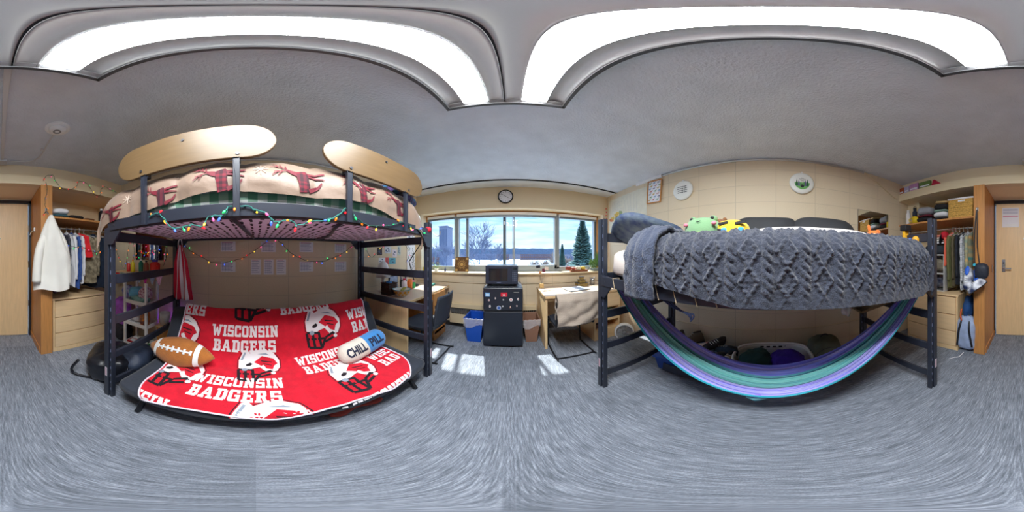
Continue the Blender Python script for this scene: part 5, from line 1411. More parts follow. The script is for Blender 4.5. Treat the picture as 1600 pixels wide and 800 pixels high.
# plant planter
t = thing('planter', 'grey wire planter with bushy green herbs at the right end of the window sill', 'plant', (1.47, 2.62, SZ))
obj('trough', MB().box(1.40, 1.565, 2.56, 2.68, SZ, SZ+.045), mat('grey trough', (120, 130, 124), .6), t, bevel=.005)
b = MB(); random.seed(4)
for k in range(150):
    x = random.uniform(1.38, 1.55); y = random.uniform(2.56, 2.70); h = random.uniform(.05, .20)*(1 if x < 1.49 else 1.7); a = random.uniform(0, 6.28); ln = random.uniform(.02, .06)
    q = V(x+ln*cos(a), y+ln*sin(a)*.6, SZ+.04+h); s_ = random.uniform(.006, .012); d2 = V(-sin(a), cos(a), .2)*s_
    r0 = V(x, y, SZ+.04+h*.4)
    b.add([r0, r0.lerp(q, .5)+d2+V(0, 0, .02), q, r0.lerp(q, .5)-d2+V(0, 0, .02)], [(0, 1, 2, 3)])
    if k % 3 == 0: b.tube([(x, y, SZ+.03), r0, q], .0012, 4)
obj('leaves', b, mat('herb green', (72, 116, 56), .6, rgb2=(120, 150, 84), vs_=30), t)

# ---- on the left desk
t = thing('mixing_bowl', 'white enamel bowl with yellow dots and teal rim on the left desk', 'bowl', (-1.22, 1.50, DT))
prof_b = [(0, .006), (.045, .006), (.055, 0), (.060, .006), (.098, .075), (.112, .088), (.108, .088), (.094, .072), (.055, .014), (0, .012)]
obj('bowl', MB().lathe(prof_b, (-1.22, 1.52, DT+.002), n=40), mat('bowl enamel', (238, 232, 222), .25), t, smooth=True)
obj('rim', MB().tube([V(-1.22+.111*cos(a), 1.52+.111*sin(a), DT+.091) for a in [2*PI*k/36 for k in range(36)]], .0035, 6, closed=True), mat('teal enamel', (60, 140, 150), .3), t)
b = MB()
for k in range(12):
    a = 2*PI*k/12
    for (r0, z0, rr) in ((.095, .062, .017), (.078, .035, .013)):
        a2 = a+(0 if r0 > .09 else PI/12)
        n_ = V(cos(a2), sin(a2), -.45).normalized(); u_ = V(-sin(a2), cos(a2), 0); w_ = n_.cross(u_)
        c_ = V(-1.22+(r0+.004)*cos(a2), 1.52+(r0+.004)*sin(a2), DT+z0)
        b.add([c_]+[c_+(u_*cos(q)+w_*sin(q))*rr for q in [2*PI*i/12 for i in range(12)]], [(0, 1+i, 1+(i+1) % 12) for i in range(12)])
obj('dots', b, mat('bowl yellow', (226, 168, 40), .4), t)
obj('banana', MB().tube(smoothpts([(-1.22, 1.60, DT+.10), (-1.23, 1.54, DT+.075), (-1.21, 1.48, DT+.05)], 5), [.006, .009, .013, .015, .016, .016, .016, .015, .013, .009, .005], 8), mat('banana yellow green', (176, 168, 60), .6), label='green and yellow banana in the dotted bowl', cat='banana', smooth=True)
t = thing('table_lamp', 'white bell shaped lamp with a faint orange glow on the left desk', 'lamp', (-1.58, 1.55, DT))
obj('shade', MB().lathe([(0, .42), (.03, .415), (.06, .39), (.078, .33), (.095, .25), (.10, .20), (.092, .20)], (-1.58, 1.56, DT), n=30), mat('matt white shade', (226, 226, 232), .6), t, smooth=True)
obj('stem', MB().lathe([(.07, .0), (.07, .012), (.025, .02), (.02, .25), (.0, .25)], (-1.58, 1.56, DT+.002), n=24), m_white, t, smooth=True)
m_wick = mat('dark brown wicker', (74, 52, 44), .8, var=.4, vs_=50, stretch=(1, 1, 3), bump=1., bs=70, bstretch=(1, 1, 3))
t = thing('wicker_basket', 'dark brown wicker basket on the left desk behind the bed rails', 'basket', (-1.53, 1.47, DT))
def bask(t, x0, x1, y0, y1, z0, z1, m):
    b = MB(); n = 9
    for k in range(n):
        za = z0+(z1-z0)*k/n; zb = z0+(z1-z0)*(k+1)/n; o = .003 if k % 2 else 0
        b.box(x0-o, x0+.008, y0-o, y1+o, za, zb-.001).box(x1-.008, x1+o, y0-o, y1+o, za, zb-.001).box(x0, x1, y0-o, y0+.008, za, zb-.001).box(x0, x1, y1-.008, y1+o, za, zb-.001)
    b.box(x0, x1, y0, y1, z0, z0+.006)
    obj('weave', b, m, t, bevel=.002)
    obj('rim', MB().tube([V(x0, y0, z1), V(x1, y0, z1), V(x1, y1, z1), V(x0, y1, z1)], .009, 8, closed=True), m, t)
bask(t, -1.47, -1.33, 1.42, 1.56, DT+.002, DT+.15, m_wick)
obj('blue_pouch', MB().ell((-1.38, 1.47, DT+.155), (.04, .03, .025), disp=lambda q: .3*nse(q.x, q.y, q.z, 40)), mat('bright blue cloth', (60, 130, 205), .7), smooth=True, label='bright blue pouch lying on the dark wicker basket', cat='pouch')
def bottle(name, lab, cat, x, y, z, r_, h, m, mc=None, neck=.45, capn='cap'):
    t = thing(name, lab, cat, (x, y, z))
    obj('bottle_body', MB().lathe([(0, 0), (r_*.95, 0), (r_, .01), (r_, h*.72), (r_*neck, h*.85), (r_*neck, h*.9), (0, h*.9)], (x, y, z), n=24), m, t, smooth=True)
    obj(capn, MB().lathe([(0, h*.87), (r_*neck*1.15, h*.87), (r_*neck*1.15, h), (0, h)], (x, y, z), n=20), mc or m_white, t)
    return t
bottle('pump_bottle', 'white and pink bottle beside the dotted bowl on the left desk', 'bottle', -1.40, 1.80, DT+.002, .038, .17, mat('white pink label', (236, 222, 226), .4), mat('crimson cap', (190, 30, 60), .5))
t = thing('orange_mug', 'orange travel mug with a handle on the left desk', 'mug', (-1.40, 1.90, DT))
obj('body', MB().lathe([(0, 0), (.034, 0), (.036, .15), (.030, .15), (.030, .01), (0, .01)], (-1.38, 1.91, DT+.002), n=24), mat('orange plastic', (232, 124, 40), .5), t, smooth=True)
obj('handle', MB().tube(smoothpts([(-1.38, 1.875, DT+.13), (-1.37, 1.84, DT+.13), (-1.37, 1.84, DT+.07)], 4), .008, 8), mat('orange plastic', (232, 124, 40), .5), t)
bottle('green_jar', 'round green jar right of the orange mug on the left desk', 'jar', -1.42, 2.03, DT+.002, .045, .11, mat('green plastic', (40, 150, 80), .5), mat('pink lid', (226, 130, 150), .5), neck=.8, capn='lid')
t = thing('pen_holder', 'cup crowded with dark and lilac pens on the left desk', 'pen cup', (-1.52, 1.98, DT))
obj('cup', MB().lathe([(0, 0), (.05, 0), (.055, .12), (.050, .12), (.046, .006), (0, .006)], (-1.56, 1.98, DT+.002), n=24), m_dark, t, smooth=True)
random.seed(5)
for k in range(9):
    a = k*.7; obj('pen', MB().tube([(-1.56+.02*cos(a), 1.98+.02*sin(a), DT+.02), (-1.56+.06*cos(a), 1.98+.06*sin(a), DT+.24+.02*(k % 3))], .006+.004*(k % 3 == 1), 6), mat('pen %d' % (k % 4), ((60, 56, 110), (160, 130, 190), (40, 60, 66), (210, 190, 205))[k % 4], .4), t)
t = thing('framed_print', 'black edged frame with a pale blue print standing on the left desk', 'picture frame', (-1.5, 1.75, DT))
obj('frame', MB().box(-1.52, -1.50, 1.60, 1.78, DT+.002, DT+.22), m_dark, t, bevel=.003)
obj('print', MB().box(-1.4995, -1.498, 1.612, 1.768, DT+.014, DT+.208), mat('pale blue print', (206, 218, 232), .6, rgb2=(110, 140, 190), vs_=25), t)
b = MB()
t = thing('desk_lamp', 'black jointed desk lamp arm reaching up from the left desk', 'lamp', (-1.35, 2.2, DT))
obj('base', MB().lathe([(0, 0), (.06, 0), (.055, .02), (0, .025)], (-1.50, 2.22, DT+.002), n=24), m_dark, t, smooth=True)
obj('arm', MB().tube([(-1.50, 2.22, DT+.02), (-1.55, 2.12, DT+.40), (-1.35, 2.20, DT+.72)], .009, 8), m_dark, t)
obj('lamp_head', MB().lathe([(0, 0), (.03, .01), (.05, .07), (.046, .07), (0, .01)], (-1.33, 2.21, DT+.64), rot('X', .2), 20), mat('lamp head green', (60, 100, 84), .5), t, smooth=True)
obj('teal_pencil_case', MB().tube([(-1.22, 2.20, DT+.025), (-1.24, 2.40, DT+.025)], .02, 12), mat('teal fabric', (40, 120, 110), .7), label='long teal pencil case at the window end of the left desk', cat='pencil case', smooth=True)
# cards on the wall behind the left desk
random.seed(9)
cards = [(589, 387, 597, 399, (70, 50, 50), 'dark red and black card'), (601, 385, 611, 396, (206, 214, 226), 'white card with dark oval, top row'), (613, 390, 620, 401, (228, 218, 228), 'pink patterned card in the top row'), (621, 383, 626, 399, (196, 206, 200), 'narrow multicoloured strip card'),
         (591.5, 403, 602, 412, (236, 236, 244), 'blank white card in the lower row'), (602, 402.5, 607, 413, (220, 90, 84), 'small card with a red figure'), (608, 403, 618, 412, (96, 178, 200), 'round blue card in the lower row')]
for (a, c_, d_, f_, col, lab) in cards:
    p = atx(a, c_, -XW+.001); q = atx(d_, f_, -XW+.001)
    b = MB().box(-XW+.001, -XW+.003, p.y, q.y, q.z, p.z).mt(1)
    cy_, cz_ = (p.y+q.y)/2, (p.z+q.z)/2
    for k in range(5): b.ell((-XW+.003, cy_+(q.y-p.y)*random.uniform(-.3, .3), cz_+(p.z-q.z)*random.uniform(-.3, .3)), (.0012, (q.y-p.y)*.12, (p.z-q.z)*.09), nu=8, nv=4)
    obj('wall_card', b, [mat('card '+lab[:12], col, .6), mat('card ink', (70, 84, 120), .6)], label=lab+' on the wall above the left desk', cat='card', group='cards above the left desk')
b = MB().box(-XW+.002, -XW+.012, 2.28, 2.52, .95, 1.62).mt(1)
for k in range(26):
    y = 2.30+.20*random.random(); z = .98+.6*random.random(); b.tube([(-XW+.014, y, z), (-XW+.014, y+.02, z+.03), (-XW+.014, y-.005, z+.06)], .003, 4)
obj('patterned_hanging', b, [m_paper, mat('dark leaf print', (60, 70, 80), .7)], label='white hanging with dark leaf print beside the window at the left desk', cat='wall hanging')
obj('red_flower_hook', MB().ell((-.665, 1.18, 1.47), (.028, .028, .024), disp=lambda q: .3*nse(q.x, q.y, q.z, 60)), mat('red rose fabric', (214, 34, 56), .8), label='red fabric flower at the top of the left bed window side post', cat='flower', smooth=True)
obj('metal_hook', MB().tube(smoothpts([(-.66, 1.25, 1.45), (-.62, 1.26, 1.42), (-.60, 1.27, 1.44), (-.60, 1.27, 1.47)], 5), .004, 6), m_chrome, label='small metal hook clipped on the window side post of the left bed', cat='hook')

# ================================================================== CLOSETS
for sg, lab in ((-1, 'left'), (1, 'right')):
    xa, xb = (.450, .585) if sg < 0 else (.432, .560)
    struct('trim_%d' % (6 if sg < 0 else 7), MB().box(sg*xa, sg*xb, -1.75, YD, 0, 2.10), m_orange, bevel=.004)
    bb = MB().box(sg*xa, sg*(xa-.008), -1.80, YD, 0, .09)
    struct('baseboard_%s' % lab, bb, m_orange)
    sh = MB().box(sg*xb, sg*(XW-.002), -1.79, -2.32, 1.70, 1.722)
    struct('trim_%d' % (8 if sg < 0 else 9), sh, m_orange)
    obj('closet_rod', MB().tube([(sg*xb, -2.03, 1.625), (sg*XW, -2.03, 1.625)], .013, 12).box(sg*(XW-.02), sg*XW, -2.05, -2.01, 1.60, 1.70), m_chrome, label='chrome hanging rod in the %s closet' % lab, cat='rod')
struct('trim_10', MB().box(1.50, 1.72, -2.00, YD, 1.722, 2.10).box(-1.72, -1.60, -2.05, YD, 1.722, 2.10), m_cream)
def dresser(x0, x1, y0, y1, h, lab, end):
    t = thing('dresser', lab, 'dresser', ((x0+x1)/2, (y0+y1)/2, 0))
    obj('top', MB().box(x0-.004, x1+.004, y0-.006, y1, h-.024, h), m_woodx, t, bevel=.003)
    obj('case', MB().box(x0, x0+.022, y1, y0, .0, h-.024).box(x1-.022, x1, y1, y0, 0, h-.024).box(x0+.022, x1-.022, y1+.02, y1, 0, h-.024).box(x0+.022, x1-.022, y0-.03, y0-.002, 0, .062), m_wood, t, bevel=.002)
    hh = (h-.024-.07)/3
    for k in range(3):
        obj('drawer', MB().box(x0+.026, x1-.026, y0-.018, y0+.001, .07+hh*k, .07+hh*(k+1)-.011).box(x0+.04, x1-.04, y1+.05, y0-.018, .08+hh*k, .07+hh*(k+1)-.03), m_woodx, t, bevel=.002)
    return t
dresser(-1.345, -.600, -1.775, -2.31, .745, 'pale wood three drawer dresser in the left closet under the clothes', -1)
dresser(.752, 1.51, -1.745, -2.31, .782, 'pale wood three drawer dresser in the right closet beside the backpack', 1)

m_hang = mat('white plastic hanger', (225, 225, 225), .4)
def garment(x, y, ztop, zbot, wid, th, mats, lab, cat, rz=0., sleeves=True, seed=0, skirt=0., rod=True, hang=m_hang, openf=False, group=None, cone=False):
    """shirt-like cloth: local X = width, local Y = thickness; rz turns it"""
    R = rotz(rz); O = V(x, y, 0)
    H = ztop-zbot
    t = thing('hanging_'+cat, lab, cat, (x, y, zbot), group)
    if not isinstance(mats, (list, tuple)): mats = [mats]
    def prof_(v):
        if cone: return .10+.90*(v/.55)**.85 if v < .55 else 1.0+.06*(v-.55)
        # v 0 at top. half-width
        if v < .04: return .16+.10*v/.04
        if v < .16: return .26+.74*((v-.04)/.12)**.75
        return 1.0+skirt*(v-.16)
    def fn(u, v):
        a = 2*PI*u; hw = wid/2*prof_(v); ht = th/2*(.45+.55*min(1, v/.12))*(1+.25*sin(v*9+seed))
        wr = .16*sin(cos(a)*7+seed*1.7+v*3)*min(1, v*3)
        lx = hw*math.copysign(abs(cos(a))**.8, cos(a)); ly = ht*(sin(a)+wr)
        zz = ztop-H*v+(.012*sin(a*3+seed) if v > .95 else 0)
        return O+R @ V(lx+.01*nse(u*4, v*3, seed), ly+.012*nse(cos(a)*2+seed, v*4, 1), zz)
    obj('garment_body', MB().grid(fn, 48, 30, cu=True), mats[0], t, smooth=True)
    if sleeves:
        for s_ in (-1, 1):
            pts = [O+R @ V(s_*wid*.43, 0, ztop-H*.10), O+R @ V(s_*wid*.50, th*.10, ztop-H*.22), O+R @ V(s_*wid*.52, th*.25, ztop-H*.55), O+R @ V(s_*wid*.50, th*.30, ztop-H*.86)]
            pts = smoothpts(pts, 5); n = len(pts)
            obj('sleeve', MB().tube(pts, [th*.40*(1-.25*i/n)+.004*sin(i*2.3+seed) for i in range(n)], 12), mats[-1], t, smooth=True)
    if rod:
        hk = smoothpts([O+R @ V(0, 0, ztop-.02), V(x, y, ztop+.03), V(x, y+.018, ztop+.055), V(x, y, ztop+.078), V(x, y-.016, ztop+.062)], 5)
        h_ = MB().tube(hk, .0028, 6)
        h_.tube([O+R @ V(-wid*.42, 0, ztop-.06), O+R @ V(0, 0, ztop-.005), O+R @ V(wid*.42, 0, ztop-.06)], .004, 6)
        obj('hanger', h_, hang, t)
    return t
c_fl = mat('navy floral cotton', (38, 44, 84), .8, rgb2=(150, 150, 180), vs_=30)
c_gr = mat('dark grey print cotton', (62, 62, 74), .8, var=.4, vs_=40)
c_wh = mat('white cotton', (232, 232, 236), .85, bump=.3, bs=10)
c_nv = mat('denim blue cotton', (52, 84, 150), .8, var=.2, vs_=20, bump=.3, bs=10)
c_rd = mat('bright red cotton', (226, 30, 42), .8)
c_cm = mat('camouflage cotton', (92, 84, 66), .85, rgb2=(176, 164, 136), vs_=22, detail=5)
c_dn = mat('dark navy wool', (30, 44, 66), .9, var=.15, vs_=20)
c_pu = mat('deep purple knit', (78, 44, 104), .9)
YR = -2.03; ZR = 1.625-.055
garment(-.66, YR, ZR, .80, .42, .045, c_pu, 'purple top mostly hidden behind the white jacket', 'shirt', PI/2, seed=1)
garment(-.735, YR, ZR, .93, .40, .05, c_fl, 'navy floral shirt next to the white jacket in the left closet', 'shirt', PI/2+.1, seed=2)
garment(-.795, YR, ZR, 1.00, .40, .045, c_gr, 'dark grey patterned shirt in the left closet', 'shirt', PI/2+.15, seed=3)
garment(-.875, YR, ZR, .86, .42, .06, c_wh, 'long white shirt between the grey and blue shirts', 'shirt', PI/2+.15, seed=4)
garment(-.945, YR, ZR, .84, .42, .055, c_nv, 'blue shirt next to the red top in the left closet', 'shirt', PI/2+.1, seed=5)
garment(-1.005, YR, ZR, .90, .40, .05, c_wh, 'white shirt showing below the red top', 'shirt', PI/2+.1, seed=6)
garment(-1.04, YR+.06, ZR-.01, 1.24, .30, .04, c_rd, 'short bright red top in the left closet', 'shirt', PI/2+.5, sleeves=False, seed=7, skirt=.5)
garment(-1.145, YR, ZR, .88, .42, .08, c_cm, 'camouflage patterned shirt in the left closet', 'shirt', PI/2+.55, seed=8)
garment(-1.30, YR, ZR, .80, .44, .09, c_dn, 'dark navy coat next to the bed post in the left closet', 'coat', PI/2+.3, seed=9)
garment(-1.40, YR, ZR, .82, .42, .06, mat('black cotton', (30, 30, 36), .85), 'black shirt at the wall end of the left closet', 'shirt', PI/2+.2, seed=10)
# white jacket on the pilaster
tj = garment(-.545, -1.675, 1.70, .885, .385, .11, mat('off white padded jacket', (236, 234, 226), .8, var=.03, vs_=8, bump=.4, bs=8), 'off-white padded jacket hanging on the left wood pilaster', 'jacket', -.28, seed=11, rod=False, cone=True, sleeves=False)
obj('sleeve', MB().tube(smoothpts([(-.50, -1.70, 1.52), (-.42, -1.66, 1.35), (-.385, -1.65, 1.15), (-.375, -1.65, .98)], 5), [.03+.018*min(1, i/6) for i in range(16)], 14), MATS['off white padded jacket'], tj, smooth=True)
obj('sleeve', MB().tube(smoothpts([(-.60, -1.68, 1.55), (-.67, -1.66, 1.40), (-.715, -1.66, 1.18), (-.72, -1.66, .93)], 5), [.03+.020*min(1, i/6) for i in range(16)], 14), MATS['off white padded jacket'], tj, smooth=True)
obj('coat_hook', MB().tube(smoothpts([(-.51, -1.75, 1.78), (-.51, -1.70, 1.74), (-.51, -1.68, 1.705), (-.51, -1.66, 1.72)], 4), .005, 8).box(-.525, -.495, -1.752, -1.745, 1.74, 1.80), m_chrome, label='chrome coat hook above the white jacket', cat='hook')
obj('door_stop_arm', MB().tube([(-.45, -2.12, 1.60), (-.42, -2.2, 1.57), (-.43, -2.31, 1.55)], .008, 8).box(-.45, -.44, -2.15, -2.09, 1.575, 1.63), m_chrome, label='small metal door holder on the left pilaster side', cat='door holder')
obj('strike_plate', MB().box(.422, .4315, -2.20, -2.16, 1.03, 1.13), m_chrome, label='metal latch plate on the right pilaster side facing the door', cat='plate')

def cloth_pile(x, y, z, rx, ry, layers, lab0, group):
    for k, (h, m, lab) in enumerate(layers):
        obj('folded_clothes', MB().ell((x+.01*sin(k*3), y, z+h/2), (rx*(1-.04*k), ry, h/2), rotz(.05*k), e=(.45, .7), nu=36, nv=10, disp=lambda q, k=k: .10*nse(q.x+k, q.y, q.z, 9)), m, smooth=True, label=lab, cat='clothes', group=group)
        z += h*.93
m_gk = mat('grey knit', (150, 152, 160), .95, bump=.6, bs=60); m_bl = mat('black knit', (34, 32, 34), .95, bump=.4, bs=60); m_bg = mat('burgundy knit', (110, 26, 44), .9)
cloth_pile(-.72, -1.93, 1.723, .11, .14, ((.04, mat('teal folded cloth', (52, 92, 104), .9), 'teal folded cloth on the left closet shelf'), (.085, c_wh, 'white folded cloth on top of the teal one on the left closet shelf')), '', 'folded clothes on the left closet shelf')
cloth_pile(-.93, -1.93, 1.723, .11, .13, ((.05, m_bl, 'black folded cloth in the middle of the left closet shelf'),), '', 'folded clothes on the left closet shelf')
cloth_pile(-1.13, -1.93, 1.723, .08, .12, ((.035, mat('brown folded cloth', (120, 78, 50), .9), 'brown folded cloth right on the left closet shelf'),), '', 'folded clothes on the left closet shelf')
bottle('dark_bottle', 'dark bottle at the far end of the left closet shelf', 'bottle', -1.36, -1.9, 1.723, .04, .22, m_dark)
# right closet shelf
cloth_pile(1.30, -1.95, 1.723, .13, .15, ((.075, m_bl, 'black folded sweater at the bottom of the left pile on the right closet shelf'), (.035, m_bg, 'burgundy folded top in the left pile on the right closet shelf'), (.13, m_gk, 'grey knit sweater on top of the left pile on the right closet shelf')), '', 'folded clothes on the right closet shelf')
cloth_pile(1.03, -1.93, 1.723, .11, .15, ((.03, m_dark, 'thin dark cloth under the right pile on the right closet shelf'), (.085, c_wh, 'grey white towel in the right pile on the right closet shelf'), (.03, mat('pale green cloth', (140, 170, 156), .9), 'pale green cloth in the right pile on the right closet shelf'), (.085, m_bl, 'black folded clothes in the right pile beside the basket'), (.045, mat('tan cloth', (190, 160, 110), .9), 'tan cloth on top of the right pile beside the basket')), '', 'folded clothes on the right closet shelf')
m_wk2 = mat('honey wicker', (212, 166, 84), .7, var=.30, vs_=45, stretch=(1, 1, 2), bump=1., bs=60, bstretch=(1, 1, 3))
t = thing('wicker_basket', 'honey coloured wicker basket with white liner on the right closet shelf', 'basket', (.75, -1.93, 1.723))
bask(t, .585, .90, -2.10, -1.80, 1.725, 1.955, m_wk2)
obj('liner', MB().tube([V(.585, -2.10, 1.968), V(.90, -2.10, 1.968), V(.90, -1.80, 1.968), V(.585, -1.80, 1.968)], .014, 8, closed=True), c_wh, t, smooth=True)
obj('contents', MB().ell((.74, -1.95, 1.955), (.13, .12, .04), disp=lambda q: .1*nse(q.x, q.y, q.z, 20)), c_dn, t, smooth=True)
plaque_ = MB().box(.68, .77, -1.797, -1.795, 1.925, 1.945)
obj('tag', plaque_, m_white, t)
bottle('water_bottle', 'white water bottle at the wall end of the right closet shelf', 'bottle', 1.60, -1.86, 1.723, .036, .23, m_white, m_white, neck=.6)
t = bottle('water_bottle', 'dark navy water bottle with loop cap beside the white bottle', 'bottle', 1.52, -1.92, 1.723, .038, .27, mat('navy bottle', (30, 40, 64), .4), m_dark, neck=.6)
obj('loop', MB().tube([V(1.52+.022*cos(a), -1.92, 1.723+.275+.022*sin(a)) for a in [2*PI*k/14 for k in range(14)]], .004, 6, closed=True), m_dark, t)
m_yel = mat('yellow ceramic', (240, 206, 40), .4)
t = thing('mug', 'yellow mug on the right closet shelf', 'mug', (1.40, -1.84, 1.723))
obj('cup', MB().lathe([(0, 0), (.046, 0), (.05, .095), (.045, .095), (.042, .008), (0, .008)], (1.44, -1.83, 1.723), n=28), m_yel, t, smooth=True)
obj('handle', MB().tube(smoothpts([(1.485, -1.80, 1.80), (1.52, -1.79, 1.79), (1.52, -1.79, 1.755), (1.485, -1.80, 1.74)], 4), .006, 8), m_yel, t)
# ledge items
for (a, d_, h, dep, col, nm, lab, cat) in ((1404.5, 1412, .105, .06, (186, 84, 44), 'small_box', 'orange brown box on the ledge over the right closet', 'box'), (1412.8, 1420, .105, .05, (196, 186, 214), 'small_box', 'lavender box on the ledge between the orange and pink boxes', 'box'),
                                       (1421, 1434, .115, .07, (206, 150, 196), 'cube_box', 'pink and lilac patterned box on the ledge', 'box'), (1436, 1453, .10, .04, (110, 140, 72), 'book', 'green book standing on the ledge', 'book')):
    p = aty(a, 290, -1.80); q = aty(d_, 290, -1.80)
    b = MB().box(q.x, p.x, -1.80-dep, -1.80, 2.231, 2.231+h).mt(1).box(q.x+.012, p.x-.012, -1.80, -1.7995, 2.25, 2.231+h*.4)
    obj(nm, b, [mat('ledge item '+nm+str(a), col, .6, var=.15, vs_=30), m_paper], label=lab, cat=cat, bevel=.002)
p = aty(1455, 290, -1.80); q = aty(1471, 290, -1.80)
obj('red_pennant', MB().prism([(0, 0), (p.x-q.x, 0), (p.x-q.x-.03, .09), (p.x-q.x-.05, .09)], (q.x, -1.80, 2.231), (1, 0, 0), (0, 0, 1), (0, -.03, 0)), mat('crimson card', (190, 24, 60), .6), label='red wedge shaped card at the right of the ledge items', cat='card')

# hanging clothes on the right
c_ol = mat('olive canvas', (104, 104, 66), .85, var=.1, vs_=15, bump=.3, bs=12); c_co = mat('coral cotton', (238, 110, 84), .8)
c_st = mat('white grey stripe knit', (222, 222, 226), .85, rgb2=(130, 140, 150), vs_=40, stretch=(.3, .3, 2))
c_te = mat('teal stripe cloth', (60, 140, 140), .85, rgb2=(210, 170, 110), vs_=9, stretch=(.2, .2, 1.4), detail=1)
garment(.945, YR, ZR, 1.12, .38, .05, c_co, 'coral shirt behind the olive jacket in the right closet', 'shirt', PI/2-.2, seed=12, sleeves=False)
garment(.895, YR+.01, ZR, .84, .42, .055, c_ol, 'long olive green jacket in the right closet', 'jacket', PI/2-.12, seed=13)
garment(.845, YR, ZR, .86, .40, .05, mat('brown olive cloth', (92, 84, 62), .85), 'brown olive shirt beside the olive jacket', 'shirt', PI/2-.1, seed=14)
garment(.79, YR, ZR, .90, .42, .05, mat('black navy cloth', (32, 36, 46), .85), 'black shirt in the right closet', 'shirt', PI/2-.1, seed=15)
garment(.725, YR, ZR, .84, .42, .05, c_st, 'white and grey striped shirt in the right closet', 'shirt', PI/2-.1, seed=16)
garment(.66, YR, ZR, .82, .42, .06, c_te, 'teal and tan striped shirt next to the right pilaster', 'shirt', PI/2-.1, seed=17)
# storage tower on the right dresser
m_tow = mat('grey white storage frame', (206, 206, 206), .5)
t = thing('storage_tower', 'grey plastic drawer tower with clear fronts on the right dresser', 'storage drawers', (1.16, -2.0, .783))
obj('frame', MB().box(.985, 1.0, -2.20, -1.85, .783, 1.27).box(1.32, 1.335, -2.20, -1.85, .783, 1.27).box(.985, 1.335, -2.20, -2.19, .783, 1.27).box(.985, 1.335, -2.20, -1.85, 1.255, 1.27).box(.985, 1.335, -2.20, -1.85, 1.01, 1.025).box(.985, 1.335, -2.20, -1.85, .783, .795), m_tow, t, bevel=.002)
obj('drawer_front', MB().box(1.005, 1.315, -1.852, -1.846, .80, 1.005), m_clear, t); obj('drawer_front', MB().box(1.005, 1.315, -1.852, -1.846, 1.03, 1.25), m_clear, t)
obj('clothes_bundle', MB().ell((1.16, -2.02, 1.13), (.14, .12, .085), e=(.6, .6), disp=lambda q: .15*nse(q.x, q.y, q.z, 14)), mat('cream cloth', (226, 214, 190), .9), label='cream cloth bundle in the upper drawer of the storage tower', cat='clothes', smooth=True)
obj('clothes_bundle', MB().ell((1.16, -2.02, .885), (.14, .12, .075), e=(.6, .6), disp=lambda q: .15*nse(q.x, q.y, q.z, 14)), mat('blue white cloth', (190, 196, 214), .9, rgb2=(60, 70, 120), vs_=20), label='blue and white clothes in the lower drawer of the storage tower', cat='clothes', smooth=True)
obj('dark_bin', MB().ell((1.16, -2.0, 1.335), (.155, .15, .065), e=(.4, .5)), mat('dark teal fabric bin', (38, 48, 58), .8), label='dark fabric bin on top of the storage tower', cat='bin', smooth=True)
for k in range(4):
    obj('folded_shirt', MB().ell((1.15, -2.0, 1.425+.032*k), (.14, .12, .017), e=(.4, .6), nu=28, nv=8), mat('folded %d' % k, ((226, 228, 232), (236, 234, 230), (222, 214, 206), (228, 140, 120))[k], .9), smooth=True, label=['lowest white folded shirt', 'second white folded shirt from below', 'cream folded shirt, third from below', 'coral folded shirt topping the stack'][k]+' on the dark fabric bin', cat='clothes', group='folded shirts above the storage tower')
obj('baseball_cap', MB().ell((1.0, -1.90, 1.52), (.05, .07, .055), rot('Y', .5), e=(.8, .8)).mt(1).ell((1.035, -1.87, 1.48), (.012, .06, .075), rot('Y', -.3)), [mat('crimson felt', (190, 24, 44), .8), m_dark], label='red and black cap hanging before the folded shirts', cat='cap', smooth=True)
# straps, cap and small bag on the right pilaster
t = thing('waist_bag', 'black sling bag with long strap hanging on the right pilaster', 'bag', (.50, -1.70, 1.05))
XB = .50
obj('strap', MB().tube(smoothpts([(.515, -1.735, 1.78), (.532, -1.72, 1.6), (.54, -1.72, 1.35), (.53, -1.70, 1.12)], 6), .008, 8).tube(smoothpts([(.515, -1.735, 1.78), (.508, -1.72, 1.6), (.505, -1.72, 1.35), (.47, -1.70, 1.14)], 6), .007, 8), m_dark, t, smooth=True)
obj('pouch', MB().ell((.445, -1.67, 1.09), (.078, .055, .085), e=(.7, .7), disp=lambda q: .08*nse(q.x, q.y, q.z, 20)), mat('black navy nylon', (32, 38, 52), .6, bump=.3, bs=60), t, smooth=True)
obj('buckle', MB().box(.515, .545, -1.70, -1.69, 1.14, 1.17), mat('cyan buckle', (60, 190, 220), .5), t)
obj('coat_hook', MB().tube(smoothpts([(.515, -1.75, 1.80), (.515, -1.72, 1.77), (.515, -1.715, 1.79)], 4), .005, 8).box(.50, .53, -1.752, -1.745, 1.76, 1.81), m_chrome, label='metal coat hook above the black sling bag', cat='hook')

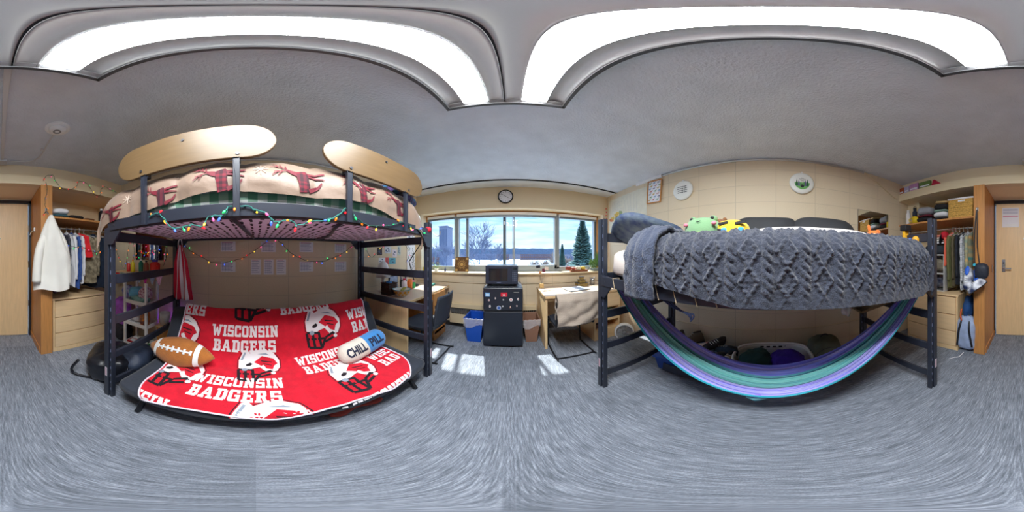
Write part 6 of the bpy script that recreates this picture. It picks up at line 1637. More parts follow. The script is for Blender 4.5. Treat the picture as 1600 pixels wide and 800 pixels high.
# ---- shoes
def shoe(name, x, y, z, rz, mu, ms, lab, ln=.28, boot=False, group=None, tilt=0., mo=None, pitch=0.):
    R = rotz(rz) @ rot('X', tilt) @ rot('Y', pitch); O = V(x, y, z)
    t = thing(name, lab, 'shoe', (x, y, z), group)
    def wd(a):  # a 0 heel .. 1 toe
        return .036+.012*sin(min(1, a*1.25)*PI*.9)+.006*sin(a*PI) if a < .93 else .036
    def sole(u, v):
        a = u; q = 2*PI*v; w_ = wd(a)*math.sqrt(max(0, 1-(2*a-1)**8))*1.06
        return O+R @ V((a-.5)*ln, w_*cos(q), .014+.014*sin(q)+.004*a)
    obj('sole', MB().grid(sole, 22, 14, cv=True), ms, t, smooth=True)
    top = .125 if boot else .085
    def up(u, v):
        a = u; q = PI*v; w_ = wd(a)*math.sqrt(max(0, 1-(2*a-1)**8))*.97
        h = top*(1-.15*a) if a < .38 else top*(.94)-(top-.045)*((a-.38)/.62)**.9*.95
        h *= math.sqrt(max(0, 1-(2*a-1)**10))
        ky = cos(q); kz = sin(q)**.65
        if a < .40: ky *= (1-.15*kz)
        return O+R @ V((a-.5)*ln, w_*ky, .02+h*kz)
    obj('upper', MB().grid(up, 26, 16), mu, t, smooth=True)
    obj('opening', MB().ell(O+R @ V(-.26*ln, 0, .02+top*.955), (.055, .026, .012), R, nu=18, nv=8), mo or m_dark, t, smooth=True)
    b = MB()
    for k in range(4):
        a = .44+.09*k; h = top*.94-(top-.045)*((a-.38)/.62)**.9*.95
        b.tube([O+R @ V((a-.5)*ln, -.020, .02+h*.97), O+R @ V((a-.5)*ln+.008, 0, .024+h*1.03), O+R @ V((a-.5)*ln, .020, .02+h*.97)], .003, 5)
    obj('laces', b, m_white, t)
    return t
# under-bed storage bin
t = thing('underbed_bin', 'long royal blue storage bin on the floor under the right bed', 'storage bin', (1.40, .62, 0))
def ubin(x0, x1, y0, y1, h):
    b = MB(); tp = .025
    b.add([(x0+tp, y0+tp, 0), (x1-tp, y0+tp, 0), (x1-tp, y1-tp, 0), (x0+tp, y1-tp, 0), (x0, y0, h), (x1, y0, h), (x1, y1, h), (x0, y1, h)], [(0, 3, 2, 1), (4, 5, 6, 7), (0, 1, 5, 4), (1, 2, 6, 5), (2, 3, 7, 6), (3, 0, 4, 7)])
    return b
m_rb = mat('royal blue tub', (26, 74, 168), .4)
obj('tub', ubin(1.17, 1.66, .26, .98, .17), m_rb, t, bevel=.01)
obj('lid', MB().box(1.155, 1.675, .245, .995, .17, .192), m_rb, t, bevel=.006)
obj('front_window', MB().obox((1.158, .62, .09), (.006, .50, .09), rot('Y', .13)), mat('dark smoky panel', (36, 42, 60), .3), t)
LZ = .193
shoe('boot', 1.52, .90, LZ, PI+.4, mat('olive brown suede', (92, 84, 72), .9, var=.2, vs_=30), m_dark, 'olive brown boot at the window end of the shoes on the blue bin', boot=True)
shoe('boot', 1.55, .76, LZ+.02, PI/2+.9, mat('grey brown leather', (104, 96, 88), .8), m_dark, 'grey brown boot lying against the wall on the blue bin', boot=True, tilt=.5)
shoe('sneaker', 1.35, .74, LZ, 2.5, mat('white leather', (226, 222, 220), .5), m_white, 'white sneaker with red trim, nearer the room', mo=mat('red trim', (200, 50, 60), .7))
shoe('sneaker', 1.50, .62, LZ, 1.9, mat('white pink leather', (230, 216, 216), .5), m_white, 'white and pink sneaker behind the red trimmed one', mo=mat('pink trim', (220, 130, 140), .7))
m_ns = mat('navy mesh', (40, 54, 72), .8, var=.3, vs_=50); m_lb = mat('pale blue sole', (170, 196, 216), .5)
shoe('sneaker', 1.30, .47, LZ, 2.2, m_ns, m_lb, 'navy mesh running shoe in the middle of the shoe heap')
shoe('sneaker', 1.44, .40, LZ+.03, 1.3, m_ns, m_lb, 'navy mesh running shoe turned towards the laundry basket', tilt=.3)
shoe('sneaker', 1.50, .52, LZ+.075, 2.6, mat('black mesh', (36, 38, 44), .8, var=.3, vs_=50), m_lb, 'black running shoe on top of the heap', tilt=-.4)
shoe('hiking_boot', 1.33, .335, LZ, 2.9, mat('tan suede', (176, 150, 116), .9), m_dark, 'tan hiking shoe beside the laundry basket', ln=.27)
# hanging sneakers on the right pilaster
m_bw = mat('white blue leather', (232, 236, 244), .5, rgb2=(30, 44, 84), vs_=16, detail=0)
m_bls = mat('cobalt blue', (40, 96, 200), .6)
shoe('sneaker', .59, -1.68, .99, PI/2, m_bw, m_dark, 'white and blue sneaker hanging left on the right pilaster', ln=.26, pitch=1.1, mo=m_bls, group='hanging sneakers')
shoe('sneaker', .475, -1.66, .90, .5, m_bw, m_dark, 'white and blue sneaker hanging below the black sling bag', ln=.24, pitch=.6, mo=m_bls, group='hanging sneakers')
obj('blue_strap', MB().tube(smoothpts([(.53, -1.72, 1.10), (.54, -1.70, 1.0), (.50, -1.69, .94), (.55, -1.69, .88)], 5), .014, 8), m_bls, label='cobalt blue strap among the hanging sneakers', cat='strap', smooth=True)
obj('orange_paddle', MB().box(.585, .64, -1.76, -1.72, .80, 1.02), mat('tan board', (206, 160, 100), .6), label='tan board hanging behind the sneakers', cat='board', bevel=.01)

# laundry basket
t = thing('laundry_basket', 'white oval laundry basket under the right bed', 'laundry basket', (1.36, -.05, 0))
def lb(u, v):
    a = 2*PI*u; k = .80+.20*v; return V(1.38+.235*k*math.copysign(abs(cos(a))**.7, cos(a)), -.04+.33*k*math.copysign(abs(sin(a))**.7, sin(a)), .004+.285*v)
obj('basket_wall', MB().grid(lb, 48, 8, cu=True), m_white, t, smooth=True, solid=.006)
obj('rim', MB().tube([lb(k/48, 1.0) for k in range(48)], .014, 8, closed=True), m_white, t, smooth=True)
obj('base', MB().lathe([(0, .002), (.186, .002), (.186, .008), (0, .008)], (1.38, -.04, 0), n=36, sx=1, sy=1.38), m_white, t)
for k in range(6): obj('handle_slot', MB().box(1.597, 1.604, -.20+.06*k, -.165+.06*k, .245, .262), m_dark, t)
def heap(c, r, m, lab, seed, cat='clothes', name='laundry'):
    obj(name, MB().ell(c, r, e=(.8, .8), nu=64, nv=36, disp=lambda q: .16*nse(q.x+seed, q.y, q.z, 9)+.07*nse(q.x, q.y+seed, q.z, 26)+.05*abs(sin((q.x*30+q.y*18+seed)+4*nse(q.x, q.y, q.z, 8)))), m, smooth=True, label=lab, cat=cat)
heap((1.34, .10, .235), (.17, .135, .10), mat('bottle green cotton', (38, 74, 78), .85, var=.2, vs_=10), 'bottle green clothes heaped in the white laundry basket', 1)
heap((1.33, -.155, .23), (.17, .145, .10), mat('vivid purple cotton', (66, 34, 176), .8, var=.2, vs_=10), 'vivid purple clothes heaped in the white laundry basket', 5)
# backpacks
def backpack(c, r, rz, m, lab, m2=None, tilt=0., seed=0, name='backpack'):
    R = rotz(rz) @ rot('Y', tilt); c = V(*c)
    t = thing(name, lab, 'backpack', (c.x, c.y, max(0, c.z-r[2])))
    obj('body', MB().ell(c, r, R, e=(.6, .6), nu=48, nv=28, disp=lambda q: .07*nse(q.x+seed, q.y, q.z, 10)+.03*nse(q.x, q.y+seed, q.z, 30)), m, t, smooth=True)
    obj('front_pocket', MB().ell(c+R @ V(-r[0]*.85, 0, -r[2]*.30), (r[0]*.35, r[1]*.74, r[2]*.45), R, e=(.6, .6), nu=30, nv=16, disp=lambda q: .06*nse(q.x+seed, q.y, q.z, 14)), m2 or m, t, smooth=True)
    obj('top_handle', MB().tube(smoothpts([c+R @ V(.02, -.035, r[2]*.93), c+R @ V(.0, -.02, r[2]*1.12), c+R @ V(.0, .02, r[2]*1.12), c+R @ V(.02, .035, r[2]*.93)], 4), .007, 8), m_dark, t, smooth=True)
    zp = [c+R @ V(-r[0]*1.06*math.cos((k/16-.5)*1.2), r[1]*.80*sin((k/16-.5)*PI), r[2]*(.20+.52*cos((k/16-.5)*PI))) for k in range(17)]
    obj('zipper', MB().tube(zp, .003, 5), m_dark, t)
    for s_ in (-1, 1):
        obj('strap', MB().tube(smoothpts([c+R @ V(r[0]*.6, s_*r[1]*.4, r[2]*.85), c+R @ V(r[0]*1.25, s_*r[1]*.5, r[2]*.4), c+R @ V(r[0]*1.1, s_*r[1]*.75, -r[2]*.6)], 5), .012, 8), m_dark, t, smooth=True)
    return t
m_olv = mat('olive backpack canvas', (92, 94, 78), .85, var=.15, vs_=12, bump=.3, bs=60)
t = backpack((1.44, -.52, .215), (.13, .155, .21), 0., m_olv, 'olive green backpack under the right bed beside the laundry basket', seed=2)
obj('label_patch', MB().box(1.262, 1.268, -.55, -.50, .155, .18), mat('dark patch', (44, 40, 60), .7), t)
m_lbl = mat('light grey blue nylon', (158, 174, 206), .7, var=.15, vs_=14, bump=.4, bs=14)
backpack((.655, -1.80, .27), (.085, .12, .24), PI/2, m_lbl, 'light grey blue backpack between the right dresser and the pilaster', seed=6)
obj('blue_jacket', MB().ell((.655, -1.86, .62), (.055, .10, .15), e=(.8, .8), nu=40, nv=24, disp=lambda q: .2*nse(q.x, q.y, q.z, 14)), mat('petrol blue cloth', (28, 72, 128), .8, var=.2, vs_=12), smooth=True, label='petrol blue cloth hanging above the light backpack', cat='clothes')
obj('orange_strap', MB().tube(smoothpts([(.70, -1.74, .62), (.705, -1.72, .55), (.69, -1.71, .48)], 4), .010, 8), mat('rust orange webbing', (206, 92, 50), .7), label='rust orange strap hanging beside the blue cloth', cat='strap', smooth=True)
obj('shoe_lace', MB().tube(smoothpts([(.66, -1.70, .03), (.68, -1.62, .006), (.72, -1.58, .006), (.76, -1.52, .006)], 5), .004, 6), c_wh, label='white cord end trailing on the floor from the light backpack', cat='cord')
# black duffel under the left bed
t = thing('duffel_bag', 'glossy black duffel bag on the floor behind the left bed post', 'bag', (-.92, -1.12, 0))
m_duf = mat('glossy black nylon', (26, 28, 36), .35, bump=.6, bs=9)
obj('bag_body', MB().ell((-.93, -1.17, .155), (.21, .27, .155), rotz(-.75), e=(.8, .7), nu=56, nv=30, disp=lambda q: .12*nse(q.x, q.y, q.z, 7)+.05*nse(q.x, q.y, q.z, 22)), m_duf, t, smooth=True)
obj('shoulder_strap', MB().tube(smoothpts([(-.66, -1.26, .20), (-.60, -1.28, .08), (-.64, -1.22, .02), (-.78, -1.05, .02)], 6), .014, 8), m_duf, t, smooth=True)
t = thing('backpack', 'black and grey backpack lying on the floor beside the black duffel', 'backpack', (-1.12, -.96, 0))
obj('bag_body', MB().ell((-1.10, -.99, .16), (.20, .13, .155), rotz(.3), e=(.7, .7), nu=48, nv=26, disp=lambda q: .12*nse(q.x, q.y, q.z, 10)), mat('dark slate nylon', (46, 56, 76), .6, bump=.3, bs=40), t, smooth=True)
obj('zipper', MB().tube(smoothpts([(-.92, -.93, .25), (-.90, -.90, .18), (-.93, -.88, .10)], 5), .006, 6), m_chrome, t)

# ================================================================== LEFT CORNER: CART, SHELF, APRON
t = thing('utility_cart', 'white three tier plastic utility cart in the left corner', 'cart', (-1.455, -1.24, 0))
cx0, cx1, cy0, cy1 = -1.56, -1.35, -1.40, -1.08
for (x, y) in ((cx0, cy0), (cx1, cy0), (cx0, cy1), (cx1, cy1)): obj('upright', MB().box(x-.013, x+.013, y-.013, y+.013, .05, .955), m_white, t, bevel=.003)
for z in (.10, .41, .69):
    b = MB().box(cx0, cx1, cy0, cy1, z, z+.008).box(cx0-.008, cx0, cy0-.008, cy1+.008, z, z+.045).box(cx1, cx1+.008, cy0-.008, cy1+.008, z, z+.045).box(cx0, cx1, cy0-.008, cy0, z, z+.045).box(cx0, cx1, cy1, cy1+.008, z, z+.045)
    obj('tray', b, m_white, t, bevel=.002)
for (x, y) in ((cx0, cy0), (cx1, cy0), (cx0, cy1), (cx1, cy1)): obj('caster', MB().lathe([(0, -.01), (.022, -.01), (.022, .01), (0, .01)], (x, y, .024), rot('X', PI/2), 16).box(x-.008, x+.008, y-.008, y+.008, .03, .055), m_dark, t)
heap((-1.46, -1.30, .80), (.085, .09, .075), mat('sky blue cloth', (110, 180, 214), .85, var=.15), 'sky blue cloth on the top tray of the white cart', 3)
heap((-1.45, -1.17, .80), (.08, .07, .085), mat('pink and white print cloth', (236, 222, 230), .85, rgb2=(150, 60, 100), vs_=55, detail=1), 'white cloth with dark pink print on the top tray of the cart', 8)
heap((-1.43, -1.23, .745), (.07, .13, .05), mat('seafoam cloth', (150, 196, 190), .85, rgb2=(90, 140, 140), vs_=20), 'seafoam green cloth under the others on the top tray of the cart', 9)
obj('snack_bag', MB().ell((-1.42, -1.15, .52), (.04, .055, .10), e=(.5, .5), disp=lambda q: .1*nse(q.x, q.y, q.z, 20)), mat('dark blue snack bag print', (26, 34, 70), .35, rgb2=(220, 130, 40), vs_=30, detail=1), smooth=True, label='dark blue and orange snack bag on the middle tray of the cart', cat='snack bag')
heap((-1.47, -1.31, .475), (.07, .07, .05), mat('white plastic bag', (232, 232, 236), .5), 'white plastic bag on the middle tray of the cart', 4, 'bag', 'plastic_bag')
heap((-1.50, -1.20, .48), (.04, .04, .055), mat('yellow packet', (234, 206, 60), .5), 'yellow packet at the back of the middle tray of the cart', 4, 'packet', 'packet')
for k, (x, y, col, lab) in enumerate(((-1.42, -1.32, (176, 40, 44), 'red flat box on the bottom tray of the cart'), (-1.42, -1.17, (64, 150, 84), 'green flat box on the bottom tray of the cart'), (-1.50, -1.24, (56, 50, 50), 'dark flat box at the back of the bottom tray of the cart'))):
    obj('flat_box', MB().box(x-.045, x+.045, y-.07, y+.06, .109, .15).mt(1).box(x-.03, x+.03, y-.05, y+.04, .15, .151), [mat('cart box %d' % k, col, .6), m_white], label=lab, cat='box', bevel=.003)
# wall shelf with small toys and bunting
sh = thing('wall_shelf', 'narrow wooden wall shelf in the left corner holding toys', 'shelf', (-1.62, -1.38, 1.02))
obj('board', MB().box(-1.715, -1.50, -1.76, -.985, 1.02, 1.042), m_woodh, sh)
for y in (-1.6, -1.15): obj('bracket', MB().box(-1.715, -1.55, y, y+.015, .99, 1.02), m_dark, sh)
bottle('yellow_bottle', 'small yellow squeeze bottle on the left wall shelf', 'bottle', -1.56, -1.47, 1.043, .028, .16, mat('yellow bottle', (240, 214, 40), .4), mat('orange cap', (240, 150, 50), .5), neck=.35)
bottle('green_bottle', 'green glass bottle on the left wall shelf', 'bottle', -1.56, -1.33, 1.043, .030, .17, mat('green glass', (40, 130, 110), .2), m_white, neck=.4)
bottle('brown_bottle', 'brown teardrop bottle beside the green one on the left wall shelf', 'bottle', -1.58, -1.26, 1.043, .032, .15, mat('brown glass', (160, 90, 70), .3), m_dark, neck=.4)
t = bottle('red_jug', 'red jug with blue lid on the left wall shelf', 'jug', -1.57, -1.12, 1.043, .062, .16, mat('red jug plastic', (226, 50, 40), .4), mat('blue lid', (40, 60, 190), .4), neck=.5, capn='lid')
obj('handle', MB().tube(smoothpts([(-1.54, -1.07, 1.14), (-1.50, -1.03, 1.13), (-1.50, -1.03, 1.08), (-1.54, -1.07, 1.06)], 4), .008, 8), mat('red jug plastic', (226, 50, 40), .4), t)
bottle('red_bottle', 'small red tilted bottle at the left of the wall shelf', 'bottle', -1.57, -1.56, 1.043, .026, .13, mat('red bottle', (224, 60, 60), .4), m_white)
t = thing('bunting', 'string of patterned triangular fabric flags below the left wall shelf', 'bunting', (-1.495, -1.38, .9))
bcols = (((226, 60, 60), None), ((130, 160, 130), (40, 40, 40)), ((200, 110, 110), (240, 220, 210)), ((40, 70, 130), None), ((110, 130, 170), (230, 235, 245)), ((222, 60, 170), None), ((190, 205, 230), (120, 140, 180)), ((214, 130, 190), (250, 220, 240)))
for k, (c1, c2) in enumerate(bcols):
    y = -1.74+.098*k; z = 1.025
    obj('flag', MB().prism([(y, z), (y+.088, z), (y+.055, z-.10), (y+.035, z-.10)], (-1.497+.004*(k % 2), 0, 0), (0, 1, 0), (0, 0, 1), (.003, 0, 0)), mat('flag %d' % k, c1, .8, rgb2=c2, vs_=70) if c2 else mat('flag %d' % k, c1, .8), t)
obj('tape', MB().box(-1.499, -1.494, -1.76, -.96, 1.018, 1.027), m_white, t)
# striped apron
t = thing('striped_apron', 'red and white striped apron hanging on the back post of the left bed', 'apron', (-1.53, -.80, .79))
def striped():
    m = uvramp('red and white awning stripes', [(0, (205, 24, 60)), (.14, (240, 236, 244)), (.28, (205, 24, 60)), (.42, (240, 236, 244)), (.56, (205, 24, 60)), (.70, (240, 236, 244)), (.84, (205, 24, 60))], axis=0, rough=.8, bump=.1, amt=.05)
    return m
m_str = striped()
def ap(u, v):
    top = atx(278, 378, -1.55).z; z = 1.365-.58*v
    w_ = .022+.05*min(1, v/.30) if v < .30 else .072+.04*(v-.30)/.7
    y = -.755+(u-.5)*2*w_+.02*v; x = -1.535+.02*sin(u*14+v*4)*(.4+v)
    return V(x, y-.01, z)
b = MB().grid(ap, 28, 26)
obj('cloth', b, m_str, t, smooth=True, solid=.004)
obj('neck_loop', MB().tube(smoothpts([(-1.53, -.79, 1.30), (-1.55, -.80, 1.40), (-1.56, -.78, 1.43), (-1.55, -.76, 1.40), (-1.53, -.74, 1.30)], 5), .006, 6), m_white, t)
# brown crate with white cup and violet lamp
t = thing('wooden_crate', 'low brown wooden crate behind the left end of the futon', 'crate', (-1.58, -.93, 0))
obj('crate_body', MB().box(-1.71, -1.47, -1.03, -.80, .012, .42), m_orange, t, bevel=.004)
obj('crate_lid', MB().box(-1.715, -1.46, -1.035, -.795, .42, .44), m_woodh, t, bevel=.003)
for (x, y) in ((-1.69, -1.01), (-1.49, -1.01), (-1.69, -.82), (-1.49, -.82)): obj('foot', MB().box(x-.015, x+.015, y-.015, y+.015, 0, .014), m_dark, t)
obj('white_cup', MB().lathe([(0, 0), (.05, 0), (.062, .15), (.056, .15), (.045, .008), (0, .008)], (-1.545, -.965, .441), n=28), m_white, smooth=True, label='tall white plastic cup on the brown crate', cat='cup')
t = thing('night_light', 'small violet glowing night light on the brown crate', 'lamp', (-1.66, -.87, .441))
obj('glow_dome', MB().ell((-1.665, -.87, .48), (.022, .022, .03)), mat('violet glow', (150, 60, 255), .5, emit=14.), t, smooth=True)
obj('base', MB().lathe([(0, 0), (.026, 0), (.026, .02), (0, .02)], (-1.665, -.87, .441), n=20), m_white, t)
# purple tulle bag
heap((-1.52, -1.62, .48), (.10, .11, .20), mat('violet tulle', (180, 96, 214), .6, var=.3, vs_=16), 'crumpled violet gift bag behind the white cart', 11, 'bag', 'gift_bag')
heap((-1.60, -1.60, .75), (.06, .09, .09), mat('cobalt tissue', (50, 60, 190), .6, rgb2=(230, 235, 245), vs_=14), 'blue and white tissue above the violet bag', 12, 'cloth', 'tissue')
heap((-1.55, -1.66, .16), (.12, .13, .15), mat('dark bag', (44, 44, 52), .7), 'dark soft bag on the floor under the violet bag', 13, 'bag', 'soft_bag')
# magenta cloth strip
obj('magenta_blanket_edge', MB().box(-1.50, -.80, -.899, -.886, 1.405, 1.428), mat('magenta fleece', (190, 24, 84), .9), label='narrow magenta blanket edge showing above the end rail of the left bed', cat='blanket', bevel=.004)

# ================================================================== RIGHT CORNER
t = thing('desk_fan', 'round white floor fan beside the right desk pedestal', 'fan', (1.42, 1.72, 0))
cf = V(1.40, 1.70, .148); dfan = V(-.62, -.76, .12).normalized(); uu = dfan.orthogonal().normalized()
uu = V(.775, -.632, 0); ww = dfan.cross(uu).normalized(); Rf = Matrix((uu, ww, dfan)).transposed()
obj('housing', MB().lathe([(.118, -.04), (.134, -.03), (.134, .03), (.120, .045), (.112, .045), (.112, -.04)], cf, Rf, 40), m_white, t, smooth=True)
b = MB()
for k in range(9):
    r_ = .108-.0105*k; b.tube([cf+Rf @ V(r_*cos(a), r_*sin(a), .043) for a in [2*PI*i/36 for i in range(36)]], .0018, 5, closed=True)
for k in range(12):
    a = PI*k/6; b.tube([cf+Rf @ V(.02*cos(a), .02*sin(a), .045), cf+Rf @ V(.112*cos(a), .112*sin(a), .043)], .0018, 5)
obj('grille', b, m_steelgrey, t)
b = MB()
for k in range(5):
    a = 2*PI*k/5; b.add([cf+Rf @ V(*q) for q in ((.015*cos(a), .015*sin(a), 0), (.10*cos(a), .10*sin(a), -.012), (.10*cos(a+.9), .10*sin(a+.9), .012), (.018*cos(a+.6), .018*sin(a+.6), .008))], [(0, 1, 2, 3)])
obj('blades', b, mat('pale grey blade', (200, 202, 206), .5), t, solid=.003)
obj('hub', MB().lathe([(0, .056), (.022, .054), (.03, .046), (.03, .0)], cf, Rf, 24), m_steelgrey, t, smooth=True)
obj('stand', MB().ell((1.41, 1.71, .012), (.07, .10, .012), e=(.6, .6)).box(1.385, 1.425, 1.69, 1.73, .01, .05), m_white, t, smooth=True)
# spare board on the right bed's lower rails
b = MB().prism([(1.10, -.60), (1.34, -.68), (1.44, -1.02), (1.19, -1.055), (1.03, -.72)], (0, 0, .735), (1, 0, 0), (0, 1, 0), (0, 0, .022))
t = thing('spare_board', 'blond wooden board stored across the lower rails of the right bed', 'board', (1.24, -.85, .735))
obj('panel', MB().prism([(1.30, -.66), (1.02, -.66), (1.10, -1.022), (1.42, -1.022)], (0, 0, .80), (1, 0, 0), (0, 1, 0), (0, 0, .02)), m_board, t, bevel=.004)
for (x, y) in ((1.09, -.70), (1.25, -.70), (1.15, -.98), (1.36, -.98)): obj('screw', MB().lathe([(.008, 0), (.008, .003), (0, .003)], (x, y, .82), n=12), m_bolt, t)
obj('plastic_wrap', MB().ell((1.30, -.68, .745), (.05, .04, .06), disp=lambda q: .4*nse(q.x, q.y, q.z, 30)), m_bag, label='scrap of clear plastic hanging from the spare board', cat='plastic', smooth=True)
obj('knit_beanie', MB().ell((.76, -1.0, .995), (.07, .05, .055), disp=lambda q: .15*nse(q.x, q.y, q.z, 14)), mat('mustard knit', (232, 196, 30), .9), label='mustard yellow knit cap tucked at the corner of the right bed', cat='cap', smooth=True)
t = thing('clip_light', 'yellow and black clip light on the end rail of the right bed', 'clip light', (.93, -1.02, 1.40))
obj('clamp', MB().box(.90, .925, -1.05, -1.0, 1.34, 1.47), mat('yellow clamp', (236, 176, 40), .5), t, bevel=.003)
obj('head', MB().box(.875, .945, -1.06, -.99, 1.46, 1.51), m_dark, t, bevel=.006)
obj('toy_figure', MB().ell((.80, -1.02, 1.375), (.03, .03, .035)).mt(1).ell((.86, -1.02, 1.37), (.025, .03, .028)), [mat('red yellow toy', (230, 120, 40), .6, rgb2=(240, 210, 50), vs_=30), mat('blue toy', (60, 110, 210), .6)], label='small red, yellow and blue toy at the door end of the right bed', cat='toy', smooth=True)
# flower garland in the window corner
t = thing('flower_garland', 'hanging garland of small red flowers in the window corner by the map', 'garland', (1.68, 2.55, 1.0))
obj('string', MB().tube([(1.67, 2.56, 2.20), (1.675, 2.56, 1.2)], .0015, 5), m_white, t)
for k in range(14): obj('flower', MB().ell((1.67+.008*sin(k*2), 2.555+.008*cos(k), 2.16-.068*k), (.015, .015, .012), nu=8, nv=6), mat('garland red', (220, 60, 70), .7) if k % 2 else mat('garland orange', (236, 120, 90), .7), t, smooth=True)

# ================================================================== STRING LIGHTS
m_wireg = mat('dark green cord', (22, 66, 56), .6); m_wirel = mat('teal green cord', (44, 120, 110), .6)
BC = {'red': (255, 40, 50), 'orange': (255, 130, 30), 'green': (40, 220, 110), 'blue': (70, 110, 255), 'yellow': (255, 210, 70), 'pink': (255, 90, 150)}
BP = {}
for k_, c_ in BC.items():
    b = MB().lathe([(0, .0), (.0045, .001), (.0045, .014), (0, .014)], n=8).mt(1).lathe([(.0035, .014), (.0065, .022), (.005, .032), (0, .040)], n=8)
    me_o = obj('bulb', b, [m_wirel, mat('bulb '+k_, c_, .3, emit=.9)], smooth=True)
    BP[k_] = me_o.data; bpy.data.objects.remove(me_o)
def lights(lab, pts, nb, m, sag=0, dens=6, seed=0, cols=('red', 'orange', 'green', 'blue', 'pink', 'yellow'), jit=.006):
    random.seed(seed)
    P = smoothpts(pts, dens); P = [p+V(random.uniform(-jit, jit), random.uniform(-jit, jit), random.uniform(-jit, jit)) for p in P]
    mid = P[len(P)//2]
    t = thing('string_light', lab, 'string lights', tuple(mid))
    obj('cord', MB().tube(P, .0028, 6), m, t)
    acc = [0]
    for i in range(1, len(P)): acc.append(acc[-1]+(P[i]-P[i-1]).length)
    for k in range(nb):
        d = acc[-1]*(k+.5)/nb; i = next(j for j in range(len(acc)-1) if acc[j+1] >= d-1e-9)
        p = P[i].lerp(P[i+1], (d-acc[i])/max(1e-6, acc[i+1]-acc[i]))
        o = bpy.data.objects.new('bulb', BP[cols[(k*5+seed) % len(cols)]]); C.objects.link(o); o.parent = t
        o.location = p-mid
        dr = V(random.uniform(-.6, .6), random.uniform(-.6, .6), random.uniform(-1, .4)).normalized()
        o.rotation_euler = dr.to_track_quat('Z', 'Y').to_euler()
        o.scale = (.85, .85, .8)
    return t
xr = -.648
def pr(px, py, x=xr): return atx(px, py, x)
lights('teal string of coloured lights looped along the front rail of the left bed',
       [pr(232, 340), pr(243, 333), pr(254, 338), pr(262, 350), pr(275, 357), pr(290, 353), pr(303, 351), pr(316, 354), pr(325, 339), pr(340, 337), pr(352, 336), pr(357, 324), pr(372, 322), pr(388, 323), pr(400, 327), pr(415, 332), pr(424, 342), pr(432, 347), pr(446, 344), pr(455, 346), pr(468, 352), pr(484, 346), pr(500, 345), pr(520, 341), pr(533, 332), pr(540, 325)], 26, m_wirel, seed=1, dens=3, jit=.003)
lights('teal string of coloured lights on the window half of the left bed rail',
       [pr(548, 328), pr(556, 340), pr(566, 347), pr(577, 352), pr(592, 353), pr(610, 353), pr(626, 348), pr(634, 350), pr(645, 356), pr(655, 360), pr(662, 366)], 13, m_wireg, seed=2, dens=3, jit=.003)
xw = -XW+.02
lights('dark string of coloured lights drooping across the left wall, door side span',
       [atx(283, 378, xw), atx(297, 392, xw), atx(315, 402, xw), atx(330, 409, xw), atx(348, 411, xw), atx(370, 406, xw), atx(392, 396, xw), atx(408, 385, xw), atx(424, 371, xw)], 13, m_wireg, seed=3, dens=4)
lights('dark string of coloured lights drooping across the left wall, window side span',
       [atx(426, 371, xw), atx(438, 378, xw), atx(452, 393, xw), atx(468, 403, xw), atx(486, 408, xw), atx(505, 408, xw), atx(520, 403, xw), atx(538, 394, xw), atx(552, 382, xw)], 13, m_wireg, seed=4, dens=4)
yl = -1.772
def pl(px, py, y=yl): return aty(px, py, y)
lights('string of warm coloured lights hooked along the closet ledge on the left',
       [pl(68, 283), pl(72, 275), pl(82, 274), pl(88, 283), pl(97, 295), pl(108, 296), pl(118, 292), pl(124, 283), pl(134, 286), pl(140, 292), pl(146, 302), pl(155, 306), pl(160, 292), pl(170, 295), pl(183, 302)], 15, m_wireg, seed=5, dens=3, cols=('orange', 'red', 'yellow', 'green', 'pink', 'red'))
lights('short string of lights running down the left pilaster above the white jacket',
       [pl(72, 285, -1.742), pl(74, 300, -1.742), pl(71, 310, -1.742), pl(70, 320, -1.742), pl(73, 328, -1.742), pl(67, 336, -1.742)], 7, m_wireg, seed=6, dens=3)
xs2 = -1.60
lights('string of coloured lights zigzagging on the wall above the toy shelf',
       [atx(181, 385, -1.45), atx(184, 398, -1.5), atx(190, 412, xs2), atx(196, 417, xs2), atx(204, 372, xs2), atx(210, 390, xs2), atx(208, 408, xs2), atx(216, 392, xs2), atx(232, 396, xs2), atx(244, 394, xs2), atx(252, 390, xs2), atx(262, 382, xs2), atx(260, 400, xs2), atx(256, 415, xs2)], 20, m_wireg, seed=7, dens=4)
lights('thin string of lights hanging from the shelf down to the desk behind the bed end',
       [atx(569, 380, -1.66), atx(574, 392, -1.66), atx(582, 402, -1.66), atx(600, 384, -1.69), atx(620, 380, -1.69), atx(634, 384, -1.69), atx(640, 398, -1.69), atx(634, 410, -1.69)], 12, m_wireg, seed=8, dens=4)
lights('string of lights across the clothes in the left closet',
       [V(-.80, -1.80, 1.40), V(-.88, -1.80, 1.36), V(-.98, -1.79, 1.37), V(-1.06, -1.80, 1.34), V(-1.18, -1.79, 1.30), V(-1.30, -1.80, 1.33)], 9, m_wireg, seed=9, dens=4)

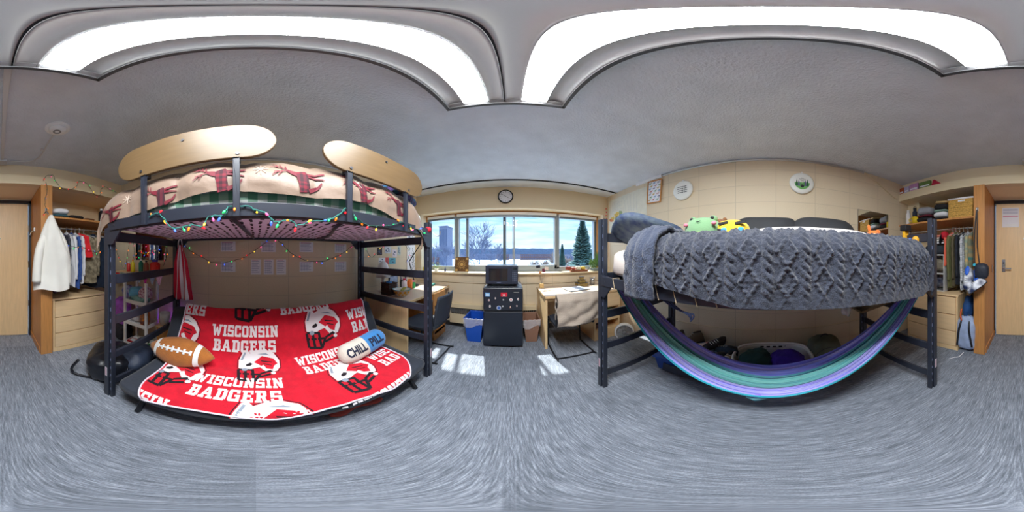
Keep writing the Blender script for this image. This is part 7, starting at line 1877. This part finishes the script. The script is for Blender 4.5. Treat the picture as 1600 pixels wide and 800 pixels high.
# ================================================================== OUTSIDE
GZ = -9.0
m_snowg = mat('snowy ground', (168, 184, 200), .9, rgb2=(146, 162, 178), vs_=.05)
def outside(name, mb, mats, lab, cat, **k): return obj(name, mb, mats, label=lab, cat=cat, **k)
struct('ground', MB().box(-900, 900, 8, 1200, GZ-1, GZ), m_snowg)
m_brick = mat('far brick', (96, 70, 68), .8); m_bwin = mat('far windows', (60, 72, 98), .3); m_twr = mat('tower concrete', (92, 96, 116), .8)
def building(x0, x1, y0, y1, h, m, lab, nx_, nz_, vertical=False):
    t = thing('building', lab, 'building', ((x0+x1)/2, (y0+y1)/2, GZ))
    obj('walls', MB().box(x0, x1, y0, y1, GZ, GZ+h).box(x0-.4, x1+.4, y0-.4, y1+.4, GZ+h, GZ+h+.8), m, t)
    for i in range(nx_):
        xa = x0+(x1-x0)*(i+.25)/nx_; xb = x0+(x1-x0)*(i+.75)/nx_
        if vertical: obj('window', MB().box(xa, xb, y0-.15, y0, GZ+2, GZ+h-2), m_bwin, t)
        else:
            for j in range(nz_): obj('window', MB().box(xa, xb, y0-.15, y0, GZ+h*(j+.3)/nz_, GZ+h*(j+.72)/nz_), m_bwin, t)
building(-57.5, -50.5, 120, 132, 34, m_twr, 'tall grey tower block seen through the left window', 6, 1, True)
building(-70, -59, 130, 142, 12, m_brick, 'low brick building left of the tower', 5, 3)
building(22, 104, 420, 440, 14.0, m_brick, 'long low brown building beyond the snowy field', 16, 2)
building(-96, -44, 420, 432, 15.0, m_twr, 'low grey building behind the bare trees', 8, 2)
building(-38, -8, 420, 432, 13.6, m_brick, 'small brick building right of the grey one', 5, 2)
random.seed(21)
def ridge(x0, x1, y, h, m, lab):
    b = MB(); n = 160
    top = [h+1.2*nse(i*.30, y)*1.5+.6*nse(i*1.3, y) for i in range(n+1)]
    vs_ = []
    for i in range(n+1):
        x = x0+(x1-x0)*i/n; vs_ += [(x, y-6, GZ), (x, y-2, GZ+top[i]*.7), (x, y, GZ+top[i]), (x, y+6, GZ)]
    fs = [(i*4+k, (i+1)*4+k, (i+1)*4+k+1, i*4+k+1) for i in range(n) for k in range(3)]
    b.add(vs_, fs)
    o = obj('tree_line', b, m, label=lab, cat='tree line'); o['kind'] = 'stuff'
ridge(-560, 720, 700, 42, mat('far wooded ridge', (70, 84, 104), .9, var=.25, vs_=.3), 'far dark blue wooded ridge on the horizon')
ridge(-430, 560, 500, 15.5, mat('nearer bare woods', (96, 92, 102), .9, var=.3, vs_=.5), 'nearer line of bare woods behind the brown building')
def bare_tree(x, y, h, lab, seed, m, spread=.55):
    random.seed(seed); t = thing('bare_tree', lab, 'tree', (x, y, GZ))
    tr = MB(); tw = MB()
    def br(p, d, ln, r, lv, mb):
        q = p+d*ln; mb.tube([p, p.lerp(q, .5)+V(random.uniform(-.05, .05), random.uniform(-.05, .05), 0)*ln, q], [r, r*.85, r*.65], 4, cap=False)
        if lv == 0: return
        for _ in range(4 if lv > 1 else 3):
            a = random.uniform(0, 6.28); nd = (d+V(cos(a), sin(a), random.uniform(-.1, .35))*spread).normalized()
            br(p.lerp(q, random.uniform(.45, 1.0)), nd, ln*random.uniform(.6, .85), max(.06, r*.55), lv-1, tw)
    br(V(x, y, GZ), V(0, 0, 1), h*.36, h*.012, 5, tr)
    obj('trunk', tr, m, t); obj('twigs', tw, m, t)
m_bark = mat('pale bark', (98, 104, 126), .9); m_bark2 = mat('tan bark', (126, 108, 98), .9)
bare_tree(-12.0, 60, 21, 'big bare tree in the large middle pane', 1, m_bark)
bare_tree(-9.0, 92, 19, 'smaller bare tree right of the big bare one', 2, m_bark)
bare_tree(-33, 76, 20, 'bare tree in front of the tower block', 3, m_bark)
bare_tree(-48, 92, 17, 'bare tree left of the tower block', 6, m_bark)
bare_tree(10, 58, 11, 'tan bare tree left in the right middle pane', 4, m_bark2)
bare_tree(15.2, 50, 11, 'tan bare tree near the right mullion', 5, m_bark2)
bare_tree(24, 60, 13, 'bare tree just left of the conifer', 8, m_bark)
def conifer(x, y, h, rr, lab, seed):
    random.seed(seed); t = thing('conifer', lab, 'tree', (x, y, GZ))
    obj('trunk', MB().lathe([(h*.018, 0), (h*.012, h*.5), (0, h*.97)], (x, y, GZ), n=8), m_bark, t)
    b = MB()
    for k in range(2400):
        v = random.random()**.75; z = h*(.06+.93*v); r = rr*(1-v)**.85*(.75+.35*nse(v*12, seed))+.15; a = random.uniform(0, 6.28)
        if random.random() < .25: r *= 1.18
        d = V(cos(a), sin(a), 0); p = V(x, y, GZ+z); q = p+d*r+V(0, 0, -.12*r+.35); s_ = V(-sin(a), cos(a), 0)*(.18+.16*r)
        b.add([p+d*r*.25, p+d*r*.6+s_-V(0, 0, .15), q, p+d*r*.6-s_-V(0, 0, .15), p+d*r*.6+V(0, 0, .3)], [(0, 1, 4), (1, 2, 4), (2, 3, 4), (3, 0, 4)])
    obj('needles', b, mat('blue green needles', (52, 82, 84), .8, rgb2=(84, 112, 100), vs_=.6), t)
conifer(16.6, 36, 20.2, 5.4, 'tall blue green conifer in the right window pane', 3)
conifer(25.5, 48, 12, 4.2, 'round dark evergreen to the right of the tall conifer', 5)
conifer(14.0, 44, 13.5, 2.2, 'narrow evergreen partly hidden by the window mullion', 6)
t = thing('street_lamp', 'dark street lamp post outside the left window pane', 'street lamp', (-13.2, 26, GZ))
obj('pole', MB().tube([(-13.2, 26, GZ), (-13.2, 26, 2.15), (-12.6, 26, 2.2)], .09, 8), m_dalu, t)
obj('lamp_head', MB().box(-12.7, -11.9, 25.8, 26.2, 2.1, 2.3), m_dalu, t)
